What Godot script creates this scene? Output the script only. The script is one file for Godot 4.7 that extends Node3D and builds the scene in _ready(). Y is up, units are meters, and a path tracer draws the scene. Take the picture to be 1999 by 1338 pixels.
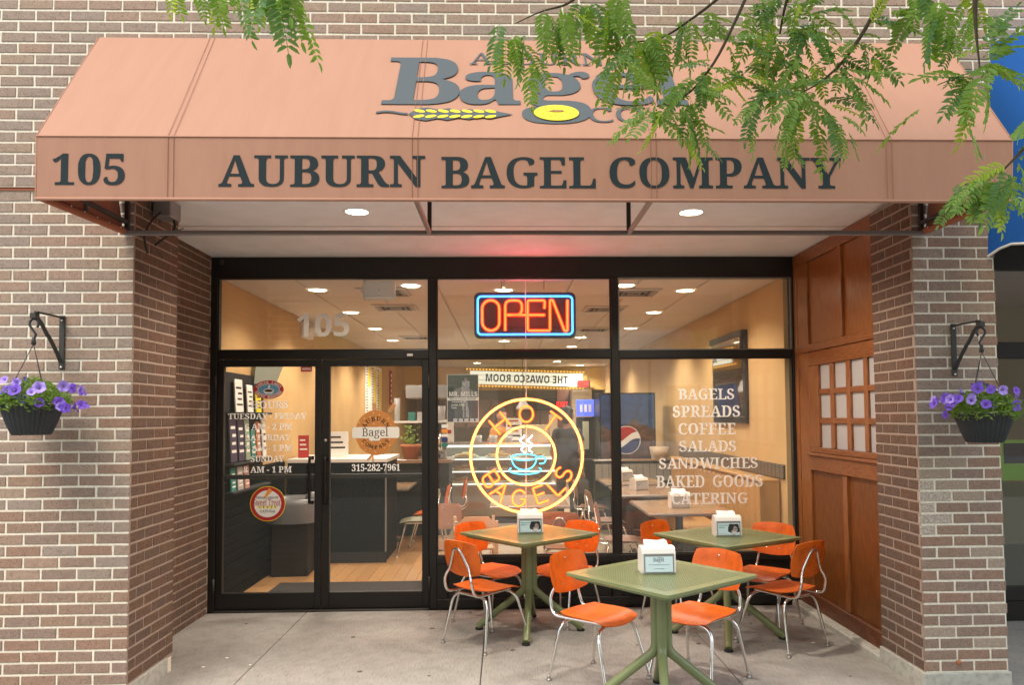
extends Node3D
# A bagel shop front under a copper coloured awning, built in metres; y is up, the brick front is the plane z = 0.

var M := {}
var used := {}
var rng := RandomNumberGenerator.new()
var font_serif: SystemFont
var font_sans: SystemFont
var font_plain: SystemFont


# ---------------------------------------------------------------- mesh building
class MB:
	var st := SurfaceTool.new()
	var group := 0

	func _init() -> void:
		st.begin(Mesh.PRIMITIVE_TRIANGLES)

	func tri(a: Vector3, b: Vector3, c: Vector3) -> void:  # counter-clockwise from outside
		st.add_vertex(a)
		st.add_vertex(c)
		st.add_vertex(b)

	func flat() -> void:
		st.set_smooth_group(-1)

	func smooth() -> void:
		group += 1
		st.set_smooth_group(group)

	func poly(p: Array, out: Vector3) -> void:
		var n: Vector3 = (p[1] - p[0]).cross(p[2] - p[0])
		if n.dot(out) < 0.0:
			p.reverse()
		for i in range(1, p.size() - 1):
			tri(p[0], p[i], p[i + 1])

	func box(c: Vector3, s: Vector3, t := Transform3D()) -> void:
		flat()
		var h := s * 0.5
		for ax in 3:
			for sg in [-1.0, 1.0]:
				var o := Vector3.ZERO
				o[ax] = sg
				var b := (ax + 1) % 3
				var d := (ax + 2) % 3
				var q := []
				for k in [[-1, -1], [1, -1], [1, 1], [-1, 1]]:
					var v := c
					v[ax] += sg * h[ax]
					v[b] += k[0] * h[b]
					v[d] += k[1] * h[d]
					q.append(t * v)
				poly(q, t.basis * o)

	func span(a: Vector3, b: Vector3) -> void:  # a box between two corners
		box((a + b) * 0.5, (b - a).abs())

	func rbox(c: Vector3, s: Vector3, bev: float, t := Transform3D()) -> void:
		flat()
		var h := s * 0.5
		var pt := func(sg: Array, ax: int) -> Vector3:
			var v := Vector3.ZERO
			for k in 3:
				v[k] = c[k] + sg[k] * (h[k] if k == ax else h[k] - bev)
			return t * v
		for ax in 3:
			var b := (ax + 1) % 3
			var d := (ax + 2) % 3
			for s0 in [-1, 1]:
				var o := Vector3.ZERO
				o[ax] = s0
				var q := []
				for k in [[-1, -1], [1, -1], [1, 1], [-1, 1]]:
					var sg := [0, 0, 0]
					sg[ax] = s0
					sg[b] = k[0]
					sg[d] = k[1]
					q.append(pt.call(sg, ax))
				poly(q, t.basis * o)
				for s1 in [-1, 1]:
					var e1 := [0, 0, 0]
					e1[ax] = s0
					e1[b] = s1
					e1[d] = -1
					var e2 := e1.duplicate()
					e2[d] = 1
					var oo := o
					oo[b] = s1
					poly([pt.call(e1, ax), pt.call(e2, ax), pt.call(e2, b), pt.call(e1, b)], t.basis * oo)
		for sx in [-1, 1]:
			for sy in [-1, 1]:
				for sz in [-1, 1]:
					var sg := [sx, sy, sz]
					poly([pt.call(sg, 0), pt.call(sg, 1), pt.call(sg, 2)], t.basis * Vector3(sx, sy, sz))

	func tube(p: Array, r, sides := 8, closed := false, caps := true) -> void:
		smooth()
		var n := p.size()
		var rings := []
		var up := Vector3.UP
		for i in n:
			var a: Vector3 = p[(i - 1 + n) % n] if closed or i > 0 else p[i]
			var b: Vector3 = p[(i + 1) % n] if closed or i < n - 1 else p[i]
			var d := (b - a).normalized()
			if i == 0:
				up = Vector3.UP if absf(d.y) < 0.9 else Vector3.RIGHT
			var side := d.cross(up).normalized()
			up = side.cross(d).normalized()
			var rr: float = r[i] if r is Array else r
			var ring := []
			for k in sides:
				var t := TAU * k / sides
				ring.append(p[i] + (side * cos(t) + up * sin(t)) * rr)
			rings.append(ring)
		for i in (n if closed else n - 1):
			var A: Array = rings[i]
			var B: Array = rings[(i + 1) % n]
			if closed and i == n - 1:  # untwist the seam
				var best := 0
				for k in sides:
					if A[0].distance_squared_to(B[k]) < A[0].distance_squared_to(B[best]):
						best = k
				var C := []
				for k in sides:
					C.append(B[(k + best) % sides])
				B = C
			for k in sides:
				var j := (k + 1) % sides
				var o: Vector3 = A[k] + A[j] - p[i] * 2.0
				var nn: Vector3 = (A[j] - A[k]).cross(B[j] - A[k])
				if nn.dot(o) >= 0.0:
					tri(A[k], A[j], B[j])
					tri(A[k], B[j], B[k])
				else:
					tri(A[k], B[j], A[j])
					tri(A[k], B[k], B[j])
		if caps and not closed:
			flat()
			poly(rings[0].duplicate(), p[0] - p[1])
			poly(rings[n - 1].duplicate(), p[n - 1] - p[n - 2])

	func lathe(prof: Array, seg := 24, t := Transform3D(), wave := 0.0, waves := 0) -> void:  # prof: Vector2(radius, height)
		smooth()
		for i in prof.size() - 1:
			for k in seg:
				var q := []
				for e in [[i, k], [i, k + 1], [i + 1, k + 1], [i + 1, k]]:
					var th: float = TAU * (e[1] % seg) / seg
					var rr: float = prof[e[0]].x * (1.0 + wave * cos(th * waves))
					q.append(t * Vector3(cos(th) * rr, prof[e[0]].y, sin(th) * rr))
				var mid: Vector2 = (prof[i] + prof[i + 1]) * 0.5
				var dir: Vector2 = prof[i + 1] - prof[i]
				var th2 := TAU * (k + 0.5) / seg
				var o := t.basis * Vector3(cos(th2) * dir.y, -dir.x, sin(th2) * dir.y)
				for f in [[0, 1, 2], [0, 2, 3]]:
					var a: Vector3 = q[f[0]]
					var b: Vector3 = q[f[1]]
					var c: Vector3 = q[f[2]]
					var nn := (b - a).cross(c - a)
					if nn.length_squared() < 1e-18:
						continue
					if nn.dot(o) >= 0.0:
						tri(a, b, c)
					else:
						tri(a, c, b)

	func prism(p: PackedVector2Array, z0: float, z1: float, t := Transform3D()) -> void:
		flat()
		var idx := Geometry2D.triangulate_polygon(p)
		for i in range(0, idx.size(), 3):
			for z in [z0, z1]:
				var q := []
				for k in 3:
					var v := p[idx[i + k]]
					q.append(t * Vector3(v.x, v.y, z))
				poly(q, t.basis * Vector3(0, 0, signf(z - (z0 + z1) * 0.5)))
		var ccw := not Geometry2D.is_polygon_clockwise(p)
		for i in p.size():
			var a := p[i]
			var b := p[(i + 1) % p.size()]
			var e := b - a
			var o := Vector3(e.y, -e.x, 0) * (1.0 if ccw else -1.0)
			poly([t * Vector3(a.x, a.y, z0), t * Vector3(b.x, b.y, z0), t * Vector3(b.x, b.y, z1), t * Vector3(a.x, a.y, z1)], t.basis * o)

	func print_quad(a: Vector3, b: Vector3, c: Vector3, d: Vector3) -> void:  # lower left, lower right, upper right, upper left, with UVs
		flat()
		var v := [a, c, b, a, d, c]
		var u := [Vector2(0, 1), Vector2(1, 0), Vector2(1, 1), Vector2(0, 1), Vector2(0, 0), Vector2(1, 0)]
		for i in 6:
			st.set_uv(u[i])
			st.add_vertex(v[i])

	func mesh() -> ArrayMesh:
		st.generate_normals()
		return st.commit()


# ---------------------------------------------------------------- naming
func tag(o: Node, label := "", category := "", group := "", kind := "") -> Node:
	for k in [["label", label], ["category", category], ["group", group], ["kind", kind]]:
		if k[1]:
			o.set_meta(k[0], k[1])
	return o


func numbered(called: String) -> String:
	if used.has(called):
		used[called] += 1
		return "%s_%03d" % [called, used[called]]
	used[called] = 0
	return called


func put(called: String, what, m: Material, parent: Node = null) -> MeshInstance3D:
	var o := MeshInstance3D.new()
	o.mesh = what.mesh() if what is MB else what
	o.material_override = null
	o.set_surface_override_material(0, m)
	if parent == null:
		o.name = numbered(called)
		add_child(o, true)
	else:
		o.name = called
		parent.add_child(o, true)
	return o


func thing(called: String, label: String, category: String, group := "", at := Vector3.ZERO, turn := 0.0) -> Node3D:
	var o := Node3D.new()
	o.name = numbered(called)
	add_child(o, true)
	o.position = at
	o.rotation.y = turn
	tag(o, label, category, group)
	return o


func copy_of(o: Node3D, called: String, label: String, at: Vector3, turn: float) -> Node3D:
	var c: Node3D = o.duplicate()
	c.name = numbered(called)
	add_child(c, true)
	c.position = at
	c.rotation.y = turn
	c.set_meta("label", label)
	return c


func struct(called: String, what, m: Material) -> MeshInstance3D:
	var o := put(called, what, m)
	o.set_meta("kind", "structure")
	return o


func span_of(a: Vector3, b: Vector3) -> MB:
	var b0 := MB.new()
	b0.span(a, b)
	return b0


func rspan(a: Vector3, b: Vector3, bev: float) -> MB:
	var b0 := MB.new()
	b0.rbox((a + b) * 0.5, (b - a).abs(), bev)
	return b0


# ---------------------------------------------------------------- materials
func mat(called: String, c: Color, rough := 0.7, metal := 0.0, spec := 0.5) -> StandardMaterial3D:  # c is linear
	var m := StandardMaterial3D.new()
	m.resource_name = called
	m.albedo_color = c.linear_to_srgb()
	m.roughness = rough
	m.metallic = metal
	m.metallic_specular = spec
	M[called] = m
	return m


func glow(called: String, c: Color, energy: float) -> StandardMaterial3D:
	var m := mat(called, Color(0.5, 0.5, 0.5), 0.4)
	m.albedo_color = c
	m.emission_enabled = true
	m.emission = c
	m.emission_energy_multiplier = energy
	return m


func tri_tex(m: StandardMaterial3D, t: Texture2D, s: Vector3, world := true) -> StandardMaterial3D:
	m.albedo_texture = t
	m.uv1_triplanar = true
	m.uv1_world_triplanar = world
	m.uv1_scale = s
	m.uv1_triplanar_sharpness = 4.0
	return m


func noise_tex(freq: float, size: int, ramp: Array, sd := 1, type := FastNoiseLite.TYPE_SIMPLEX_SMOOTH, oct := 4, bump := 0.0) -> NoiseTexture2D:
	var n := FastNoiseLite.new()
	n.seed = sd
	n.noise_type = type
	n.frequency = freq
	n.fractal_octaves = oct
	var t := NoiseTexture2D.new()
	t.width = size
	t.height = size
	t.seamless = true
	t.noise = n
	if bump > 0.0:
		t.as_normal_map = true
		t.bump_strength = bump
	elif ramp:
		var g := Gradient.new()
		g.offsets = PackedFloat32Array()
		var offs := PackedFloat32Array()
		var cols := PackedColorArray()
		for r in ramp:
			offs.append(r[0])
			cols.append(Color(r[1], r[2], r[3]).linear_to_srgb())
		g.offsets = offs
		g.colors = cols
		t.color_ramp = g
	return t


func speckle(size: int, dark: int, light: int, sd: int, fleck := 0.0, body := 1.0) -> ImageTexture:  # fired clay: dark iron specks, pale flecks
	var im := Image.create(size, size, false, Image.FORMAT_RGB8)
	var r := RandomNumberGenerator.new()
	r.seed = sd
	var n := FastNoiseLite.new()
	n.seed = sd
	n.frequency = 0.02
	n.fractal_octaves = 3
	var n2 := FastNoiseLite.new()
	n2.seed = sd + 5
	n2.frequency = 0.13
	var limit := 9.0
	if fleck > 0.0:
		var vals := []
		for k in 3000:
			var x := r.randi() % size
			var y := r.randi() % size
			vals.append(n2.get_noise_2d(x * 1.7 + 300, y * 2.6) + 0.4 * n.get_noise_2d(x + 90, y * 1.3) + r.randf_range(-0.15, 0.15))
		vals.sort()
		limit = vals[int(3000 * (1.0 - fleck))]
	for y in size:
		for x in size:
			var v := 0.86 + 0.05 * n.get_noise_2d(x, y) + 0.09 * n2.get_noise_2d(x, y) + r.randf_range(-0.07, 0.07)
			if fleck > 0.0 and n2.get_noise_2d(x * 1.7 + 300, y * 2.6) + 0.4 * n.get_noise_2d(x + 90, y * 1.3) + r.randf_range(-0.15, 0.15) > limit:
				im.set_pixel(x, y, Color(1.0, 1.0, 1.0))
			else:
				v = clampf(v, 0.3, 1.0) * body
				im.set_pixel(x, y, Color(v, v * (0.90 if body < 1.0 else 1.0), v * (0.83 if body < 1.0 else 1.0)))
	for k in dark:
		var x := r.randi() % size
		var y := r.randi() % size
		var w := r.randi_range(1, 4)
		var h := r.randi_range(1, 3)
		im.fill_rect(Rect2i(x, y, w, h), Color(1, 1, 1) * r.randf_range(0.3, 0.55) * body)
	for k in light:
		im.fill_rect(Rect2i(r.randi() % size, r.randi() % size, 2, 2), Color(0.98, 0.97, 0.95))
	return ImageTexture.create_from_image(im)


# ---------------------------------------------------------------- lettering
func text(parent: Node, called: String, s: String, f: Font, m: Material, t: Transform3D, w: float, h: float, depth := 0.002) -> MeshInstance3D:
	# the words fill a box w by h round the origin of t, in its xy plane
	var tm := TextMesh.new()
	tm.text = s
	tm.font = f
	tm.font_size = 48
	tm.pixel_size = 0.01
	tm.depth = 1.0
	tm.curve_step = 2.0
	var b := tm.get_aabb()
	var o := MeshInstance3D.new()
	o.name = called
	o.mesh = tm
	o.set_surface_override_material(0, m)
	parent.add_child(o, true)
	var k := Vector3(w / b.size.x if w > 0.0 else h / b.size.y, h / b.size.y if h > 0.0 else w / b.size.x, depth)
	var c := b.get_center() * k
	o.transform = t * Transform3D(Basis.from_scale(k), -c)
	return o


func arc_text(parent: Node, called: String, s: String, f: Font, m: Material, t: Transform3D, rx: float, ry: float, a0: float, a1: float, h: float, inward := false, depth := 0.001) -> void:
	# one letter after another along an ellipse from angle a0 to a1 (degrees)
	for i in s.length():
		if s[i] == " ":
			continue
		var a := deg_to_rad(lerpf(a0, a1, (i + 0.5) / s.length()))
		var p := Vector3(cos(a) * rx, sin(a) * ry, 0)
		var nrm := Vector2(cos(a) / rx, sin(a) / ry).angle()
		var rot := nrm - PI / 2 if not inward else nrm + PI / 2
		text(parent, called, s[i], f, m, t * Transform3D(Basis(Vector3(0, 0, 1), rot), p), -1.0, h, depth)


func disc(b: MB, c: Vector3, rx: float, ry: float, depth: float, seg := 40, t := Transform3D()) -> void:
	var p := PackedVector2Array()
	for i in seg:
		p.append(Vector2(c.x + cos(TAU * i / seg) * rx, c.y + sin(TAU * i / seg) * ry))
	b.prism(p, c.z, c.z + depth, t)


func round_rect(cx: float, cy: float, w: float, h: float, r: float, n := 6) -> PackedVector2Array:
	var p := PackedVector2Array()
	for q in [[1, 1, 0], [-1, 1, 90], [-1, -1, 180], [1, -1, 270]]:
		for i in n + 1:
			var a := deg_to_rad(q[2] + 90.0 * i / n)
			p.append(Vector2(cx + q[0] * (w / 2 - r) + cos(a) * r, cy + q[1] * (h / 2 - r) + sin(a) * r))
	return p


func bend(p: Array, r: float, n := 5) -> Array:  # rounds the inner corners of a path
	var o := [p[0]]
	for i in range(1, p.size() - 1):
		var a: Vector3 = p[i - 1] - p[i]
		var b: Vector3 = p[i + 1] - p[i]
		var k := minf(r, minf(a.length(), b.length()) * 0.48)
		var s: Vector3 = p[i] + a.normalized() * k
		var e: Vector3 = p[i] + b.normalized() * k
		for j in n + 1:
			var u := float(j) / n
			o.append(s.lerp(p[i], u).lerp(p[i].lerp(e, u), u))
	o.append(p[p.size() - 1])
	return o


# ---------------------------------------------------------------- the scene
func _ready() -> void:
	rng.seed = 7
	# camera
	var cam := Camera3D.new()
	cam.name = "camera"
	add_child(cam)
	cam.transform = Transform3D(Basis(Vector3(0.99951351, -0.00737212, 0.03030518), Vector3(0.00591955, 0.99884203, 0.04774465), Vector3(-0.03062207, -0.04754203, 0.99839974)), Vector3(0, 1.65, 4.568))
	cam.projection = Camera3D.PROJECTION_FRUSTUM
	cam.near = 0.05
	cam.far = 400.0
	cam.size = 0.0446
	cam.frustum_offset = Vector2(-0.0010369, 0.0023729)
	cam.current = true
	# sky, light, exposure
	var sky := ProceduralSkyMaterial.new()
	sky.sky_top_color = Color(0.86, 0.90, 0.95)
	sky.sky_horizon_color = Color(0.93, 0.94, 0.95)
	sky.sky_curve = 0.2
	sky.ground_bottom_color = Color(0.35, 0.34, 0.32)
	sky.ground_horizon_color = Color(0.6, 0.6, 0.58)
	sky.sky_energy_multiplier = 1.0
	sky.sky_cover = noise_tex(0.006, 512, [[0.0, 0.0, 0.0, 0.0], [0.5, 0.02, 0.02, 0.02], [1.0, 0.14, 0.14, 0.14]], 4)
	var env := Environment.new()
	env.background_mode = Environment.BG_SKY
	env.sky = Sky.new()
	env.sky.sky_material = sky
	env.background_energy_multiplier = 1.0
	env.tonemap_mode = Environment.TONE_MAPPER_LINEAR
	env.tonemap_exposure = 2.5
	env.sdfgi_enabled = true
	env.ssao_enabled = true
	env.ssil_enabled = true
	var we := WorldEnvironment.new()
	we.name = "world_environment"
	we.environment = env
	add_child(we)
	var sun := DirectionalLight3D.new()
	sun.name = "sun"
	sun.light_color = Color(1.0, 0.96, 0.9)
	sun.light_energy = 0.45
	sun.light_angular_distance = 25.0
	sun.shadow_enabled = true
	sun.rotation_degrees = Vector3(-58, -32, 0)
	add_child(sun)
	font_serif = SystemFont.new()
	font_serif.font_names = PackedStringArray(["Droid Serif"])
	font_serif.font_weight = 700
	font_sans = SystemFont.new()
	font_sans.font_names = PackedStringArray(["Droid Sans"])
	font_sans.font_weight = 700
	font_plain = SystemFont.new()
	font_plain.font_names = PackedStringArray(["Droid Serif"])
	materials()
	ground()
	shell()
	brickwork()
	awning()
	storefront()
	wood_wall()
	neighbour()
	interior()
	tables_and_chairs()
	baskets()
	signs()
	across_the_street()
	tree_branches()


func materials() -> void:
	var sp := speckle(1024, 12000, 1200, 3)
	var sp2 := speckle(1024, 5000, 1500, 8, 0.05, 0.80)
	var sp3 := speckle(1024, 5000, 1500, 9, 0.24, 0.80)
	M.brick = []
	M.low = []
	M.stained = []
	M.heavy = []
	M.shade = []
	var pal := [[0.235, 0.178, 0.148], [0.222, 0.176, 0.152], [0.246, 0.174, 0.140], [0.210, 0.172, 0.152], [0.252, 0.190, 0.148], [0.220, 0.168, 0.142], [0.212, 0.176, 0.160], [0.232, 0.182, 0.156], [0.246, 0.166, 0.132]]
	for i in pal.size():
		var c := Color(pal[i][0], pal[i][1], pal[i][2]).lerp(Color(0.232, 0.176, 0.147), 0.35)
		M.brick.append(tri_tex(mat("brick_clay", Color(c.r * 2.02, c.g * 1.98, c.b * 1.88), 0.85, 0, 0.3), sp, Vector3.ONE * 0.95))
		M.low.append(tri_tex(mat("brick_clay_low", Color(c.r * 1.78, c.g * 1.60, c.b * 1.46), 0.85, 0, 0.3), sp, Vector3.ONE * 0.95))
		M.stained.append(tri_tex(mat("brick_flecked", Color(0.80, 0.78, 0.72), 0.9, 0, 0.2), sp2, Vector3.ONE * 2.3))
		M.heavy.append(tri_tex(mat("brick_limed", Color(0.80, 0.78, 0.72), 0.9, 0, 0.2), sp3, Vector3.ONE * 2.3))
		M.shade.append(tri_tex(mat("brick_shaded", Color(c.r * 0.88, c.g * 0.74, c.b * 0.64), 0.8, 0, 0.3), sp, Vector3.ONE * 0.7))  # same clay, with the shade of the returns put into a darker colour
	tri_tex(mat("mortar", Color(0.88, 0.82, 0.69), 0.95, 0, 0.2), noise_tex(0.05, 256, [[0.0, 0.75, 0.75, 0.75], [1.0, 1, 1, 1]], 12), Vector3.ONE * 3.0)
	tri_tex(mat("mortar_grey", Color(0.58, 0.50, 0.43), 0.95, 0, 0.2), noise_tex(0.05, 256, [[0.0, 0.75, 0.75, 0.75], [1.0, 1, 1, 1]], 12), Vector3.ONE * 3.0)
	mat("mortar_shaded", Color(0.36, 0.285, 0.23), 0.95, 0, 0.2)  # mortar of the returns, their shade painted in as a darker tone
	tri_tex(mat("concrete_base", Color(0.50, 0.49, 0.44), 0.9, 0, 0.3), noise_tex(0.02, 512, [[0.0, 0.62, 0.62, 0.6], [0.5, 0.88, 0.88, 0.86], [1.0, 1, 1, 1]], 5), Vector3.ONE * 1.5)
	var pv := tri_tex(mat("pavement_concrete", Color(0.36, 0.342, 0.32), 0.88, 0, 0.35), noise_tex(0.012, 1024, [[0.0, 0.78, 0.77, 0.75], [0.35, 0.89, 0.89, 0.88], [0.6, 0.94, 0.94, 0.93], [1.0, 1, 1, 1]], 21, FastNoiseLite.TYPE_SIMPLEX_SMOOTH, 6), Vector3(0.45, 0.45, 0.45))
	pv.detail_enabled = true
	pv.detail_blend_mode = BaseMaterial3D.BLEND_MODE_MUL
	pv.detail_uv_layer = BaseMaterial3D.DETAIL_UV_2
	pv.uv2_triplanar = true
	pv.uv2_world_triplanar = true
	pv.uv2_scale = Vector3(5.5, 1.0, 0.55)
	pv.detail_albedo = noise_tex(0.03, 512, [[0.0, 0.68, 0.68, 0.67], [0.45, 0.92, 0.92, 0.92], [1.0, 1, 1, 1]], 31, FastNoiseLite.TYPE_SIMPLEX_SMOOTH, 5)
	pv.heightmap_enabled = true
	pv.heightmap_texture = noise_tex(0.08, 512, [], 33)
	pv.heightmap_scale = 0.25
	tri_tex(mat("asphalt", Color(0.055, 0.055, 0.058), 0.9), noise_tex(0.2, 512, [[0.0, 0.6, 0.6, 0.6], [1.0, 1, 1, 1]], 41), Vector3.ONE * 0.8)
	mat("gum_dark", Color(0.09, 0.08, 0.07), 0.9)
	mat("joint_dirt", Color(0.05, 0.045, 0.04), 1.0)
	var fab := tri_tex(mat("awning_cloth", Color(0.435, 0.222, 0.150), 0.75, 0, 0.5), noise_tex(0.008, 1024, [[0.0, 0.90, 0.89, 0.88], [0.4, 0.95, 0.945, 0.94], [0.65, 0.97, 0.97, 0.965], [1.0, 1, 1, 1]], 51, FastNoiseLite.TYPE_SIMPLEX_SMOOTH, 6), Vector3(0.9, 0.2, 0.2))
	fab.heightmap_enabled = true
	fab.heightmap_texture = noise_tex(0.012, 512, [], 57, FastNoiseLite.TYPE_SIMPLEX_SMOOTH, 5)
	fab.heightmap_scale = 0.35
	fab.backlight_enabled = true
	fab.backlight = Color(0.28, 0.1, 0.05)
	mat("awning_seam", Color(0.33, 0.15, 0.095), 0.9)
	mat("awning_hem", Color(0.30, 0.10, 0.05), 0.8)
	mat("awning_ink", Color(0.030, 0.042, 0.048), 0.8, 0, 0.2)
	mat("emblem_ink", Color(0.078, 0.096, 0.112), 0.7, 0, 0.4)
	mat("print_yellow", Color(0.85, 0.68, 0.02), 0.6)
	mat("print_brown", Color(0.25, 0.12, 0.04), 0.6)
	mat("tube_steel", Color(0.30, 0.29, 0.28), 0.35, 0.6)
	mat("dark_steel", Color(0.05, 0.045, 0.042), 0.5, 0.4)
	mat("rivet", Color(0.75, 0.72, 0.68), 0.3, 1.0)
	mat("iron", Color(0.055, 0.052, 0.047), 0.55, 0.3)
	tri_tex(mat("black_frame", Color(0.016, 0.014, 0.0125), 0.42, 0.0, 0.45), noise_tex(0.02, 256, [[0.0, 0.8, 0.8, 0.8], [1.0, 1, 1, 1]], 15), Vector3.ONE)
	tri_tex(mat("soffit_white", Color(0.84, 0.88, 0.92), 0.8, 0, 0.3), noise_tex(0.01, 512, [[0.0, 0.9, 0.89, 0.87], [1.0, 1, 1, 1]], 61), Vector3.ONE * 0.6)
	var gl := mat("pane_glass", Color(1, 1, 1), 0.02)
	gl.albedo_color = Color(0.9, 0.95, 0.93, 0.04)
	gl.transparency = BaseMaterial3D.TRANSPARENCY_ALPHA
	var dg := mat("door_glass", Color(1, 1, 1), 0.02, 0.0, 0.3)
	dg.albedo_color = Color(0.9, 0.95, 0.93, 0.04)
	dg.transparency = BaseMaterial3D.TRANSPARENCY_ALPHA
	var fr := mat("frosted_pane", Color(0.42, 0.42, 0.42), 0.5, 0, 0.6)
	M.frosted = fr
	mat("vinyl_white", Color(0.94, 0.93, 0.91), 0.6)
	M.vinyl_white.backlight_enabled = true
	M.vinyl_white.backlight = Color(1.0, 1.0, 1.0)
	mat("vinyl_grey", Color(0.80, 0.77, 0.72), 0.7)
	M.vinyl_grey.backlight_enabled = true
	M.vinyl_grey.backlight = Color(0.8, 0.8, 0.8)
	var wd := noise_tex(0.02, 1024, [[0.0, 0.42, 0.34, 0.26], [0.35, 0.72, 0.66, 0.58], [0.6, 0.95, 0.92, 0.9], [1.0, 1, 1, 1]], 71, FastNoiseLite.TYPE_SIMPLEX_SMOOTH, 6)
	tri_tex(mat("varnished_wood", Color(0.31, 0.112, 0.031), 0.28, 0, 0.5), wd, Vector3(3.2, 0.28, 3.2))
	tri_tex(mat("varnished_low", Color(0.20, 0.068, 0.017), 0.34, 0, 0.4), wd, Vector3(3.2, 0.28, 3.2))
	tri_tex(mat("varnished_rail", Color(0.27, 0.094, 0.026), 0.3, 0, 0.5), wd, Vector3(0.4, 3.0, 0.4))
	tri_tex(mat("varnished_dark", Color(0.15, 0.048, 0.016), 0.45, 0, 0.5), wd, Vector3(1.2, 1.2, 1.2))
	tri_tex(mat("tan_wall", Color(0.60, 0.40, 0.18), 0.75, 0, 0.3), noise_tex(0.006, 512, [[0.0, 0.86, 0.85, 0.82], [1.0, 1, 1, 1]], 81), Vector3.ONE * 0.4)
	mat("yellow_wall", Color(0.62, 0.43, 0.13), 0.75, 0, 0.3)
	mat("cream_wall", Color(0.66, 0.58, 0.42), 0.75, 0, 0.3)
	tri_tex(mat("ceiling_tile", Color(0.66, 0.60, 0.53), 0.9, 0, 0.2), noise_tex(0.2, 256, [[0.0, 0.85, 0.85, 0.85], [1.0, 1, 1, 1]], 91), Vector3.ONE * 2.0)
	mat("ceiling_bar", Color(0.42, 0.36, 0.29), 0.6)
	tri_tex(mat("floor_tile", Color(0.52, 0.43, 0.31), 0.35, 0, 0.5), noise_tex(0.03, 512, [[0.0, 0.75, 0.74, 0.72], [1.0, 1, 1, 1]], 93), Vector3.ONE)
	M.plank = []
	for i in 4:
		M.plank.append(tri_tex(mat("floor_board", Color(0.52 + 0.03 * i, 0.30 + 0.02 * i, 0.13 + 0.01 * i), 0.35, 0, 0.5), wd, Vector3(0.6, 1, 5.0)))
	mat("grout", Color(0.12, 0.10, 0.08), 0.9)
	mat("black_gloss", Color(0.010, 0.010, 0.012), 0.3, 0, 0.35)
	mat("black_panel", Color(0.006, 0.006, 0.007), 0.5, 0, 0.12)
	mat("black_matt", Color(0.012, 0.012, 0.012), 0.8)
	mat("white_plastic", Color(0.74, 0.72, 0.68), 0.45)
	mat("pale_paper", Color(0.80, 0.78, 0.72), 0.8)
	mat("chrome", Color(0.80, 0.79, 0.77), 0.16, 1.0)
	mat("glide", Color(0.45, 0.43, 0.40), 0.35, 1.0)
	var oc := tri_tex(mat("orange_plastic", Color(0.80, 0.150, 0.012), 0.42, 0, 0.4), noise_tex(0.02, 512, [[0.0, 0.62, 0.55, 0.5], [0.4, 0.9, 0.88, 0.86], [0.7, 1, 1, 1], [1.0, 1, 1, 1]], 97, FastNoiseLite.TYPE_SIMPLEX_SMOOTH, 6), Vector3(0.8, 0.8, 2.2))
	oc.clearcoat_enabled = true
	oc.clearcoat = 0.15
	oc.clearcoat_roughness = 0.3
	mat("orange_rib", Color(0.42, 0.07, 0.01), 0.5)
	tri_tex(mat("green_resin", Color(0.205, 0.240, 0.108), 0.26, 0, 0.5), noise_tex(0.03, 512, [[0.0, 0.9, 0.9, 0.88], [1.0, 1, 1, 1]], 99), Vector3.ONE, false)
	mat("green_hole_shade", Color(0.075, 0.096, 0.04), 0.7)  # darker green for the shade inside the tabletop dimples
	mat("table_laminate", Color(0.30, 0.19, 0.11), 0.25)
	mat("vinyl_seat", Color(0.48, 0.27, 0.09), 0.4)
	mat("pot_black", Color(0.022, 0.026, 0.030), 0.55)
	mat("petal", Color(0.24, 0.12, 0.72), 0.6)
	M.petal.backlight_enabled = true
	M.petal.backlight = Color(0.45, 0.3, 0.8)
	mat("petal_pale", Color(0.40, 0.28, 0.82), 0.6)
	mat("petal_throat", Color(0.12, 0.02, 0.35), 0.6)
	for l in [["leaf", 0.225, 0.355, 0.085], ["leaf_dark", 0.115, 0.230, 0.105], ["leaf_bright", 0.42, 0.50, 0.060], ["basket_leaf", 0.12, 0.20, 0.045]]:
		var m := mat(l[0], Color(l[1], l[2], l[3]), 0.5, 0, 0.4)
		m.backlight_enabled = true
		m.backlight = Color(0.50, 0.62, 0.12)
	tri_tex(mat("bark", Color(0.10, 0.075, 0.055), 0.9), noise_tex(0.05, 256, [[0.0, 0.5, 0.5, 0.5], [1.0, 1, 1, 1]], 17), Vector3(6, 1.5, 6))
	mat("twig", Color(0.085, 0.06, 0.035), 0.8)
	mat("blue_cloth", Color(0.008, 0.12, 0.46), 0.8)
	M.blue_cloth.backlight_enabled = true
	M.blue_cloth.backlight = Color(0.0, 0.05, 0.25)
	mat("terracotta", Color(0.42, 0.15, 0.06), 0.8)
	mat("grey_metal", Color(0.30, 0.30, 0.30), 0.4, 0.6)
	mat("red_print", Color(0.42, 0.02, 0.02), 0.6)
	mat("navy_print", Color(0.03, 0.05, 0.16), 0.6)
	mat("teal_print", Color(0.03, 0.20, 0.16), 0.6)
	mat("orange_print", Color(0.80, 0.30, 0.05), 0.6)
	mat("brown_ink", Color(0.05, 0.015, 0.005), 0.7)
	mat("black_ink", Color(0.015, 0.013, 0.012), 0.7)
	mat("cable", Color(0.03, 0.025, 0.02), 0.6)
	glow("lamp_glow", Color(1.0, 0.90, 0.74), 7.0)
	glow("neon_red", Color(1.0, 0.30, 0.10), 4.5)
	glow("neon_orange", Color(1.0, 0.38, 0.08), 4.0)
	glow("neon_yellow", Color(1.0, 0.58, 0.20), 8.5)
	glow("neon_blue", Color(0.25, 0.72, 1.0), 2.6)
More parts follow.
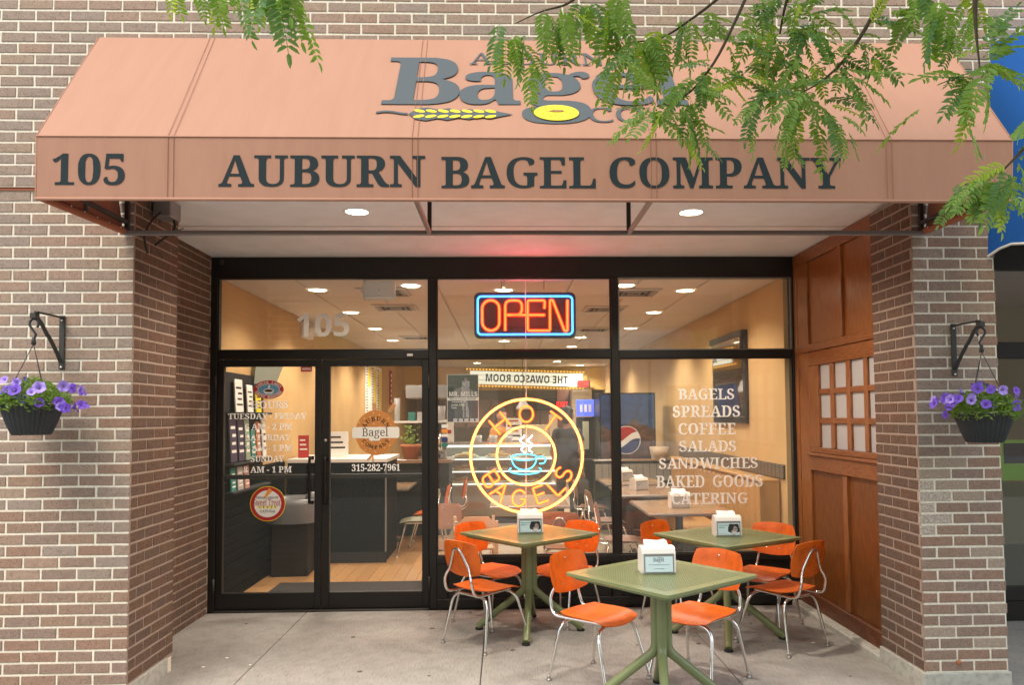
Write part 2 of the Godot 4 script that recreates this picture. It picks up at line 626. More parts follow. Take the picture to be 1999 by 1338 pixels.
	glow("neon_cyan", Color(0.22, 0.85, 1.0), 2.2)
	glow("neon_white", Color(0.95, 0.90, 1.0), 2.6)
	for s in [["sheath_red", Color(1.0, 0.08, 0.03), 1.6], ["sheath_orange", Color(1.0, 0.18, 0.02), 1.2], ["sheath_blue", Color(0.02, 0.35, 1.0), 0.6], ["sheath_cyan", Color(0.02, 0.6, 0.9), 0.5], ["sheath_yellow", Color(1.0, 0.4, 0.03), 0.5]]:  # glowing sleeves: coloured edge of each tube and its halo
		var m := glow(s[0], s[1], s[2])
		m.albedo_color = Color(s[1].r * 0.5, s[1].g * 0.5, s[1].b * 0.5, 0.30)
		m.transparency = BaseMaterial3D.TRANSPARENCY_ALPHA
		m.roughness = 0.5
	glow("exit_red", Color(1.0, 0.06, 0.03), 1.3)
	glow("screen_blue", Color(0.30, 0.38, 0.80), 0.55)
	glow("case_light", Color(0.95, 1.0, 0.95), 0.55)
	glow("sign_white", Color(0.95, 0.97, 0.9), 0.3)
	glow("bulb_warm", Color(1.0, 0.75, 0.3), 0.45)


# ---------------------------------------------------------------- ground, shell of the building
func ground() -> void:
	struct("ground", span_of(Vector3(-150, -0.6, -150), Vector3(150, -0.25, 150)), M.asphalt)
	var pave := span_of(Vector3(-14, -0.25, -2.0), Vector3(14, -0.012, 7.0))
	var p := struct("pavement", pave, M.joint_dirt)
	var xs := [-14.0, -11.0, -9.4, -7.85, -6.3, -4.75, -3.25, -1.685, -0.16, 1.44, 3.0, 4.55, 6.1, 7.65, 9.2, 11.0, 14.0]
	for i in xs.size() - 1:
		for r in [[-2.08, 0.95], [0.95, 2.5], [2.5, 4.05], [4.05, 5.6], [5.6, 7.0]]:
			put("slab", rspan(Vector3(xs[i] + 0.003, -0.1, r[0] + 0.003), Vector3(xs[i + 1] - 0.003, 0.0, r[1] - 0.003), 0.004), M.pavement_concrete, p)
	for k in 40:
		var g := MB.new()
		var r := rng.randf_range(0.006, 0.02)
		var q := PackedVector2Array()
		for j in 9:
			q.append(Vector2(cos(TAU * j / 9), sin(TAU * j / 9)) * r * rng.randf_range(0.7, 1.2))
		g.prism(q, 0.0, 0.0012, Transform3D(Basis(Vector3.RIGHT, -PI / 2), Vector3(rng.randf_range(-2.1, 2.4), 0.0004, rng.randf_range(-2.0, 1.1))))
		put("gum_spot", g, M.gum_dark if k % 3 else M.pale_paper, p)
	put("kerb", rspan(Vector3(-14, -0.3, 7.004), Vector3(14, -0.004, 7.16), 0.02), M.concrete_base, p)
	var road := struct("road", span_of(Vector3(-60, -0.25, 7.17), Vector3(60, -0.15, 17.4)), M.asphalt)
	var ln := MB.new()
	for x in [-0.1, 0.1]:
		ln.box(Vector3(0, -0.146, 12.2 + x), Vector3(110, 0.004, 0.1))
	put("yellow_line", ln, M.print_yellow, road)
	struct("far_pavement", span_of(Vector3(-60, -0.25, 17.41), Vector3(60, 0.0, 21.5)), M.concrete_base)


func shell() -> void:
	# masonry behind the bricks and the rooms behind the storefront
	struct("building_core", span_of(Vector3(-9, 3.06, -0.16), Vector3(9, 7.5, -0.05)), M.mortar_grey)
	struct("roof", span_of(Vector3(-9, 7.5, -18), Vector3(9, 7.7, 0.02)), M.concrete_base)
	var sf := struct("soffit", span_of(Vector3(-2.9, 3.04, -2.215), Vector3(2.9, 3.056, -0.05)), M.soffit_white)
	var bead := MB.new()
	bead.box(Vector3(0.03, 3.0385, -1.02), Vector3(5.1, 0.003, 0.008))
	put("soffit_joint", bead, M.ceiling_bar, sf)
	for s in [[Vector3(-0.991, 3.04, -0.61), "left"], [Vector3(1.289, 3.04, -0.62), "right"]]:
		downlight(s[0], "round recessed lamp in the white soffit, the %s of the two" % s[1], 0.075, 1.9, "soffit lamps")
	var vent := thing("ceiling_lamp", "small round unlit fitting in the soffit above the doors", "lamp", "", Vector3(-1.518, 3.04, -1.32))
	var vb := MB.new()
	vb.lathe([Vector2(0.0, -0.018), Vector2(0.05, -0.016), Vector2(0.085, -0.006), Vector2(0.09, 0.0)], 24)
	put("cover", vb, M.soffit_white, vent)


func downlight(at: Vector3, label: String, r: float, energy: float, group: String) -> void:
	var t := thing("recessed_lamp", label, "ceiling lamp", group, at)
	var b := MB.new()
	b.lathe([Vector2(r, -0.002), Vector2(r * 1.03, -0.006), Vector2(r * 1.25, -0.005), Vector2(r * 1.3, 0.0)], 24)
	put("trim_ring", b, M.soffit_white, t)
	var d := MB.new()
	d.lathe([Vector2(0.0, -0.004), Vector2(r, -0.004)], 24)
	put("lamp_disc", d, M.lamp_glow, t)
	var l := SpotLight3D.new()
	l.name = "lamp_light"
	l.light_color = Color(1.0, 0.95, 0.88)
	l.light_energy = energy
	l.light_size = r
	l.spot_angle = 72
	l.spot_angle_attenuation = 0.6
	l.spot_range = 20
	l.spot_attenuation = 2
	l.shadow_enabled = true
	l.rotation_degrees.x = -90
	l.position.y = -0.02
	t.add_child(l)


# ---------------------------------------------------------------- bricks
const BL := 0.2032
const BC := 0.06706
var brick_meshes := {}


func brick_mesh(w: float) -> Array:
	var key := roundi(w * 1000)
	if not brick_meshes.has(key):
		var a := []
		for v in 3:
			var b := MB.new()
			b.flat()
			var h := 0.0548
			var c := 0.0028
			var q := func(sx: int, sy: int, k: float) -> Vector3:
				var j := 0.0012 * sin(v * 2.1 + sx * 1.3 + sy * 0.7)
				return Vector3(sx * (w / 2 - k) + j, sy * (h / 2 - k) + j * 0.7, 0.0 if k > 0 else -c)
			var f := []
			var e := []
			var g := []
			for s in [[-1, -1], [1, -1], [1, 1], [-1, 1]]:
				f.append(q.call(s[0], s[1], c))
				e.append(q.call(s[0], s[1], 0.0))
				g.append(q.call(s[0], s[1], 0.0) + Vector3(0, 0, -0.012))
			b.poly(f.duplicate(), Vector3.BACK)
			for i in 4:
				var j := (i + 1) % 4
				var o: Vector3 = e[i] + e[j]
				b.poly([f[i], f[j], e[j], e[i]], o + Vector3.BACK * 0.1)
				b.poly([e[i], e[j], g[j], g[i]], Vector3(o.x, o.y, 0))
			a.append(b.mesh())
		brick_meshes[key] = a
	return brick_meshes[key]


# bricks of one face: origin is where u = 0 at y = 0, u runs along, n points out; each entry may be seen or joined
func lay(parent: Node, o: Vector3, u: Vector3, u0: float, u1: float, y0: float, y1: float, line: float, joint: float, parity: int, seen: Callable, pick: Callable) -> void:
	var n := u.cross(Vector3.UP).normalized()
	var basis := Basis(u, Vector3.UP, n)
	var rest := {}
	var r0 := int(floor((y0 - line) / BC + 0.5))
	var r1 := int(floor((y1 - line) / BC + 0.5))
	for r in range(r0, r1):
		var y := line + (r + 0.5) * BC
		var off := joint + (BL / 2 if posmod(r + parity, 2) == 1 else 0.0)
		var k0 := int(floor((u0 - off) / BL))
		var k1 := int(ceil((u1 - off) / BL))
		for k in range(k0, k1):
			var a := maxf(off + k * BL + 0.0060, u0)
			var b := minf(off + (k + 1) * BL - 0.0060, u1)
			if a - u0 < 0.012:
				a = u0
			if u1 - b < 0.012:
				b = u1
			if b - a < 0.02:
				continue
			var c := o + u * ((a + b) / 2) + Vector3(0, y, 0)
			var w := snappedf(b - a, 0.004)
			var tr := Transform3D(basis.rotated(n, rng.randf_range(-0.003, 0.003)), c + n * rng.randf_range(-0.0012, 0.0012))
			var v := rng.randi() % 3
			var m: Material = pick.call(c)
			if seen.call(c):
				var bi := put("brick", brick_mesh(w)[v], m, parent)
				bi.transform = tr
			else:
				if not rest.has(m):
					rest[m] = SurfaceTool.new()
					rest[m].begin(Mesh.PRIMITIVE_TRIANGLES)
				rest[m].append_from(brick_mesh(w)[v], 0, tr)
	if rest:
		var am := ArrayMesh.new()
		var mi := MeshInstance3D.new()
		mi.name = "brick_courses"
		for m in rest:
			rest[m].commit(am)
			am.surface_set_material(am.get_surface_count() - 1, m)
		mi.mesh = am
		mi.set_meta("kind", "stuff")
		parent.add_child(mi, true)


func brickwork() -> void:
	var any := func(_c: Vector3) -> bool: return true
	var none := func(_c: Vector3) -> bool: return false
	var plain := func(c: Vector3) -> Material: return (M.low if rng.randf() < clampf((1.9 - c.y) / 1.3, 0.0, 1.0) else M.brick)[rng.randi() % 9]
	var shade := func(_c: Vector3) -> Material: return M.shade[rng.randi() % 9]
	# left pier
	var lp := thing("brick_pier", "wide speckled brick pier left of the shop doors, carrying a flower basket bracket", "brick wall")
	put("mortar", span_of(Vector3(-5.5, 0.0, -0.606), Vector3(-2.1865, 2.998, -0.004)), M.mortar, lp)
	var in_left := func(c: Vector3) -> bool: return c.x > -2.95
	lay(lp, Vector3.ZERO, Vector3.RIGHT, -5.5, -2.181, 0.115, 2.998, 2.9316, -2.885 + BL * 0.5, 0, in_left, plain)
	put("side_mortar", span_of(Vector3(-2.186, 0.1, -0.608), Vector3(-2.1846, 2.997, -0.006)), M.mortar_shaded, lp)
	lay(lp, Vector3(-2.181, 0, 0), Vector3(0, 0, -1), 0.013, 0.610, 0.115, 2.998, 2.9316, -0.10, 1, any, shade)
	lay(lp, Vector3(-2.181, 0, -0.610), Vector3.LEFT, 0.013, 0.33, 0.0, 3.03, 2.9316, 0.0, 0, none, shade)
	put("concrete_base", rspan(Vector3(-5.5, -0.05, -0.52), Vector3(-2.170, 0.112, 0.011), 0.004), M.concrete_base, lp)
	# wall between the left pier and the storefront
	var lw := thing("brick_wall", "shaded narrow brick side wall between left pier and shop door frame", "brick wall")
	put("mortar", span_of(Vector3(-2.9, 0.0, -2.4), Vector3(-2.524, 3.039, -0.606)), M.mortar_shaded, lw)
	var in_lw := func(c: Vector3) -> bool: return c.z < -1.3
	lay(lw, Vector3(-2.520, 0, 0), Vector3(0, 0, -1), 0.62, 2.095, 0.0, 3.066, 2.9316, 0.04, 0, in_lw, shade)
	# right pier
	var rp := thing("brick_pier", "square brick pier on the right with white lime stains on its lower half", "brick pier")
	put("mortar", span_of(Vector3(2.493, 0.0, -0.526), Vector3(2.991, 2.998, -0.004)), M.mortar, rp)
	put("side_mortar", span_of(Vector3(2.4906, 0.1, -0.527), Vector3(2.4925, 2.997, -0.006)), M.mortar_shaded, rp)
	var limed := func(c: Vector3) -> Material:
		var i := rng.randi() % 9
		var f := clampf(1.0 - absf(c.y - 1.08) / 0.36, 0.0, 1.0)
		var edge := clampf(1.0 - (c.x - 2.487) / 0.25, 0.0, 1.0) + 0.35 * clampf((c.x - 2.85) / 0.1, 0.0, 1.0)
		if c.y > 1.36:
			return (M.low if rng.randf() < 0.55 else M.brick)[i]
		if f * (0.25 + edge) + rng.randf_range(-0.15, 0.15) > 0.55:
			return M.heavy[i]
		return M.stained[i] if rng.randf() < 0.3 else M.low[i]
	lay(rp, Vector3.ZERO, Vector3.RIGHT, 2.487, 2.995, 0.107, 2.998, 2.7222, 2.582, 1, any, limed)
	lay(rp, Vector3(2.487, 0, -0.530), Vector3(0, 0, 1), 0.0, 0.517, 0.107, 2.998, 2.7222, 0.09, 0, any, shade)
	lay(rp, Vector3(2.995, 0, 0), Vector3(0, 0, -1), 0.013, 0.530, 0.107, 2.998, 2.7222, -0.10, 0, none, plain)
	put("concrete_base", rspan(Vector3(2.476, -0.05, -0.54), Vector3(3.006, 0.105, 0.011), 0.005), M.concrete_base, rp)
	var bolt := MB.new()
	bolt.lathe([Vector2(0, 0.012), Vector2(0.012, 0.010), Vector2(0.016, 0.0)], 8, Transform3D(Basis(Vector3.RIGHT, PI / 2), Vector3(2.69, 0.165, 0.0)))
	put("rusty_bolt", bolt, M.terracotta, rp)
	# upper wall
	var up := thing("brick_wall", "upper brick wall across the whole front above the awning", "brick wall")
	put("mortar", span_of(Vector3(-8, 3.022, -0.06), Vector3(8, 7.5, -0.004)), M.mortar, up)
	var in_up := func(c: Vector3) -> bool:
		if c.x < -3.2 or c.x > 3.25 or c.y > 4.28:
			return false
		return c.y > 3.86 or c.x < -2.3 or (c.x > 2.68 and c.y > 3.5)
	lay(up, Vector3.ZERO, Vector3.RIGHT, -6.0, 6.0, 3.022, 5.6, 3.022, -2.885 + (BL * 0.5), 1, in_up, plain)
	var ln := MB.new()
	ln.span(Vector3(-8, 2.999, -0.1), Vector3(8, 3.007, 0.006))
	ln.span(Vector3(-8, 3.013, -0.1), Vector3(8, 3.021, -0.012))
	put("steel_lintel", ln, M.awning_hem, up)
	# junction box with loose wires under the awning
	var jb := thing("junction_box", "grey electrical box with loose wires high on the left pier", "junction box")
	put("housing", rspan(Vector3(-2.168, 2.90, -0.36), Vector3(-2.06, 3.01, -0.20), 0.006), M.grey_metal, jb)
	var w := MB.new()
	w.tube(bend([Vector3(-2.12, 2.92, -0.2), Vector3(-2.13, 2.86, -0.12), Vector3(-2.175, 2.76, -0.1), Vector3(-2.176, 2.66, -0.16)], 0.04), 0.006, 6)
	w.tube(bend([Vector3(-2.08, 2.90, -0.3), Vector3(-2.06, 2.84, -0.28), Vector3(-2.10, 2.78, -0.24), Vector3(-2.16, 2.72, -0.22)], 0.04), 0.008, 6)
	w.tube(bend([Vector3(-2.14, 2.80, -0.24), Vector3(-2.06, 2.805, -0.25), Vector3(-2.0, 2.84, -0.26)], 0.03), 0.003, 5)
	put("wires", w, M.cable, jb)


# ---------------------------------------------------------------- awning
func awning() -> void:
	var a := thing("awning", "copper brown cloth awning with dark lettering above the shop front", "awning")
	var tl := Vector3(-2.405, 3.926, 0.006)
	var tr := Vector3(2.735, 3.926, 0.006)
	var ml := Vector3(-2.297, 3.045, 0.77)
	var mr := Vector3(2.607, 3.040, 0.77)
	var bl := Vector3(-2.294, 2.731, 0.77)
	var br := Vector3(2.592, 2.722, 0.77)
	var rl := Vector3(-2.240, 2.738, 0.012)
	var rr := Vector3(2.562, 2.735, 0.012)
	# cloth with a little sag and pull between the ribs
	var grid := func(p00: Vector3, p10: Vector3, p01: Vector3, p11: Vector3, nx: int, ny: int, nrm: Vector3, amp: float) -> MB:
		var b := MB.new()
		b.smooth()
		var q := []
		for j in ny + 1:
			for i in nx + 1:
				var u := float(i) / nx
				var v := float(j) / ny
				var p: Vector3 = p00.lerp(p10, u).lerp(p01.lerp(p11, u), v)
				var rib := absf(sin(u * PI * 4.2))
				p += nrm * amp * (-0.6 * rib * sin(v * PI) + 0.25 * sin(u * 37.0 + v * 3.0) * sin(v * PI))
				q.append(p)
		for j in ny:
			for i in nx:
				var k := j * (nx + 1) + i
				b.poly([q[k], q[k + 1], q[k + nx + 2]], nrm)
				b.poly([q[k], q[k + nx + 2], q[k + nx + 1]], nrm)
		return b
	var sl := Vector3(0, 0.653, 0.757)
	put("canopy", grid.call(ml, mr, tl, tr, 84, 14, sl, 0.005), M.awning_cloth, a)
	put("valance", grid.call(bl, br, ml, mr, 84, 6, Vector3.BACK, 0.0015), M.awning_cloth, a)
	for s in [[rl, bl, tl, ml, Vector3.LEFT], [rr, br, tr, mr, Vector3.RIGHT]]:
		put("side_panel", grid.call(s[0], s[1], s[2], s[3], 6, 8, s[4], 0.0), M.awning_cloth, a)
		var hem := MB.new()
		var x: float = s[0].x - signf(s[0].x) * 0.012
		var hb := Basis(Vector3(s[1].x - s[0].x, 0, s[1].z - s[0].z).normalized(), Vector3.UP, Vector3.RIGHT)
		hem.tube([Vector3(x, 2.752, 0.02), Vector3(s[1].x - signf(x) * 0.014, 2.746, 0.755)], 0.023, 8)
		put("hem", hem, M.awning_hem, a)
		for k in 6:
			var rv := MB.new()
			var p := Vector3(lerpf(x, s[1].x - signf(x) * 0.014, (k + 0.6) / 6.4) - signf(x) * 0.021, 2.757, 0.03 + 0.72 * (k + 0.6) / 6.4)
			rv.lathe([Vector2(0, 0.004), Vector2(0.004, 0.002), Vector2(0.005, 0)], 8, Transform3D(Basis(Vector3(0, 0, 1), signf(x) * PI / 2), p))
			put("rivet", rv, M.rivet, a)
	var edge := MB.new()
	edge.tube([ml + Vector3(0, 0, 0.001), mr + Vector3(0, 0, 0.001)], 0.004, 6)
	edge.tube([bl, br], 0.009, 6)
	edge.tube([tl, ml, bl], 0.004, 6)
	edge.tube([tr, mr, br], 0.004, 6)
	put("piping", edge, M.awning_cloth, a)
	# stitched seams
	for sx in [[-1.642, -1.735], [-0.440, -0.465], [0.757, 0.80], [1.963, 2.08]]:
		var sm := MB.new()
		for d in [-0.014, 0.014]:
			sm.tube([Vector3(sx[0] + d, 2.735, 0.773), Vector3(sx[0] + d, 3.043, 0.773)], 0.0014, 5)
			sm.tube([Vector3(sx[0] + d, 3.048, 0.773), Vector3(lerpf(sx[0], sx[1], 0.5) + d, 3.488, 0.391), Vector3(sx[1] + d, 3.925, 0.012)], 0.0014, 5)
		put("seam", sm, M.awning_seam, a)
	# frame
	put("rear_bar", rspan(Vector3(-2.225, 2.725, 0.016), Vector3(2.548, 2.752, 0.042), 0.003), M.tube_steel, a)
	put("front_bar", rspan(Vector3(-2.28, 2.742, 0.735), Vector3(2.58, 2.765, 0.757), 0.003), M.dark_steel, a)
	for x in [-2.21, -0.439, 0.750, 2.532]:
		put("post", rspan(Vector3(x - 0.012, 2.753, 0.018), Vector3(x + 0.012, 3.86, 0.04), 0.002), M.dark_steel, a)
		var ry: float = 2.728 if absf(x) < 1.0 else 2.790
		put("side_rail", rspan(Vector3(x - 0.012, ry, 0.043), Vector3(x + 0.012, ry + 0.022, 0.734), 0.002), M.tube_steel if absf(x) < 1.0 else M.dark_steel, a)
		var rf := MB.new()
		rf.tube([Vector3(x, 3.03, 0.745), Vector3(x, 3.87, 0.03)], 0.011, 6)
		put("rafter", rf, M.dark_steel, a)
		put("upright", rspan(Vector3(x - 0.01, 2.766, 0.737), Vector3(x + 0.01, 3.03, 0.755), 0.002), M.dark_steel, a)
	for x in [-2.262, 2.575]:
		put("upright", rspan(Vector3(x - 0.012, 2.77, 0.36), Vector3(x + 0.012, 3.4, 0.384), 0.002), M.tube_steel, a)
	# lettering on the valance
	var vt := func(x0: float, x1: float, yb: float, yt: float) -> Transform3D:
		return Transform3D(Basis.IDENTITY, Vector3((x0 + x1) / 2, (yb + yt) / 2, 0.7716))
	text(a, "lettering", "105", font_serif, M.awning_ink, vt.call(-2.214, -1.865, 2.80, 2.957), 0.349, 0.157, 0.0007)
	text(a, "lettering", "AUBURN", font_serif, M.awning_ink, vt.call(-1.408, -0.389, 2.792, 2.952), 1.019, 0.158, 0.0007)
	text(a, "lettering", "BAGEL", font_serif, M.awning_ink, vt.call(-0.308, 0.464, 2.786, 2.948), 0.772, 0.158, 0.0007)
	text(a, "lettering", "COMPANY", font_serif, M.awning_ink, vt.call(0.534, 1.714, 2.788, 2.948), 1.18, 0.158, 0.0007)
	# the emblem on the slope
	var sb := Basis(Vector3.RIGHT, Vector3(0, 0.757, -0.653), sl)
	var st := func(x: float, y: float) -> Transform3D:  # y measured by height
		var f := (y - 3.045) / 0.881
		return Transform3D(sb, Vector3(x, y, 0.77 - 0.76 * f) + sl * 0.0022)
	text(a, "emblem_lettering", "AUBURN", font_plain, M.emblem_ink, st.call(0.20, 3.73), 0.78, 0.155, 0.0007)
	text(a, "emblem_lettering", "B", font_serif, M.emblem_ink, st.call(-0.44, 3.518), 0.41, 0.566, 0.0007)
	text(a, "emblem_lettering", "a", font_serif, M.emblem_ink, st.call(-0.07, 3.452), 0.33, 0.385, 0.0007)
	text(a, "emblem_lettering", "g", font_serif, M.emblem_ink, st.call(0.295, 3.378), 0.39, 0.60, 0.0007)
	text(a, "emblem_lettering", "e", font_serif, M.emblem_ink, st.call(0.665, 3.452), 0.34, 0.385, 0.0007)
	text(a, "emblem_lettering", "l", font_serif, M.emblem_ink, st.call(0.915, 3.56), 0.17, 0.66, 0.0007)
	text(a, "emblem_lettering", "CO.", font_plain, M.emblem_ink, st.call(0.63, 3.225), 0.36, 0.16, 0.0007)
	var by := MB.new()
	disc(by, Vector3(0, 0, 0.004), 0.118, 0.083, 0.003, 36, st.call(0.281, 3.231))
	put("bagel_print", by, M.print_yellow, a)
	var bd := MB.new()
	disc(bd, Vector3(0, 0.012, 0.0072), 0.04, 0.011, 0.002, 20, st.call(0.283, 3.231))
	for k in 16:
		var an := k * 2.4
		disc(bd, Vector3(cos(an) * (0.05 + 0.045 * (k % 3) / 2.0), sin(an) * (0.03 + 0.035 * (k % 3) / 2.0), 0.0072), 0.003, 0.003, 0.002, 6, st.call(0.281, 3.231))
	put("bagel_seeds", bd, M.print_brown, a)
	var stalk := MB.new()
	var sp := PackedVector2Array()
	for k in 13:
		sp.append(Vector2(-0.36 + 0.165 * k / 12.0, 0.012 * sin(k * 0.4) - 0.012))
	for k in 13:
		sp.append(Vector2(-0.36 + 0.165 * (12 - k) / 12.0, 0.012 * sin((12 - k) * 0.4) + 0.006))
	stalk.prism(sp, 0, 0.002, st.call(-0.30, 3.235))
	var grain := MB.new()
	var ear := PackedVector2Array()
	ear.append(Vector2(-0.19, 0.0))
	for k in 9:
		ear.append(Vector2(-0.15 + 0.055 * k, 0.055 - 0.004 * k + (0.02 if k % 2 else 0.0)))
	ear.append(Vector2(0.35, 0.0))
	for k in 9:
		ear.append(Vector2(-0.15 + 0.055 * (8 - k), -0.055 + 0.004 * (8 - k) - (0.02 if k % 2 else 0.0)))
	stalk.prism(ear, 0, 0.002, st.call(-0.30, 3.222))
	put("wheat_print", stalk, M.emblem_ink, a)
	for k in 7:
		for s in [-1, 1]:
			var q := PackedVector2Array()
			for j in 10:
				var an := TAU * j / 10
				q.append(Vector2(cos(an) * 0.031, sin(an) * 0.014).rotated(-0.35 * s) + Vector2(-0.135 + 0.062 * k, s * 0.028))
			grain.prism(q, 0.0024, 0.004, st.call(-0.30, 3.222))
	put("wheat_grains", grain, M.print_yellow, a)


# ---------------------------------------------------------------- storefront
func storefront() -> void:
	var s := thing("storefront", "black framed glass shop front with double doors, transom panes and lettering", "shop front")
	var zf := -2.10
	var zb := -2.21
	var zg := -2.135
	var fr := func(called: String, x0: float, x1: float, y0: float, y1: float, parent: Node = s, f := 0.0) -> MeshInstance3D:
		return put(called, rspan(Vector3(x0, y0, zb + f), Vector3(x1, y1, zf - f), 0.003), M.black_frame, parent)
	fr.call("header", -2.535, 2.60, 2.858, 3.038)
	fr.call("jamb", -2.535, -2.470, 0.0, 2.857)
	fr.call("jamb", 2.539, 2.60, 0.0, 2.857)
	fr.call("mullion", -0.652, -0.588, 0.0, 2.857)
	fr.call("mullion", 0.937, 1.0, 0.445, 2.857)
	fr.call("transom_bar", -2.469, -0.653, 2.150, 2.226)
	fr.call("transom_bar", -0.587, 0.936, 2.150, 2.220)
	fr.call("transom_bar", 1.001, 2.538, 2.145, 2.215)
	fr.call("sill", -0.587, 2.538, 0.385, 0.444)
	put("kick_panel", span_of(Vector3(-0.587, 0.0, -2.19), Vector3(2.538, 0.384, -2.135)), M.black_frame, s)
	for x in [[-0.587, -0.50], [0.16, 0.24], [0.92, 1.0], [1.74, 1.82], [2.46, 2.538]]:
		fr.call("panel_stile", x[0], x[1], 0.085, 0.384, s, 0.004)
	fr.call("panel_rail", -0.587, 2.538, 0.0, 0.084, s, 0.004)
	var pane := func(x0: float, x1: float, y0: float, y1: float, parent: Node = s) -> void:
		put("pane", double_pane(Vector3(x0, y0, zg), Vector3(x1, y1, zg)), M.pane_glass, parent)
	pane.call(-2.47, -0.652, 2.226, 2.858)
	pane.call(-0.588, 0.937, 2.220, 2.858)
	pane.call(1.0, 2.539, 2.215, 2.858)
	pane.call(-0.588, 0.937, 0.444, 2.150)
	pane.call(1.0, 2.539, 0.444, 2.145)
	# glazing beads give the edges a second thin line
	for q in [[-0.588, 0.937, 0.444, 2.150], [1.0, 2.539, 0.444, 2.145], [-2.47, -0.652, 2.226, 2.858], [-0.588, 0.937, 2.220, 2.858], [1.0, 2.539, 2.215, 2.858]]:
		var bd := MB.new()
		bd.span(Vector3(q[0], q[2], -2.128), Vector3(q[0] + 0.012, q[3], -2.113))
		bd.span(Vector3(q[1] - 0.012, q[2], -2.128), Vector3(q[1], q[3], -2.113))
		bd.span(Vector3(q[0] + 0.012, q[2], -2.128), Vector3(q[1] - 0.012, q[2] + 0.01, -2.113))
		bd.span(Vector3(q[0] + 0.012, q[3] - 0.01, -2.128), Vector3(q[1] - 0.012, q[3], -2.113))
		put("glazing_bead", bd, M.tube_steel if q[0] > 0.5 and q[2] > 1.0 else M.black_frame, s)
	# doors
	for d in [[-2.468, -1.578, -2.412, -1.634], [-1.570, -0.655, -1.506, -0.715]]:
		var b := MB.new()
		b.rbox(Vector3((d[0] + d[2]) / 2, 1.082, -2.142), Vector3(d[2] - d[0], 2.128, 0.05), 0.003)
		b.rbox(Vector3((d[1] + d[3]) / 2, 1.082, -2.142), Vector3(d[1] - d[3], 2.128, 0.05), 0.003)
		b.rbox(Vector3((d[2] + d[3]) / 2, 0.086, -2.142), Vector3(d[3] - d[2], 0.136, 0.0498), 0.003)
		b.rbox(Vector3((d[2] + d[3]) / 2, 2.117, -2.142), Vector3(d[3] - d[2], 0.058, 0.0498), 0.003)
		var door := put("door", b, M.black_frame, s)
		put("pane", sheet(Vector3(d[2], 0.154, zg), Vector3(d[3], 2.088, zg)), M.door_glass, door)
		put("push_bar", rspan(Vector3(d[2], 1.118, -2.185), Vector3(d[3], 1.156, -2.150), 0.004), M.black_frame, door)
		var hx: float = -1.662 if d[0] < -2 else -1.535
		var hd := MB.new()
		hd.tube(bend([Vector3(hx, 1.30, -2.118), Vector3(hx, 1.30, -2.055), Vector3(hx, 0.92, -2.055), Vector3(hx, 0.92, -2.118)], 0.02), 0.012, 8)
		hd.rbox(Vector3(hx, 1.30, -2.112), Vector3(0.05, 0.03, 0.012), 0.003)
		hd.rbox(Vector3(hx, 0.92, -2.112), Vector3(0.05, 0.03, 0.012), 0.003)
		put("handle", hd, M.black_gloss, door)
		var kx: float = -2.475 if d[0] < -2 else -0.652
		for y in [0.22, 1.95]:
			var hg := MB.new()
			hg.lathe([Vector2(0, -0.06), Vector2(0.012, -0.06), Vector2(0.012, 0.06), Vector2(0, 0.06)], 10, Transform3D(Basis(), Vector3(kx, y, -2.096)))
			put("hinge", hg, M.dark_steel, door)
	var lk := MB.new()
	lk.lathe([Vector2(0, 0.006), Vector2(0.010, 0.005), Vector2(0.013, 0.0)], 12, Transform3D(Basis(Vector3.RIGHT, PI / 2), Vector3(-1.542, 1.45, -2.117)))
	put("lock", lk, M.rivet, s)
	put("threshold", rspan(Vector3(-2.469, -0.02, -2.2), Vector3(-0.653, 0.014, -2.075), 0.004), M.dark_steel, s)
	put("door_contact", rspan(Vector3(-0.84, 2.170, -2.098), Vector3(-0.79, 2.192, -2.085), 0.002), M.white_plastic, s)
	var kn := MB.new()
	kn.lathe([Vector2(0, 0.008), Vector2(0.02, 0.006), Vector2(0.026, 0.0)], 16, Transform3D(Basis(Vector3.RIGHT, PI / 2), Vector3(-2.4369, 2.9953, -2.0990)))
	put("cover_plate", kn, M.dark_steel, s)
	# lettering on the glass
	text(s, "lettering", "105", font_sans, M.vinyl_grey, Transform3D(Basis.IDENTITY, Vector3(-1.5710, 2.4508, -2.1320)), 0.4507, 0.2013, 0.002)
	var hours := [["HOURS", 490, 783.5, 562, 798], ["TUESDAY - FRIDAY", 446.6, 807.5, 598, 818.5], ["6 AM - 2 PM", 479, 827.5, 570, 839.5], ["SATURDAY", 481, 849, 567, 860], ["7 AM - 1 PM", 480, 869, 570, 880.5], ["SUNDAY", 491, 890, 555, 901.5], ["8 AM - 1 PM", 477, 910.5, 570, 922.5]]
	var o := Vector3(-2.1862, 1.7938, -2.1320)
	var o2 := Vector3(-1.7045, 1.1689, -2.1320)
	for h in hours:
		var x0: float = lerpf(o.x, o2.x, (h[1] - 490) / 109.0)
		var x1: float = lerpf(o.x, o2.x, (h[3] - 490) / 109.0)
		var y0: float = lerpf(o.y, o2.y, (h[4] - 783) / 141.0)
		var y1: float = lerpf(o.y, o2.y, (h[2] - 783) / 141.0)
		text(s, "lettering", h[0], font_serif, M.vinyl_white, Transform3D(Basis.IDENTITY, Vector3((x0 + x1) / 2, (y0 + y1) / 2, -2.132)), x1 - x0, y1 - y0, 0.001)
	text(s, "lettering", "315-282-7961", font_serif, M.vinyl_white, Transform3D(Basis.IDENTITY, Vector3(-1.1124, 1.2105, -2.1320)), 0.4135, 0.0595, 0.001)
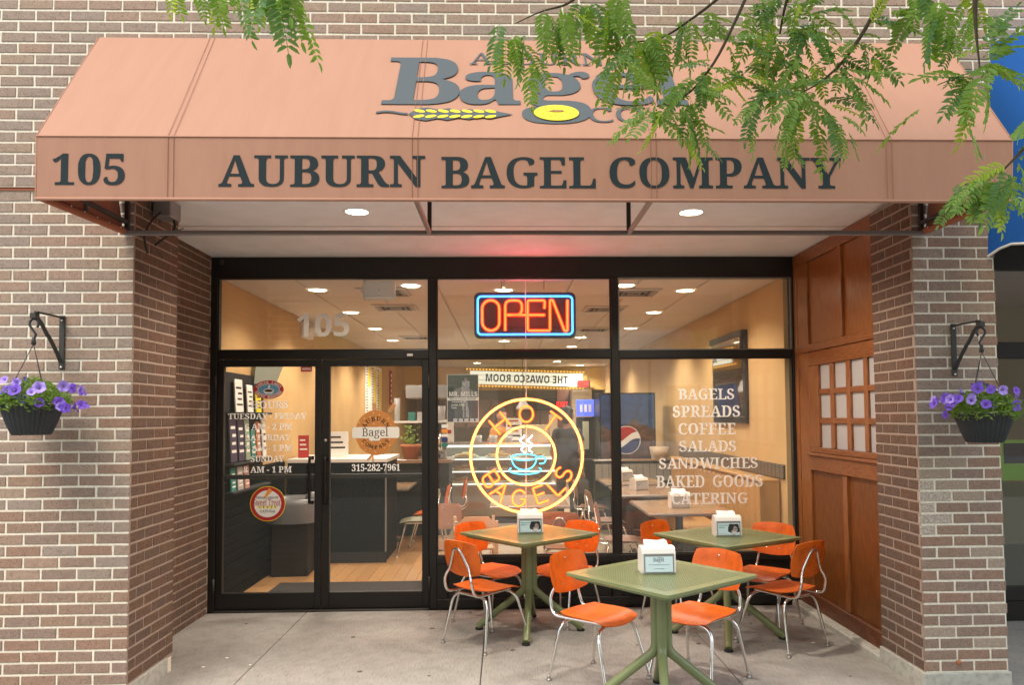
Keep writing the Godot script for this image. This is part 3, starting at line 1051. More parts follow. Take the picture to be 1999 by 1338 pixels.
	var menu := [["BAGELS", 1325, 760, 1436, 781], ["SPREADS", 1313, 793, 1447, 815], ["COFFEE", 1324, 827, 1438, 849], ["SALADS", 1325, 861, 1438, 882], ["SANDWICHES", 1284, 894, 1480, 915], ["BAKED  GOODS", 1278, 928, 1489, 951], ["CATERING", 1308, 962, 1459, 983]]
	o = Vector3(1.3170, 1.8733, -2.1320)
	o2 = Vector3(2.2523, 0.8677, -2.1320)
	for h in menu:
		var x0: float = lerpf(o.x, o2.x, (h[1] - 1278) / 211.0)
		var x1: float = lerpf(o.x, o2.x, (h[3] - 1278) / 211.0)
		var y0: float = lerpf(o.y, o2.y, (h[4] - 760) / 223.0)
		var y1: float = lerpf(o.y, o2.y, (h[2] - 760) / 223.0)
		text(s, "lettering", h[0], font_serif, M.vinyl_white, Transform3D(Basis.IDENTITY, Vector3((x0 + x1) / 2, (y0 + y1) / 2, -2.132)), x1 - x0, y1 - y0, 0.001)
	# coffee roasters' oval
	var c := Vector3(-2.0338, 1.8901, -2.1320)
	var e := MB.new()
	disc(e, c, 0.128, 0.080, 0.0012)
	var oval := put("oval_sticker", e, M.red_print, s)
	var e1 := MB.new()
	disc(e1, c + Vector3(0, 0, 0.0012), 0.094, 0.05, 0.0006)
	put("oval_rim", e1, M.pale_paper, oval)
	var e2 := MB.new()
	disc(e2, c + Vector3(0, 0, 0.0018), 0.090, 0.046, 0.0006)
	put("oval_sky", e2, mat("sticker_blue", Color(0.12, 0.30, 0.45), 0.6), oval)
	var e3 := MB.new()
	disc(e3, c + Vector3(0, -0.012, 0.0024), 0.045, 0.020, 0.0006, 24)
	e3.prism(PackedVector2Array([Vector2(c.x - 0.045, c.y - 0.012), Vector2(c.x - 0.03, c.y - 0.036), Vector2(c.x + 0.03, c.y - 0.036), Vector2(c.x + 0.045, c.y - 0.012)]), c.z + 0.0024, c.z + 0.0029)
	e3.prism(PackedVector2Array([Vector2(c.x - 0.005, c.y + 0.01), Vector2(c.x + 0.008, c.y + 0.01), Vector2(c.x + 0.012, c.y + 0.028), Vector2(c.x + 0.004, c.y + 0.044), Vector2(c.x - 0.004, c.y + 0.026)]), c.z + 0.0024, c.z + 0.0029)
	put("oval_cup", e3, M.pale_paper, oval)
	var e4 := MB.new()
	disc(e4, c + Vector3(0, -0.010, 0.003), 0.036, 0.012, 0.0005, 20)
	put("oval_coffee", e4, M.brown_ink, oval)
	arc_text(oval, "oval_lettering", "FINGER LAKES", font_serif, M.pale_paper, Transform3D(Basis.IDENTITY, c + Vector3(0, 0, 0.0014)), 0.109, 0.064, 162, 18, 0.020)
	arc_text(oval, "oval_lettering", "COFFEE ROASTERS", font_serif, M.pale_paper, Transform3D(Basis.IDENTITY, c + Vector3(0, 0, 0.0014)), 0.110, 0.065, 194, 346, 0.020, true)
	put("warning_sticker", rspan(Vector3(-1.7587, 2.0881, -2.1320), Vector3(-1.6657, 2.0431, -2.1310), 0.0002), M.red_print, s)
	text(s, "lettering", "WARNING", font_sans, M.pale_paper, Transform3D(Basis.IDENTITY, Vector3(-1.7118, 2.0677, -2.1300)), 0.0748, 0.0222, 0.0006)
	# bagel company emblem on the right door
	c = Vector3(-1.1132, 1.5117, -2.1320)
	var g := MB.new()
	disc(g, c, 0.177, 0.195, 0.0012, 48)
	var em := put("emblem", g, mat("bagel_orange", Color(0.55, 0.22, 0.05), 0.7), s)
	for k in 44:
		var an := k * 2.399
		var rr := 0.165 * sqrt((k + 3.0) / 47.0)
		var sd := MB.new()
		disc(sd, Vector3.ZERO, 0.0075, 0.0045, 0.0006, 8, Transform3D(Basis(Vector3(0, 0, 1), k * 1.3), c + Vector3(cos(an) * rr, sin(an) * rr * 1.1, 0.0012)))
		put("seed", sd, mat("seed_cream", Color(0.72, 0.50, 0.30), 0.7) if k == 0 else M.seed_cream, em)
	var bn := MB.new()
	bn.prism(round_rect(c.x, c.y, 0.405, 0.096, 0.02), c.z + 0.0018, c.z + 0.0024)
	bn.prism(round_rect(c.x - 0.01, c.y - 0.05, 0.10, 0.04, 0.019), c.z + 0.0018, c.z + 0.0023)
	put("banner", bn, M.pale_paper, em)
	text(em, "lettering", "Bagel", font_plain, M.brown_ink, Transform3D(Basis.IDENTITY, c + Vector3(-0.005, -0.006, 0.0026)), 0.225, 0.092, 0.0006)
	arc_text(em, "lettering", "AUBURN", font_serif, M.brown_ink, Transform3D(Basis.IDENTITY, c + Vector3(0, -0.005, 0.0024)), 0.118, 0.125, 158, 22, 0.038)
	arc_text(em, "lettering", "COMPANY", font_serif, M.brown_ink, Transform3D(Basis.IDENTITY, c + Vector3(0, 0.005, 0.0024)), 0.124, 0.130, 208, 332, 0.032, true)
	var wh := MB.new()
	for q in [[-0.01, 0.20, 0.1], [0.13, 0.20, -0.6]]:
		for k in 6:
			for sg in [-1, 1]:
				disc(wh, Vector3.ZERO, 0.016, 0.006, 0.001, 8, Transform3D(Basis(Vector3(0, 0, 1), q[2] + PI / 2 - sg * 0.6), c + Vector3(q[0], q[1], 0) + (Vector3(0, 0.014 * k - 0.02, 0) + Vector3(0.009 * sg, 0, 0)).rotated(Vector3(0, 0, 1), q[2])))
	wh.prism(PackedVector2Array([Vector2(c.x - 0.04, c.y - 0.19), Vector2(c.x - 0.02, c.y - 0.19), Vector2(c.x - 0.015, c.y - 0.255), Vector2(c.x - 0.03, c.y - 0.255), Vector2(c.x - 0.032, c.y - 0.215), Vector2(c.x - 0.07, c.y - 0.245), Vector2(c.x - 0.078, c.y - 0.23)]), c.z, c.z + 0.001)
	put("wheat", wh, mat("wheat_tan", Color(0.62, 0.30, 0.12), 0.7), em)
	# sweet treat sign on the left door
	c = Vector3(-2.0338, 0.9097, -2.1310)
	var sw: MeshInstance3D
	for q in [[0.150, M.print_yellow, 0.0], [0.145, M.red_print, 0.001], [0.115, M.pale_paper, 0.002]]:
		var dk := MB.new()
		disc(dk, c + Vector3(0, 0, q[2]), q[0], q[0], 0.001)
		if q[2] == 0.0:
			sw = put("round_sign", dk, q[1], s)
		else:
			put("sign_ring", dk, q[1], sw)
	text(sw, "lettering", "Sweet Treat", font_plain, M.red_print, Transform3D(Basis.IDENTITY, Vector3(-2.0388, 0.9213, -2.1260)), 0.2305, 0.0567, 0.0008)
	text(sw, "lettering", "FINGER LAKES NY", font_plain, M.black_ink, Transform3D(Basis.IDENTITY, Vector3(-2.0349, 0.9627, -2.1260)), 0.1870, 0.0175, 0.0008)
	text(sw, "lettering", "CAYUGA", font_plain, M.black_ink, Transform3D(Basis.IDENTITY, Vector3(-2.0317, 0.8470, -2.1260)), 0.1304, 0.0218, 0.0008)
	for k in 5:
		var dm := MB.new()
		disc(dm, c + Vector3(-0.066 + 0.033 * k, -0.028, 0.003), 0.015, 0.015, 0.0008, 4)
		put("diamond", dm, M.print_yellow, sw)
		text(sw, "lettering", "TRAIL"[k], font_sans, M.black_ink, Transform3D(Basis.IDENTITY, c + Vector3(-0.066 + 0.033 * k, -0.028, 0.0042)), -1.0, 0.013, 0.0005)
	var cone := MB.new()
	for k in 4:
		disc(cone, Vector3.ZERO, 0.022 - 0.004 * k, 0.012, 0.001, 14, Transform3D(Basis(Vector3(0, 0, 1), -0.9), c + Vector3(0.02 - 0.013 * k, 0.115 - 0.018 * k, 0.003 + 0.001 * k)))
	put("cone_print", cone, M.orange_print, sw)
	# payment stickers at the left edge of the centre window
	var k := 0
	for q in [[M.pale_paper, 829, 836], [M.orange_print, 838, 846], [M.pale_paper, 848, 853], [M.navy_print, 855, 864], [M.teal_print, 866, 873]]:
		put("card_sticker", rspan(Vector3(-0.5475, 1.5782, -2.1330) + Vector3(0, -0.0044 * (q[2] - 829.0), 0), Vector3(-0.4942, 1.5778, -2.1320) + Vector3(0, -0.0044 * (q[1] - 829.0), 0), 0.0002), q[0], s)
		k += 1


func double_pane(a: Vector3, b: Vector3) -> MB:  # insulated glass: two sheets
	var m := MB.new()
	m.flat()
	for z in [a.z, a.z - 0.014]:
		m.poly([Vector3(a.x, a.y, z), Vector3(b.x, a.y, z), Vector3(b.x, b.y, z), Vector3(a.x, b.y, z)], Vector3.BACK)
	return m


func sheet(a: Vector3, b: Vector3) -> MB:
	var m := MB.new()
	m.flat()
	m.poly([Vector3(a.x, a.y, a.z), Vector3(b.x, a.y, a.z), Vector3(b.x, b.y, a.z), Vector3(a.x, b.y, a.z)], Vector3.BACK)
	return m


# ---------------------------------------------------------------- varnished wooden side wall
func wood_wall() -> void:
	var w := thing("panelled_wall", "varnished wooden panel wall with twelve small panes right of the shop windows", "wooden wall")
	var x := 2.55
	put("core", span_of(Vector3(2.585, 0.05, -2.2), Vector3(2.70, 3.035, -0.54)), M.varnished_dark, w)
	var bd := func(called: String, z0: float, z1: float, y0: float, y1: float, out: float, m: Material, bev := 0.004) -> void:
		put(called, rspan(Vector3(x - out, y0, z0), Vector3(2.586, y1, z1), bev), m, w)
	# panels, sunk
	bd.call("panel", -1.80, -1.195, 2.23, 2.93, -0.022, M.varnished_wood)
	bd.call("panel", -1.14, -0.56, 2.23, 2.93, -0.022, M.varnished_wood)
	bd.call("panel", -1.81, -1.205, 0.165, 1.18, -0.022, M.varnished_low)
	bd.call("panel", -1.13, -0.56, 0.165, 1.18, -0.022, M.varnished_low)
	# stiles and rails
	bd.call("rail", -2.098, -0.545, 2.931, 3.034, 0.0, M.varnished_rail)
	bd.call("stile", -2.098, -2.02, 0.06, 2.93, 0.0, M.varnished_wood)
	bd.call("stile", -2.018, -1.802, 2.171, 2.929, -0.004, M.varnished_wood)
	bd.call("stile", -1.193, -1.142, 2.231, 2.929, 0.0, M.varnished_wood)
	bd.call("rail", -2.018, -0.545, 2.166, 2.229, 0.004, M.varnished_rail)
	bd.call("stile", -2.018, -1.812, 0.165, 2.165, -0.006, M.varnished_wood)
	bd.call("stile", -1.203, -1.132, 0.166, 1.179, 0.0, M.varnished_wood)
	bd.call("rail", -1.81, -0.545, 1.181, 1.30, 0.006, M.varnished_rail)
	bd.call("ledge", -1.83, -0.545, 1.301, 1.325, 0.022, M.varnished_rail)
	bd.call("base_board", -2.097, -0.545, 0.03, 0.163, 0.012, M.varnished_dark)
	# glazed part: a frame of bars round twelve frosted panes
	bd.call("rail", -1.80, -0.545, 2.045, 2.160, -0.002, M.varnished_rail)
	bd.call("rail", -1.80, -0.545, 1.327, 1.372, -0.002, M.varnished_rail)
	bd.call("stile", -1.80, -1.62, 1.373, 2.044, -0.003, M.varnished_wood)
	var cols := [[-1.60, -1.405], [-1.325, -1.118], [-1.038, -0.836], [-0.764, -0.56]]
	var rows := [[1.385, 1.560], [1.622, 1.795], [1.855, 2.03]]
	for i in 4:
		if i < 3:
			bd.call("glazing_bar", cols[i][1] + 0.008, cols[i + 1][0] - 0.008, 1.373, 2.044, -0.004, M.varnished_wood)
	for r in 2:
		for i in 4:
			bd.call("glazing_bar", cols[i][0] - 0.007, cols[i][1] + 0.007, rows[r][1] + 0.008, rows[r + 1][0] - 0.008, -0.006, M.varnished_rail)
	for i in 4:
		for r in 3:
			put("pane", span_of(Vector3(2.575, rows[r][0] - 0.012, cols[i][0] - 0.012), Vector3(2.584, rows[r][1] + 0.012, cols[i][1] + 0.012)), M.frosted, w)
	put("concrete_curb", rspan(Vector3(2.47, -0.05, -2.09), Vector3(2.72, 0.045, -0.535), 0.015), M.concrete_base, w)


# ---------------------------------------------------------------- the shop next door
func neighbour() -> void:
	var s := thing("shop_front", "dark glass shop front of the next shop beyond the right pier", "shop front")
	var z := -1.45
	put("soffit", span_of(Vector3(2.995, 3.0, -1.6), Vector3(8.0, 3.06, -0.02)), M.soffit_white, s)
	put("header", rspan(Vector3(3.0, 2.80, z - 0.1), Vector3(8, 2.999, z), 0.004), M.black_frame, s)
	put("transom_bar", rspan(Vector3(3.0, 2.08, z - 0.1), Vector3(8, 2.21, z), 0.004), M.black_frame, s)
	put("sill", rspan(Vector3(3.0, 0.16, z - 0.1), Vector3(8, 0.26, z), 0.004), M.black_frame, s)
	put("kick_panel", rspan(Vector3(3.0, 0.0, z - 0.12), Vector3(8, 0.159, z - 0.01), 0.004), M.black_frame, s)
	put("jamb", rspan(Vector3(2.995, 0.0, z - 0.1), Vector3(3.07, 2.80, z - 0.002), 0.004), M.black_frame, s)
	put("pane", sheet(Vector3(3.07, 0.26, z - 0.05), Vector3(8, 2.08, z - 0.05)), M.pane_glass, s)
	put("pane", sheet(Vector3(3.07, 2.21, z - 0.05), Vector3(8, 2.80, z - 0.05)), M.pane_glass, s)
	put("back_wall", span_of(Vector3(2.7, 0.0, -5.2), Vector3(9, 3.0, -5.0)), mat("olive_wall", Color(0.34, 0.32, 0.20), 0.9), s)
	put("floor", span_of(Vector3(2.7, -0.05, -5.0), Vector3(9, -0.005, -1.57)), M.grey_metal, s)
	put("ceiling", span_of(Vector3(2.7, 3.0, -5.0), Vector3(9, 3.05, -1.61)), M.ceiling_tile, s)
	put("side_wall", span_of(Vector3(8.9, 0.0, -5.0), Vector3(9.1, 3.0, -1.5)), M.olive_wall, s)
	var gs := thing("mural_reflection", "reflection of a green mural built as a board in the next shop window on the right", "poster", "", Vector3(4.4, 1.1, -2.2))  # a reflected mural, built as a solid board behind the glass
	put("board", span_of(Vector3(-0.9, -0.06, -0.02), Vector3(0.9, 0.30, 0.0)), mat("mural_green", Color(0.20, 0.38, 0.03), 0.6), gs)
	for k in 4:
		put("dark_window", span_of(Vector3(-0.78 + 0.42 * k, 0.09, 0.001), Vector3(-0.56 + 0.42 * k, 0.27, 0.004)), M.black_ink, gs)
	var b := thing("awning", "bright blue cloth awning of the next shop at the right edge", "awning")
	var r := Vector3(2.955, 2.60, 0.0)
	var rt := Vector3(3.02, 3.93, 0.0)
	var f := Vector3(3.30, 2.80, 1.05)
	var ft := Vector3(3.32, 3.22, 1.0)
	var sd := MB.new()
	sd.smooth()
	var n := 14
	var pts := []
	for j in 9:
		for i in n + 1:
			var u := float(i) / n
			var v := float(j) / 8
			var lo := r.lerp(f, u) + Vector3(0, -0.05 * sin(u * PI * 0.9) + 0.035 * sin(u * PI * 4.0), 0)
			var hi := rt.lerp(ft, u) + Vector3(0.0, 0.28 * sin(u * PI * 0.75) * (1.0 - u * 0.3), 0)
			pts.append(lo.lerp(hi, v) + Vector3(-0.025 * sin(v * PI) * sin(u * 7.0), 0, 0))
	for j in 8:
		for i in n:
			var k := j * (n + 1) + i
			sd.poly([pts[k], pts[k + 1], pts[k + n + 2], pts[k + n + 1]], Vector3.LEFT)
	put("side_panel", sd, M.blue_cloth, b)
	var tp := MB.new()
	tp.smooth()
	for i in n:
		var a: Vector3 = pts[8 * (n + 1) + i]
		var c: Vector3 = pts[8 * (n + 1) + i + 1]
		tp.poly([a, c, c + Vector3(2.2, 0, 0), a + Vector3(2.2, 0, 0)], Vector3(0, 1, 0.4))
	put("canopy", tp, mat("blue_sky_lit", Color(0.01, 0.22, 0.62), 0.8), b)  # same blue cloth, sky light on the slope put into a lighter colour
	put("valance", span_of(Vector3(3.30, 2.80, 1.035), Vector3(5.52, 3.22, 1.045)), M.blue_cloth, b)
	var hm := MB.new()
	var path := []
	for i in n + 1:
		path.append(pts[i])
	hm.tube(path, 0.008, 5)
	put("hem", hm, M.pale_paper, b)


# ---------------------------------------------------------------- the dining room
func interior() -> void:
	var L := -2.5
	var R := 2.5
	var H := 2.862
	var B := -14.5
	struct("room_floor", span_of(Vector3(-3, -0.2, -18), Vector3(3, -0.006, -2.2)), M.grout)
	var fl := struct("tiled_floor", span_of(Vector3(-0.62, -0.006, -14.4), Vector3(2.49, -0.004, -2.24)), M.grout)
	var tm := []
	for v in 2:
		tm.append(rspan(Vector3(-0.214, 0, -0.214), Vector3(0.214, 0.006 - 0.001 * v, 0.214), 0.002).mesh())
	for i in 8:
		for j in 28:
			var p := Vector3(-0.40 + 0.435 * i, -0.005, -2.46 - 0.435 * j)
			if p.x < 2.4 and p.z > -14.3:
				var t := put("tile", tm[(i + j) % 2], M.floor_tile, fl)
				t.position = p
	var wf := struct("plank_floor", span_of(Vector3(L, -0.006, -14.4), Vector3(-0.63, -0.004, -2.24)), M.grout)
	var pm := rspan(Vector3(-0.059, 0, -1.808), Vector3(0.059, 0.006, 0.0), 0.0015).mesh()
	var pm2 := rspan(Vector3(-0.059, 0, -0.598), Vector3(0.059, 0.006, 0.0), 0.0015).mesh()
	var pm3 := rspan(Vector3(-0.059, 0, -1.198), Vector3(0.059, 0.006, 0.0), 0.0015).mesh()
	for i in 15:
		var first: float = [0.0, 0.6, 1.2][(i * 2) % 3]
		if first > 0.0:
			var t0 := put("plank", pm2 if first < 1.0 else pm3, M.plank[(i * 5 + 1) % 4], wf)
			t0.position = Vector3(-2.42 + 0.1215 * i, -0.005, -2.24)
		for j in 6:
			var t := put("plank", pm, M.plank[(i * 7 + j * 3) % 4], wf)
			t.position = Vector3(-2.42 + 0.1215 * i, -0.005, -2.24 - first - 1.81 * j)
	struct("room_ceiling", span_of(Vector3(-2.9, H + 0.02, -18), Vector3(2.9, 3.035, -2.2)), M.ceiling_bar)
	var cl := struct("tiled_ceiling", span_of(Vector3(L, H + 0.008, B), Vector3(R, H + 0.018, -2.2)), M.ceiling_bar)
	var cm := rspan(Vector3(-0.298, 0.0, -0.604), Vector3(0.298, 0.008, 0.604), 0.003).mesh()
	for i in 8:
		for j in 10:
			var t := put("ceiling_tile", cm, M.ceiling_tile, cl)
			t.position = Vector3(-2.16 + 0.617 * i, H - 0.001, -2.85 - 1.222 * j)
	struct("room_wall_left", span_of(Vector3(-2.7, 0, -18), Vector3(L, H + 0.02, -2.21)), M.tan_wall)
	struct("room_wall_right", span_of(Vector3(R, 0, -18), Vector3(2.7, H + 0.02, -2.21)), M.tan_wall)
	struct("room_wall_back", span_of(Vector3(-2.7, 0, -17.6), Vector3(2.7, H + 0.02, -17.4)), M.cream_wall)
	struct("bulkhead", span_of(Vector3(L, 2.28, B - 0.2), Vector3(R, H + 0.01, B)), M.yellow_wall)
	var col := struct("brick_column", span_of(Vector3(1.62, 0, -14.9), Vector3(2.1, 2.28, -13.9)), M.mortar_grey)
	for k in 22:
		put("brick", rspan(Vector3(1.62, 0.05 + 0.1 * k, -13.9), Vector3(2.1, 0.14 + 0.1 * k, -13.885), 0.003), M.cream_wall, col)
	struct("brown_door_wall", span_of(Vector3(1.30, 0, -14.6), Vector3(1.61, 2.28, -14.4)), mat("brown_paint", Color(0.16, 0.06, 0.035), 0.6))
	# ceiling lamps, in rows
	var rows := [["leftmost row", [[-1.77, -2.75], [-1.77, -4.35], [-1.77, -6.02], [-1.77, -7.68], [-1.77, -9.39]]], ["inner left row", [[-0.86, -2.51], [-0.62, -9.56], [-0.62, -13.0]]], ["middle row", [[0.0, -2.78], [0.0, -7.85]]], ["inner right row", [[1.13, -2.53], [1.19, -7.33], [1.19, -8.92], [1.19, -12.65]]], ["rightmost row", [[1.77, -2.84], [1.77, -4.43], [1.77, -6.09], [1.77, -10.5], [1.84, -14.0]]]]
	for r in rows:
		for k in r[1].size():
			var n: String = ["nearest", "second", "third", "fourth", "fifth"][k]
			downlight(Vector3(r[1][k][0], H - 0.002, r[1][k][1]), "%s lamp from the glass in the %s of recessed dining room lamps" % [n, r[0]], 0.085, 0.95 if r[1][k][1] > -3.5 else 1.5, "dining room ceiling lamps")
	for v in [[-1.2, -3.95, "behind the glass 105"], [1.14, -4.1, "right of the open sign, nearer"], [1.26, -6.2, "right of the open sign, farther"], [-1.35, -7.2, "left, above the doors"], [1.29, -2.95, "nearest, at the top of the right window"], [-1.16, -2.86, "nearest, behind the white box"]]:
		var t := thing("ceiling_vent", "square slatted ceiling vent, %s" % v[2], "vent", "ceiling vents", Vector3(v[0], H, v[1]))
		put("housing", span_of(Vector3(-0.24, -0.006, -0.24), Vector3(0.24, -0.002, 0.24)), M.ceiling_bar, t)
		for k in 4:
			var e := 0.22 - 0.055 * k
			var fb := MB.new()
			fb.tube([Vector3(-e, -0.012, -e), Vector3(e, -0.012, -e), Vector3(e, -0.012, e), Vector3(-e, -0.012, e)], 0.009, 4, true)
			put("slat_ring", fb, M.white_plastic if k == 0 else M.tube_steel, t)
		put("dark_core", span_of(Vector3(-0.15, -0.010, -0.15), Vector3(0.15, -0.0065, 0.15)), M.black_matt, t)
	# left wall: emergency lamp, dark panelling, leaflet rack, bin
	var el := thing("emergency_light", "twin head emergency light on the tan left wall", "emergency light", "", Vector3(L, 2.735, -5.1))
	put("housing", rspan(Vector3(0.0, -0.10, -0.20), Vector3(0.07, 0.10, 0.20), 0.01), M.white_plastic, el)
	for z in [-0.13, 0.13]:
		var hd := MB.new()
		hd.lathe([Vector2(0, -0.03), Vector2(0.055, -0.03), Vector2(0.07, 0.05), Vector2(0, 0.06)], 16, Transform3D(Basis(Vector3(0, 0, 1), -PI / 2), Vector3(0.12, 0.0, z)))
		put("lamp_head", hd, M.white_plastic, el)
	var wsc := struct("wainscot", span_of(Vector3(L, 0, -4.2), Vector3(L + 0.02, 1.16, -2.24)), M.black_panel)
	for k in 14:
		put("board", rspan(Vector3(L + 0.02, 0.02 + 0.081 * k, -4.19), Vector3(L + 0.032, 0.096 + 0.081 * k, -2.25), 0.003), M.black_panel, wsc)
	var rk := thing("leaflet_rack", "black wall rack for leaflets inside the left door", "leaflet rack", "", Vector3(L, 0, 0))
	put("back_panel", rspan(Vector3(0.0, 0.95, -3.40), Vector3(0.03, 2.06, -2.30), 0.004), M.black_matt, rk)
	for y in [0.97, 1.22, 1.68]:
		put("pocket_shelf", rspan(Vector3(0.03, y, -3.40), Vector3(0.12, y + 0.02, -2.30), 0.003), M.black_matt, rk)
	var fly := [["stack of white newspapers with folded top page", M.pale_paper, -2.55, 1.70, 0.20, 0.30], ["white take-away menu in a holder", M.pale_paper, -2.85, 1.70, 0.16, 0.26], ["yellow flyer beside white menu", M.print_yellow, -3.10, 1.70, 0.15, 0.2], ["dark purple concert flyer", mat("plum_print", Color(0.055, 0.04, 0.075), 0.6), -2.42, 1.25, 0.16, 0.42], ["second dark flyer with pale lines", M.plum_print, -2.62, 1.25, 0.15, 0.40], ["pale green brochure", mat("pale_green_print", Color(0.26, 0.34, 0.25), 0.6), -2.80, 1.25, 0.12, 0.38], ["teal brochure with white title", M.teal_print, -2.96, 1.25, 0.12, 0.28], ["rust red brochure", M.terracotta, -3.12, 1.25, 0.12, 0.36], ["narrow white leaflet on right end of rack", M.pale_paper, -3.30, 1.25, 0.1, 0.4], ["green brochure on the bottom shelf", M.teal_print, -2.42, 0.98, 0.12, 0.22], ["pale grey and red magazine", mat("grey_print", Color(0.42, 0.40, 0.40), 0.6), -2.60, 0.98, 0.14, 0.22], ["pink face cover magazine", mat("pink_print", Color(0.50, 0.26, 0.20), 0.6), -2.78, 0.98, 0.12, 0.22]]
	for f in fly:
		var t := thing("leaflet", f[0] + " in the rack by the left door", "leaflet", "", Vector3(L + 0.07, f[3], f[2]))
		t.rotation.z = 0.06
		put("cover", rspan(Vector3(0.0, 0.0, -f[4] / 2), Vector3(0.012, f[5], f[4] / 2), 0.001), f[1], t)
		for k in 4:
			put("print_line", span_of(Vector3(0.012, f[5] * (0.2 + 0.17 * k), -f[4] * (0.38 - 0.06 * (k % 2))), Vector3(0.0135, f[5] * (0.26 + 0.17 * k), f[4] * (0.35 - 0.1 * (k % 3)))), M.black_ink if f[1] == M.pale_paper or f[1] == M.print_yellow else M.pale_paper, t)
	var bag := thing("paper_bag", "crumpled grey print bag above the leaflet rack", "bag", "", Vector3(L + 0.1, 1.98, -3.2))
	var bg := MB.new()
	bg.smooth()
	bg.prism(PackedVector2Array([Vector2(-0.16, 0), Vector2(0.1, 0.02), Vector2(0.18, 0.2), Vector2(0.05, 0.26), Vector2(-0.14, 0.2)]), 0.0, 0.06, Transform3D(Basis(Vector3.UP, 0.9), Vector3.ZERO))
	put("bag", bg, mat("bag_print", Color(0.22, 0.24, 0.19), 0.7), bag)
	var bin := thing("litter_bin", "dark square litter bin with grey bag behind the left door", "bin", "", Vector3(-2.24, 0, -3.72), 0.05)
	put("body", rspan(Vector3(-0.19, 0.0, -0.19), Vector3(0.19, 0.74, 0.19), 0.012), mat("bin_brown", Color(0.022, 0.016, 0.013), 0.6, 0, 0.25), bin)
	var lb := MB.new()
	lb.smooth()
	lb.lathe([Vector2(0.285, 0.55), Vector2(0.292, 0.62), Vector2(0.30, 0.74), Vector2(0.285, 0.80), Vector2(0.24, 0.79), Vector2(0.20, 0.70)], 32, Transform3D(Basis(Vector3.UP, PI / 4), Vector3.ZERO), 0.045, 4)
	lb.lathe([Vector2(0, 0.72), Vector2(0.05, 0.76), Vector2(0.07, 0.82), Vector2(0.05, 0.87), Vector2(0, 0.89)], 12, Transform3D(Basis(), Vector3(0.21, -0.02, 0.1)), 0.12, 5)
	put("liner_bag", lb, mat("liner_grey", Color(0.15, 0.155, 0.155), 0.4), bin)
	var mt := thing("floor_mat", "dark entrance mat on the wooden floor behind the doors", "mat", "", Vector3(-1.45, 0.002, -2.75))
	put("mat", rspan(Vector3(-0.78, 0, -0.45), Vector3(0.78, 0.012, 0.45), 0.004), mat("mat_grey", Color(0.035, 0.03, 0.028), 0.95), mt)
	# black order counter
	var ct := thing("counter", "black panelled counter with pale top behind the doors", "counter")
	put("body", span_of(Vector3(L + 0.04, 0.0, -5.2), Vector3(-1.36, 1.13, -4.27)), M.black_panel, ct)
	put("top", rspan(Vector3(L + 0.04, 1.131, -5.25), Vector3(-1.33, 1.175, -4.23), 0.004), M.white_plastic, ct)
	put("plinth", rspan(Vector3(L + 0.04, 0.0, -4.262), Vector3(-1.345, 0.12, -4.245), 0.003), M.black_matt, ct)
	put("edge_trim", rspan(Vector3(-1.362, 0.121, -4.268), Vector3(-1.345, 1.13, -4.25), 0.003), M.grey_metal, ct)
	# notices and menu boards on the left wall
	for q in [["white notice with black heading standing on the black counter", -2.05, 1.18, 0.24, 0.30], ["small red and cream card standing on the black counter", -2.38, 1.18, 0.12, 0.26]]:
		var t := thing("notice", q[0], "notice", "", Vector3(q[1], q[2], -4.4), 0.1)
		put("sheet", rspan(Vector3(0, 0, -0.004), Vector3(q[3], q[4], 0.0), 0.001), M.pale_paper if q[3] > 0.2 else M.red_print, t)
		for k in 3:
			put("print_line", span_of(Vector3(q[3] * 0.15, q[4] * (0.35 + 0.2 * k), 0.001), Vector3(q[3] * (0.85 - 0.1 * k), q[4] * (0.42 + 0.2 * k), 0.002)), M.black_ink if q[3] > 0.2 else M.pale_paper, t)
	var mb := thing("menu_board", "tall white menu board with small print on the left wall", "menu board", "", Vector3(L, 0, 0))
	for q in 3:
		var m0 := put("menu_sheet", span_of(Vector3(0.004, 1.45, -9.85 - 0.62 * q), Vector3(0.012, 2.62, -9.28 - 0.62 * q)), M.pale_paper, mb)
		put("yellow_band", span_of(Vector3(0.012, 2.2 - 0.35 * q, -9.78 - 0.62 * q), Vector3(0.015, 2.55, -9.56 - 0.62 * q)), M.print_yellow, m0)
		for k in 22:
			put("print_line", span_of(Vector3(0.0125, 1.5 + 0.05 * k, -9.53 - 0.62 * q), Vector3(0.0145, 1.516 + 0.05 * k, -9.32 - 0.62 * q - 0.04 * (k % 3))), M.black_ink, m0)
	var vs := thing("wall_sign", "narrow upright red wall sign beside the menu board", "sign", "", Vector3(L + 0.01, 1.9, -12.3))
	put("board", rspan(Vector3(0, 0, -0.14), Vector3(0.02, 0.75, 0.14), 0.004), M.red_print, vs)
	for k in 6:
		put("letter_block", span_of(Vector3(0.02, 0.06 + 0.11 * k, -0.06), Vector3(0.024, 0.13 + 0.11 * k, 0.06)), M.pale_paper, vs)
	# back counter with plants and machines
	var bc := thing("back_counter", "long wooden topped counter with plants and machines behind the black counter", "counter")
	put("body", span_of(Vector3(-2.46, 0, -6.9), Vector3(-0.78, 1.0, -6.2)), M.black_matt, bc)
	put("top", rspan(Vector3(-2.46, 1.001, -6.95), Vector3(-0.74, 1.05, -6.12), 0.004), M.table_laminate, bc)
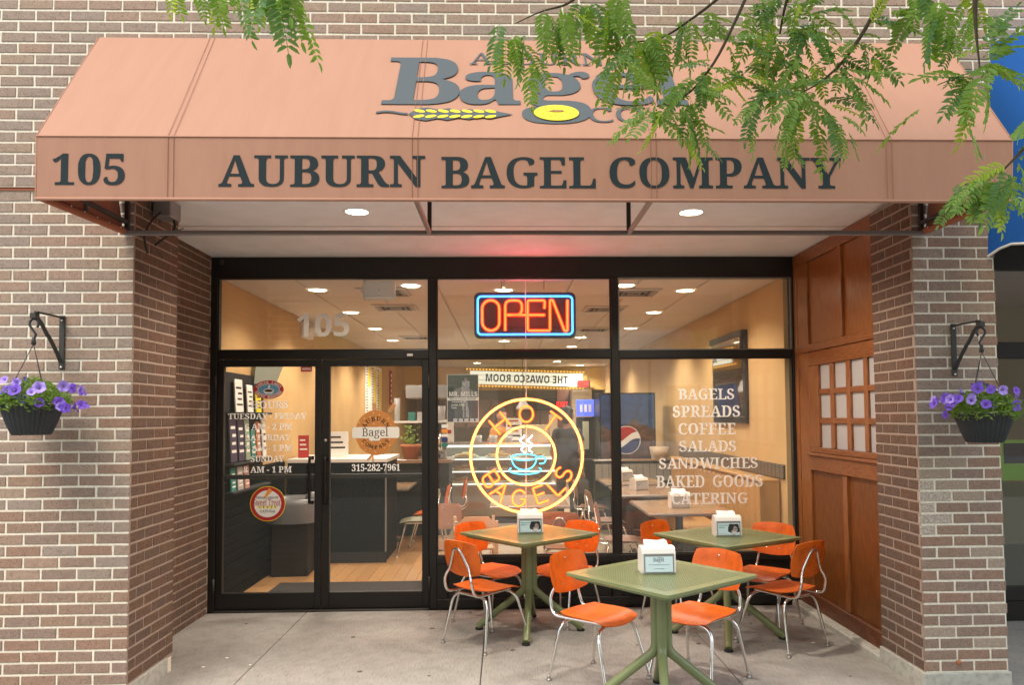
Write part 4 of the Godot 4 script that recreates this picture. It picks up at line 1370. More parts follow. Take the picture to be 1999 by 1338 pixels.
	for q in [["leafy potted plant in a terracotta pot left of the scale", -1.32, -6.35, 0.14, M.terracotta], ["small dark potted plant at the left of the emblem", -1.78, -6.35, 0.10, M.black_matt]]:
		var t := thing("potted_plant", q[0], "plant", "", Vector3(q[1], 1.051, q[2]))
		var pb := MB.new()
		pb.lathe([Vector2(0, 0), Vector2(q[3] * 0.72, 0), Vector2(q[3] * 0.95, 0.16), Vector2(q[3] * 1.05, 0.165), Vector2(q[3] * 1.05, 0.205), Vector2(q[3] * 0.9, 0.205), Vector2(q[3] * 0.85, 0.18), Vector2(0, 0.18)], 20)
		put("pot", pb, q[4], t)
		var lf := MB.new()
		lf.flat()
		for k in 60:
			var an := rng.randf() * TAU
			var up := rng.randf_range(0.02, 0.26)
			var c := Vector3(cos(an) * rng.randf() * 0.15, 0.2 + up, sin(an) * rng.randf() * 0.15)
			leaf_quad(lf, c, 0.07, 0.035)
		put("foliage", lf, M.basket_leaf, t)
	var sc := thing("kitchen_scale", "silver kitchen scale on the wooden back counter", "scale", "", Vector3(-1.0, 1.051, -6.4))
	put("body", rspan(Vector3(-0.17, 0, -0.14), Vector3(0.17, 0.085, 0.14), 0.012), M.grey_metal, sc)
	put("tray", rspan(Vector3(-0.18, 0.1, -0.15), Vector3(0.18, 0.115, 0.15), 0.004), M.chrome, sc)
	put("display", rspan(Vector3(-0.1, 0.02, 0.141), Vector3(0.1, 0.065, 0.146), 0.002), M.black_gloss, sc)
	var gr := thing("coffee_brewer", "dark coffee brewer with a steel drum on the back counter", "coffee machine", "", Vector3(-1.02, 1.051, -6.75))
	put("base", rspan(Vector3(-0.14, 0, -0.14), Vector3(0.14, 0.06, 0.14), 0.01), M.black_matt, gr)
	var dr := MB.new()
	dr.lathe([Vector2(0, 0.06), Vector2(0.11, 0.06), Vector2(0.11, 0.32), Vector2(0.06, 0.36), Vector2(0.03, 0.40), Vector2(0, 0.40)], 20)
	put("drum", dr, M.chrome, gr)
	put("head", rspan(Vector3(-0.16, 0.40, -0.16), Vector3(0.16, 0.50, 0.14), 0.02), M.black_matt, gr)
	var sh := thing("wall_shelf", "pale shelf with cups and boxes behind the back counter", "shelf", "", Vector3(-1.5, 1.55, -7.0))
	put("board", rspan(Vector3(-0.4, 0, -0.15), Vector3(0.72, 0.03, 0.15), 0.003), M.white_plastic, sh)
	for x in [-0.35, 0.6]:
		put("post", span_of(Vector3(x, -0.5, -0.02), Vector3(x + 0.03, 0.0, 0.02)), M.grey_metal, sh)
	var cups := [["tall stack of clear cups", M.frosted, -0.1, 0.34, 0.045], ["green tea box", M.teal_print, 0.12, 0.13, 0.05], ["grey tea box", M.grey_print, 0.25, 0.13, 0.05], ["red tea box", M.red_print, 0.38, 0.13, 0.05], ["clear storage jar", M.frosted, 0.55, 0.22, 0.07]]
	for q in cups:
		var t := thing("shelf_item", q[0] + " on the pale shelf", "jar" if q[3] == 0.22 else ("cups" if q[3] > 0.3 else "box"), "", Vector3(-1.5 + q[2], 1.581, -6.96))
		var ib := MB.new()
		if q[3] == 0.13:
			ib.rbox(Vector3(0, q[3] / 2, 0), Vector3(q[4] * 2, q[3], 0.09), 0.004)
		else:
			ib.lathe([Vector2(0, 0), Vector2(q[4] * 0.8, 0), Vector2(q[4], q[3]), Vector2(0, q[3])], 16)
		put("body", ib, q[1], t)
	var hood := thing("vent_hood", "steel kitchen hood under the yellow bulkhead", "hood", "", Vector3(-1.0, 1.95, -9.0))
	hood.position = Vector3(-1.55, 1.95, -8.6)
	put("shell", rspan(Vector3(-0.1, 0, -0.4), Vector3(0.62, 0.22, 0.3), 0.01), M.grey_metal, hood)
	# glass bakery case
	var dc := thing("bakery_case", "long lit glass bakery case with trays of bagels", "display case", "", Vector3(-0.95, 0, -7.3))
	put("base", rspan(Vector3(0, 0.10, -0.8), Vector3(1.75, 0.58, 0), 0.01), mat("case_beige", Color(0.30, 0.24, 0.18), 0.5), dc)
	put("plinth", span_of(Vector3(0.03, 0, -0.78), Vector3(1.72, 0.099, -0.03)), M.black_matt, dc)
	put("top", rspan(Vector3(0, 1.20, -0.8), Vector3(1.75, 1.235, -0.06), 0.004), M.chrome, dc)
	put("back", span_of(Vector3(0.0, 0.581, -0.8), Vector3(1.75, 1.199, -0.78)), M.grey_metal, dc)
	put("front_glass", sheet(Vector3(0, 0.58, -0.02), Vector3(1.75, 1.2, -0.02)), M.pane_glass, dc)
	put("light_tube", span_of(Vector3(0.02, 1.165, -0.12), Vector3(1.73, 1.195, -0.07)), M.case_light, dc)
	for y in [0.60, 0.79, 0.98]:
		put("shelf", rspan(Vector3(0.02, y, -0.74), Vector3(1.73, y + 0.012, -0.08), 0.002), M.white_plastic, dc)
		put("shelf_edge_light", span_of(Vector3(0.02, y - 0.012, -0.078), Vector3(1.73, y + 0.004, -0.066)), M.case_light, dc)
	var al := AreaLight3D.new()
	al.name = "case_lamp"
	al.area_size = Vector2(1.7, 0.3)
	al.light_energy = 0.16
	al.light_color = Color(0.9, 1.0, 0.92)
	al.shadow_enabled = true
	al.rotation_degrees = Vector3(-90, 0, 0)
	al.position = Vector3(0.87, 1.15, -0.35)
	dc.add_child(al)
	var bread := []
	for k in 3:
		var bb := MB.new()
		var ring := []
		for i in 14:
			ring.append(Vector3(cos(TAU * i / 14) * 0.038, 0.028, sin(TAU * i / 14) * 0.038))
		bb.tube(ring, 0.026, 7, true)
		bread.append(bb.mesh())
	mat("bread_brown", Color(0.42, 0.21, 0.07), 0.7)
	mat("bread_pale", Color(0.58, 0.40, 0.20), 0.7)
	var nth := 0
	for y in [0.612, 0.802, 0.992]:
		for c in 3:
			var t := thing("bagel_tray", "oval tray of bagels, %s on the %s shelf of the bakery case" % [["left", "middle", "right"][c], ["bottom", "middle", "top"][nth]], "tray", "trays of bagels in the case", Vector3(-0.62 + 0.52 * c, y, -7.62))
			var tb := MB.new()
			tb.lathe([Vector2(0, 0.004), Vector2(0.17, 0.004), Vector2(0.21, 0.03), Vector2(0.215, 0.03), Vector2(0.17, 0.0), Vector2(0, 0.0)], 20)
			put("tray", tb, M.white_plastic, t)
			for k in 7:
				var p := put("bagel", bread[k % 3], M.bread_brown if (k + c) % 3 else M.bread_pale, t)
				p.position = Vector3(cos(k * 1.05) * 0.11 * float(k > 0), 0.004 + 0.03 * float(k == 0), sin(k * 1.05) * 0.11 * float(k > 0))
		nth += 1
	for q in [[-0.42, "clear"], [-0.18, "short clear"], [0.06, "small clear"]]:
		var t := thing("deli_cup", "%s plastic cup on top of the bakery case" % q[1], "cup", "cups on the case", Vector3(q[0], 1.236, -7.5))
		var cb := MB.new()
		cb.lathe([Vector2(0, 0), Vector2(0.05, 0), Vector2(0.07, 0.11 - 0.03 * absf(q[0] + 0.4)), Vector2(0.066, 0.11 - 0.03 * absf(q[0] + 0.4)), Vector2(0.047, 0.004), Vector2(0, 0.004)], 16)
		put("cup", cb, M.frosted, t)
	var pc := thing("sign_card", "tall cream price card at the left end of the bakery case", "card", "", Vector3(-0.86, 1.236, -7.45))
	put("card", rspan(Vector3(-0.07, 0, -0.01), Vector3(0.07, 0.36, 0.01), 0.002), M.pale_paper, pc)
	put("print_spot", span_of(Vector3(-0.03, 0.14, 0.0105), Vector3(0.03, 0.2, 0.012)), M.red_print, pc)
	var pn := thing("partition", "pale wooden partition post right of the bakery case", "partition", "", Vector3(0.30, 0, -7.9))
	put("panel", rspan(Vector3(0, 0, -0.05), Vector3(0.42, 1.50, 0.05), 0.004), mat("pale_wood", Color(0.52, 0.40, 0.26), 0.6), pn)
	put("post", rspan(Vector3(0.421, 0, -0.09), Vector3(0.55, 1.66, 0.09), 0.004), M.pale_wood, pn)
	var nt := thing("notice", "paper notice taped on the pale partition", "notice", "", Vector3(0.02, 1.25, -7.84))
	put("sheet", span_of(Vector3(0.0, 0, 0), Vector3(0.26, 0.36, 0.004)), M.pale_paper, nt)
	for k in 4:
		put("print_line", span_of(Vector3(0.03, 0.06 + 0.08 * k, 0.0045), Vector3(0.23 - 0.03 * (k % 2), 0.09 + 0.08 * k, 0.006)), M.terracotta if k % 2 else M.black_ink, nt)
	# kitchen behind
	var kc := thing("wall_cabinet", "row of brown kitchen wall cabinets behind the counter staff", "cabinet", "", Vector3(-1.6, 1.35, -15.2))
	for k in 5:
		put("cabinet_door", rspan(Vector3(0.02 + 0.62 * k, 0, 0), Vector3(0.60 + 0.62 * k, 0.72, 0.3), 0.01), mat("cabinet_brown", Color(0.20, 0.12, 0.085), 0.5) if k == 0 else M.cabinet_brown, kc)
	var oh := thing("oven_hood", "black hood over the kitchen at the right of the cabinets", "hood", "", Vector3(0.75, 1.78, -14.8))
	put("shell", rspan(Vector3(-0.3, 0, -0.3), Vector3(0.95, 0.28, 0.1), 0.02), M.black_matt, oh)
	var mq := thing("marquee_reflection", "reflected white letter marquee with yellow bulbs, built as a sign at back of dining room", "sign", "", Vector3(0.5726, 2.5532, -14.3500))  # mirrored reflection of a marquee, built here as a solid sign
	mq.rotation.z = -0.035
	put("light_box", rspan(Vector3(-1.42, -0.16, -0.06), Vector3(1.36, 0.16, 0.0), 0.01), M.sign_white, mq)
	put("frame", span_of(Vector3(-1.56, -0.25, -0.08), Vector3(1.48, 0.25, -0.061)), mat("marquee_gold", Color(0.45, 0.28, 0.05), 0.5), mq)
	for y in [-0.06, 0.06]:
		put("letter_track", span_of(Vector3(-1.4, y - 0.004, 0.001), Vector3(1.34, y + 0.004, 0.004)), M.grey_metal, mq)
	for k in 37:
		for y in [-0.205, 0.205]:
			var bu := MB.new()
			bu.lathe([Vector2(0, 0.02), Vector2(0.018, 0.012), Vector2(0.022, 0)], 8, Transform3D(Basis(Vector3.RIGHT, PI / 2), Vector3(-1.5 + 0.08 * k, y, -0.06)))
			put("sign_bulb", bu, M.bulb_warm, mq)
	text(mq, "lettering", "THE OWASCO ROOM", font_sans, M.black_ink, Transform3D(Basis.from_scale(Vector3(-1, 1, 1)), Vector3(-0.02, 0, 0.006)), 2.02, 0.19, 0.004)
	for q in [[1.42, 1.92, -14.3, "lower lit red exit sign beside the brown door"], [1.95, 2.42, -14.3, "upper lit red exit sign right of the marquee"]]:
		var t := thing("exit_sign", q[3], "exit sign", "", Vector3(q[0], q[1], q[2]))
		put("box", rspan(Vector3(-0.16, -0.09, -0.04), Vector3(0.16, 0.09, 0.0), 0.005), M.black_matt, t)
		text(t, "lettering", "EXIT", font_sans, M.exit_red, Transform3D(Basis.IDENTITY, Vector3(0, 0, 0.003)), 0.27, 0.13, 0.004)
	# drinks machines and the big soda machine
	for q in [[1.30, -7.6, "left"], [1.62, -7.6, "right"]]:
		var t := thing("drink_dispenser", "black drink dispenser with a lit blue screen on top, the %s of two" % q[2], "drink machine", "drink dispensers", Vector3(q[0], 0, q[1]))
		put("cabinet", rspan(Vector3(-0.15, 0.0, -0.35), Vector3(0.15, 0.95, 0.0), 0.01), M.black_gloss, t)
		put("tower", rspan(Vector3(-0.14, 0.951, -0.35), Vector3(0.14, 1.62, -0.18), 0.01), M.black_gloss, t)
		put("screen", rspan(Vector3(-0.14, 1.63, -0.3), Vector3(0.14, 1.90, -0.16), 0.006), M.screen_blue, t)
		put("light_strip", span_of(Vector3(-0.05, 1.1, -0.179), Vector3(0.05, 1.55, -0.172)), mat("strip_glow_off", Color(0.6, 0.62, 0.45), 0.4) if q[2] == "left" else M.strip_glow_off, t)
		for k in 3:
			put("print_block", span_of(Vector3(-0.09 + 0.07 * k, 1.70, -0.159), Vector3(-0.05 + 0.07 * k, 1.82, -0.156)), M.pale_paper, t)
	var so := thing("soda_machine", "soda machine with blue front and a round red white and blue emblem", "soda machine", "", Vector3(1.78, 0, -6.9))
	put("cabinet", rspan(Vector3(-0.36, 0.0, -0.6), Vector3(0.48, 1.98, 0.0), 0.01), M.black_gloss, so)
	var im := Image.create(128, 160, false, Image.FORMAT_RGB8)
	var nn := FastNoiseLite.new()
	nn.frequency = 0.05
	for y in 160:
		for x in 128:
			var n := nn.get_noise_2d(x, y)
			var col2 := Color(0.02, 0.16 + 0.10 * n, 0.36 + 0.12 * n)
			if y > 72 + 10 * sin(x * 0.06) + 14 * n:
				col2 = Color(0.30 + 0.2 * n, 0.17 + 0.12 * n, 0.07)
			var d := Vector2(x - 60, y - 108)
			if d.length() < 34:
				var wv := d.y + 0.35 * d.x + 5.0 * sin(d.x * 0.09)
				col2 = Color(0.62, 0.06, 0.06) if wv < -7 else (Color(0.03, 0.10, 0.33) if wv > 9 else Color(0.85, 0.85, 0.83))
				if d.length() > 32:
					col2 = Color(0.8, 0.8, 0.8)
			im.set_pixel(x, y, col2)
	var sm := mat("soda_print", Color(1, 1, 1), 0.4)
	sm.albedo_texture = ImageTexture.create_from_image(im)
	var fp := MB.new()
	fp.print_quad(Vector3(-0.34, 0.95, 0.003), Vector3(0.46, 0.95, 0.003), Vector3(0.46, 1.95, 0.003), Vector3(-0.34, 1.95, 0.003))
	put("printed_front", fp, sm, so)
	var cs := thing("condiment_counter", "low tiled counter with a chrome edge before the soda machine", "counter", "", Vector3(1.3, 0, -6.55))
	put("body", span_of(Vector3(0, 0, -0.2), Vector3(1.19, 0.98, 0.0)), M.black_matt, cs)
	for k in 12:
		put("tile", rspan(Vector3(0.005 + 0.099 * k, 0.70, 0.001), Vector3(0.098 + 0.099 * k, 0.94, 0.008), 0.002), mat("tile_grey", Color(0.28, 0.27, 0.24), 0.3) if k == 0 else M.tile_grey, cs)
	put("top", rspan(Vector3(-0.02, 0.981, -0.22), Vector3(1.19, 1.01, 0.02), 0.003), M.chrome, cs)
	var bk := thing("basket", "small wicker basket on the low tiled counter", "basket", "", Vector3(2.25, 1.011, -6.62))
	var kb := MB.new()
	kb.lathe([Vector2(0, 0), Vector2(0.11, 0), Vector2(0.14, 0.17), Vector2(0.13, 0.17), Vector2(0.10, 0.01), Vector2(0, 0.01)], 24, Transform3D(), 0.04, 12)
	put("weave", kb, M.pale_wood, bk)
	# booth along the right wall, mirror, tile strip
	var bo := thing("booth_bench", "tan channelled vinyl booth bench along the right wall", "bench")
	put("base", span_of(Vector3(1.98, 0, -6.3), Vector3(2.49, 0.28, -2.42)), M.black_matt, bo)
	put("seat", rspan(Vector3(1.95, 0.281, -6.3), Vector3(2.36, 0.45, -2.40), 0.03), M.vinyl_seat, bo)
	var chm := rspan(Vector3(-0.09, 0.0, -0.094), Vector3(0.045, 0.55, 0.094), 0.035).mesh()
	for k in 20:
		var t := put("back_channel", chm, M.vinyl_seat, bo)
		t.position = Vector3(2.425, 0.47, -2.50 - 0.192 * k)
	put("end_panel", rspan(Vector3(2.30, 0.0, -2.40), Vector3(2.49, 1.03, -2.37), 0.008), M.vinyl_seat, bo)
	put("top_rail", rspan(Vector3(2.33, 1.021, -6.3), Vector3(2.49, 1.055, -2.37), 0.01), M.vinyl_seat, bo)
	var st := struct("tile_strip", span_of(Vector3(2.49, 1.06, -6.4), Vector3(2.499, 1.19, -2.25)), M.black_matt)
	for k in 41:
		put("tile", rspan(Vector3(2.482, 1.065, -2.35 - 0.1 * k), Vector3(2.49, 1.185, -2.258 - 0.1 * k), 0.002), mat("tile_brown", Color(0.11, 0.085, 0.06), 0.3) if k == 0 else M.tile_brown, st)
	var mi := thing("wall_mirror", "tall black framed mirror on the tan right wall", "mirror", "", Vector3(2.499, 0, 0))
	var mm := mat("mirror_glass", Color(0.85, 0.85, 0.85), 0.03, 1.0)
	var mg := put("mirror", span_of(Vector3(-0.003, -0.415, -0.53), Vector3(0.003, 0.415, 0.53)), mm, mi)
	mg.transform = Transform3D(Basis(Vector3(0, 0, 1), 0.075), Vector3(-0.036, 2.035, -3.83))
	put("frame_top", rspan(Vector3(-0.075, 2.45, -4.44), Vector3(-0.001, 2.52, -3.22), 0.008), M.black_gloss, mi)
	put("frame_bottom", rspan(Vector3(-0.04, 1.55, -4.44), Vector3(-0.001, 1.62, -3.22), 0.008), M.black_gloss, mi)
	put("frame_side", rspan(Vector3(-0.04, 1.621, -4.44), Vector3(-0.001, 2.449, -4.36), 0.008), M.black_gloss, mi)
	put("frame_side", rspan(Vector3(-0.04, 1.621, -3.30), Vector3(-0.001, 2.449, -3.22), 0.008), M.black_gloss, mi)
	# white box at the glass above the doors
	var wb := thing("wireless_box", "flat white plastic box hung behind the transom glass above the doors", "router", "", Vector3(-1.1164, 2.7890, -2.3000))
	put("case", rspan(Vector3(-0.145, -0.092, -0.03), Vector3(0.145, 0.092, 0.0), 0.02), M.white_plastic, wb)
	put("stud", span_of(Vector3(-0.004, -0.008, 0.001), Vector3(0.004, 0.0, 0.004)), M.black_ink, wb)
	# pendant lamp
	var pl := thing("pendant_lamp", "small clear glass pendant lamp hanging behind the bagel sign", "pendant lamp", "", Vector3(0.35, 0, -10.0))
	var pb2 := MB.new()
	pb2.lathe([Vector2(0.03, 1.98), Vector2(0.05, 1.94), Vector2(0.13, 1.80), Vector2(0.14, 1.76), Vector2(0.13, 1.76), Vector2(0.045, 1.93)], 20)
	put("shade", pb2, M.frosted, pl)
	var bu2 := MB.new()
	bu2.lathe([Vector2(0, 1.77), Vector2(0.035, 1.80), Vector2(0.03, 1.86), Vector2(0, 1.88)], 14)
	put("bulb", bu2, M.bulb_warm, pl)
	var cd := MB.new()
	cd.tube([Vector3(0, 1.98, 0), Vector3(0, 2.86, 0)], 0.006, 5)
	put("cord", cd, M.cable, pl)
	people()


func leaf_quad(b: MB, c: Vector3, l: float, w: float) -> void:
	var d := Vector3(rng.randf_range(-1, 1), rng.randf_range(-0.7, 0.7), rng.randf_range(-1, 1)).normalized()
	var s := d.cross(Vector3(rng.randf_range(-1, 1), rng.randf_range(-1, 1), rng.randf_range(-1, 1))).normalized()
	var n := s.cross(d)
	b.poly([c - d * l * 0.5, c + s * w * 0.5 + n * w * 0.1, c + d * l * 0.5], n)
	b.poly([c - d * l * 0.5, c + d * l * 0.5, c - s * w * 0.5 + n * w * 0.1], n)


# ---------------------------------------------------------------- people
# a body as one surface: smooth minimum of tapered bones, meshed with surface nets
func body_mesh(bones: Array, cell: float, blend: float) -> ArrayMesh:  # bone: [a, b, ra, rb, colour]
	var lo := Vector3.INF
	var hi := -Vector3.INF
	for b in bones:
		for k in 2:
			lo = lo.min(b[k] - Vector3.ONE * (b[2 + k] + cell * 2))
			hi = hi.max(b[k] + Vector3.ONE * (b[2 + k] + cell * 2))
	var n := Vector3i(((hi - lo) / cell).ceil()) + Vector3i.ONE
	var f := PackedFloat32Array()
	f.resize(n.x * n.y * n.z)
	f.fill(1.0)
	for b in bones:
		var a: Vector3 = b[0]
		var d: Vector3 = b[1] - b[0]
		var dd := maxf(d.length_squared(), 1e-9)
		var m: float = maxf(b[2], b[3]) + blend + cell * 2
		var g0 := Vector3i(((a.min(b[1]) - Vector3.ONE * m - lo) / cell).floor()).clamp(Vector3i.ZERO, n - Vector3i.ONE)
		var g1 := Vector3i(((a.max(b[1]) + Vector3.ONE * m - lo) / cell).ceil()).clamp(Vector3i.ZERO, n - Vector3i.ONE)
		for z in range(g0.z, g1.z + 1):
			for y in range(g0.y, g1.y + 1):
				for x in range(g0.x, g1.x + 1):
					var p := lo + Vector3(x, y, z) * cell
					var t := clampf((p - a).dot(d) / dd, 0.0, 1.0)
					var v: float = p.distance_to(a + d * t) - lerpf(b[2], b[3], t)
					var i := (z * n.y + y) * n.x + x
					var h := maxf(blend - absf(f[i] - v), 0.0) / blend
					f[i] = minf(f[i], v) - h * h * blend * 0.25
	var at := {}
	var pos := PackedVector3Array()
	var col := PackedColorArray()
	for z in n.z - 1:
		for y in n.y - 1:
			for x in n.x - 1:
				var i := (z * n.y + y) * n.x + x
				var s := 0
				var sum := Vector3.ZERO
				var first := f[i] < 0.0
				var mixed := false
				for k in 8:
					if (f[i + (k & 1) + ((k >> 1) & 1) * n.x + (k >> 2) * n.x * n.y] < 0.0) != first:
						mixed = true
						break
				if not mixed:
					continue
				for e in [[0, 1], [2, 3], [4, 5], [6, 7], [0, 2], [1, 3], [4, 6], [5, 7], [0, 4], [1, 5], [2, 6], [3, 7]]:
					var u: int = e[0]
					var w: int = e[1]
					var fu := f[i + (u & 1) + ((u >> 1) & 1) * n.x + (u >> 2) * n.x * n.y]
					var fw := f[i + (w & 1) + ((w >> 1) & 1) * n.x + (w >> 2) * n.x * n.y]
					if (fu < 0.0) != (fw < 0.0):
						var t := fu / (fu - fw)
						sum += Vector3(u & 1, (u >> 1) & 1, u >> 2).lerp(Vector3(w & 1, (w >> 1) & 1, w >> 2), t)
						s += 1
				var p := lo + (Vector3(x, y, z) + sum / s) * cell
				at[i] = pos.size()
				pos.append(p)
				var best := 1e9
				var c := Color.WHITE
				for b in bones:
					var d: Vector3 = b[1] - b[0]
					var t := clampf((p - b[0]).dot(d) / maxf(d.length_squared(), 1e-9), 0.0, 1.0)
					var v: float = p.distance_to(b[0] + d * t) - lerpf(b[2], b[3], t)
					if v < best:
						best = v
						c = b[4]
				col.append(c)
	var st := SurfaceTool.new()
	st.begin(Mesh.PRIMITIVE_TRIANGLES)
	for k in pos.size():
		st.set_color(col[k])
		st.add_vertex(pos[k])
	var step := [1, n.x, n.x * n.y]
	for z in range(1, n.z - 1):
		for y in range(1, n.y - 1):
			for x in range(1, n.x - 1):
				var i := (z * n.y + y) * n.x + x
				for ax in 3:
					var j: int = i + step[ax]
					if (f[i] < 0.0) == (f[j] < 0.0):
						continue
					var b: int = step[(ax + 1) % 3]
					var d: int = step[(ax + 2) % 3]
					var q := [i - b - d, i - d, i, i - b]
					if not (at.has(q[0]) and at.has(q[1]) and at.has(q[2]) and at.has(q[3])):
						continue
					var o := [0, 1, 2, 0, 2, 3] if f[i] > 0.0 else [0, 2, 1, 0, 3, 2]
					for k in o:
						st.add_index(at[q[k]])
	st.generate_normals()
	return st.commit()


func hand_bones(w: Vector3, d: Vector3, side: Vector3, c: Color) -> Array:  # a hanging, slightly curled hand
	var a := []
	var n := d.cross(side).normalized()
	a.append([w, w + d * 0.08, 0.026, 0.032, c])
	for k in 4:
		var r := w + d * 0.085 + side * (-0.026 + 0.0175 * k)
		var l: float = [0.058, 0.072, 0.076, 0.066][k]
		var m := r + d * l * 0.5 + n * 0.006
		a.append([r, m, 0.010, 0.009, c])
		a.append([m, m + (d * 0.8 + n * 0.6).normalized() * l * 0.5, 0.009, 0.008, c])
	var tb := w + d * 0.025 + side * 0.026
	a.append([tb, tb + (d * 0.7 + side * 0.6 + n * 0.3).normalized() * 0.045, 0.012, 0.010, c])
	a.append([tb + (d * 0.7 + side * 0.6 + n * 0.3).normalized() * 0.045, tb + (d * 0.95 + side * 0.3 + n * 0.4).normalized() * 0.08, 0.010, 0.008, c])
	return a


func person(label: String, at: Vector3, turn: float, top: Color, legs: Color, skin: Color, hair: Color, lean: float, reach: float) -> void:
	var t := thing("person", label, "person", "", at, turn)
	var vm := mat("clothes_and_skin", Color(1, 1, 1), 0.8)
	vm.albedo_color = Color.WHITE
	vm.vertex_color_use_as_albedo = true
	var sh := Vector3(0, 1.42, lean)
	var bn := []
	var shoe := Color(0.03, 0.03, 0.03)
	bn.append([Vector3(0, 0.98, 0), Vector3(0, 1.08, 0.01), 0.155, 0.145, top])
	bn.append([Vector3(-0.07, 1.20, lean * 0.6), Vector3(0.07, 1.20, lean * 0.6), 0.135, 0.135, top])
	bn.append([Vector3(-0.12, 1.36, lean * 0.9), Vector3(0.12, 1.36, lean * 0.9), 0.10, 0.10, top])
	bn.append([sh + Vector3(0, 0.02, 0), sh + Vector3(0, 0.12, 0.015), 0.056, 0.052, skin])
	bn.append([sh + Vector3(0, 0.20, 0.03), sh + Vector3(0, 0.25, 0.02), 0.080, 0.092, skin])
	bn.append([sh + Vector3(0, 0.15, 0.075), sh + Vector3(0, 0.17, 0.07), 0.034, 0.04, skin])
	bn.append([sh + Vector3(0, 0.205, 0.11), sh + Vector3(0, 0.185, 0.125), 0.012, 0.017, skin])
	for s in [-1, 1]:
		bn.append([sh + Vector3(0.088 * s, 0.20, 0.02), sh + Vector3(0.092 * s, 0.225, 0.015), 0.014, 0.018, skin])
		bn.append([Vector3(0.09 * s, 0.93, 0), Vector3(0.10 * s, 0.50, 0.01), 0.093, 0.062, legs])
		bn.append([Vector3(0.10 * s, 0.50, 0.01), Vector3(0.105 * s, 0.09, -0.01), 0.062, 0.046, legs])
		bn.append([Vector3(0.105 * s, 0.045, -0.03), Vector3(0.12 * s, 0.04, 0.14), 0.044, 0.038, shoe])
		var r := reach if s > 0 else reach * 0.3
		var el := sh + Vector3(0.235 * s, -0.32, -0.02 + 0.16 * r)
		var wr := el + Vector3(-0.02 * s, -0.25 + 0.22 * r, 0.05 + 0.2 * r)
		bn.append([sh + Vector3(0.175 * s, -0.03, 0), sh + Vector3(0.21 * s, -0.14, 0), 0.062, 0.056, top])
		bn.append([sh + Vector3(0.21 * s, -0.14, 0), el, 0.054, 0.044, skin if reach < 0.5 else top])
		bn.append([el, wr, 0.043, 0.028, skin])
		bn += hand_bones(wr, (wr - el).normalized(), Vector3(-s, 0, 0) if r < 0.5 else Vector3(0, 1, 0), skin)
	var body := put("body", body_mesh(bn, 0.014, 0.035), vm, t)
	var hb := []
	hb.append([sh + Vector3(0, 0.235, -0.005), sh + Vector3(0, 0.285, 0.012), 0.092, 0.090, hair])
	hb.append([sh + Vector3(0, 0.16, -0.045), sh + Vector3(0, 0.20, -0.035), 0.062, 0.07, hair])
	put("hair", body_mesh(hb, 0.012, 0.03), mat("hair_dark", hair, 0.7), t)
	var ey := MB.new()
	for s in [-1, 1]:
		ey.lathe([Vector2(0, 0.006), Vector2(0.006, 0.004), Vector2(0.010, 0)], 8, Transform3D(Basis(Vector3.RIGHT, PI / 2), sh + Vector3(0.032 * s, 0.218, 0.108)))
	put("eyes", ey, M.black_ink, t)


func people() -> void:
	person("customer in dark shirt seen from behind, standing right of bakery case", Vector3(0.92, 0, -6.9), PI - 0.5, Color(0.035, 0.032, 0.04), Color(0.03, 0.03, 0.035), Color(0.36, 0.19, 0.12), Color(0.02, 0.014, 0.01), 0.03, 0.1)
	person("shop worker in orange shirt bending behind the bakery case", Vector3(-0.20, 0, -8.7), 0.9, Color(0.50, 0.20, 0.04), Color(0.03, 0.03, 0.04), Color(0.40, 0.20, 0.13), Color(0.03, 0.018, 0.012), 0.16, 0.7)


# ---------------------------------------------------------------- outdoor furniture
func shell_plate(nx: int, ny: int, w: float, d: float, round_by: float, thick: float, h: Callable) -> MB:  # a moulded plate; h(a, b) gives its height
	var b := MB.new()
	b.smooth()
	var top := []
	var low := []
	for j in ny + 1:
		for i in nx + 1:
			var a := -1.0 + 2.0 * i / nx
			var c := -1.0 + 2.0 * j / ny
			var x := a * sqrt(1.0 - round_by * c * c)
			var z := c * sqrt(1.0 - round_by * a * a)
			var y: float = h.call(x, z)
			var e := maxf(absf(a), absf(c))
			var lip := 0.004 * clampf((e - 0.82) / 0.18, 0.0, 1.0)
			top.append(Vector3(x * w / 2, y - lip, z * d / 2))
			low.append(Vector3(x * w / 2 * 0.99, y - thick + lip, z * d / 2 * 0.99))
	var up := Vector3.UP
	for j in ny:
		for i in nx:
			var k := j * (nx + 1) + i
			b.poly([top[k], top[k + 1], top[k + nx + 2]], up)
			b.poly([top[k], top[k + nx + 2], top[k + nx + 1]], up)
			b.poly([low[k], low[k + 1], low[k + nx + 2]], -up)
			b.poly([low[k], low[k + nx + 2], low[k + nx + 1]], -up)
	b.smooth()
	var rim := []
	for i in nx:
		rim.append(i)
	for j in ny:
		rim.append(j * (nx + 1) + nx)
	for i in nx:
		rim.append(ny * (nx + 1) + nx - i)
	for j in ny:
		rim.append((ny - j) * (nx + 1))
	for i in rim.size():
		var p: int = rim[i]
		var q: int = rim[(i + 1) % rim.size()]
		var o: Vector3 = top[p] * Vector3(1, 0, 1)
		b.poly([top[p], top[q], low[q], low[p]], o)
	return b


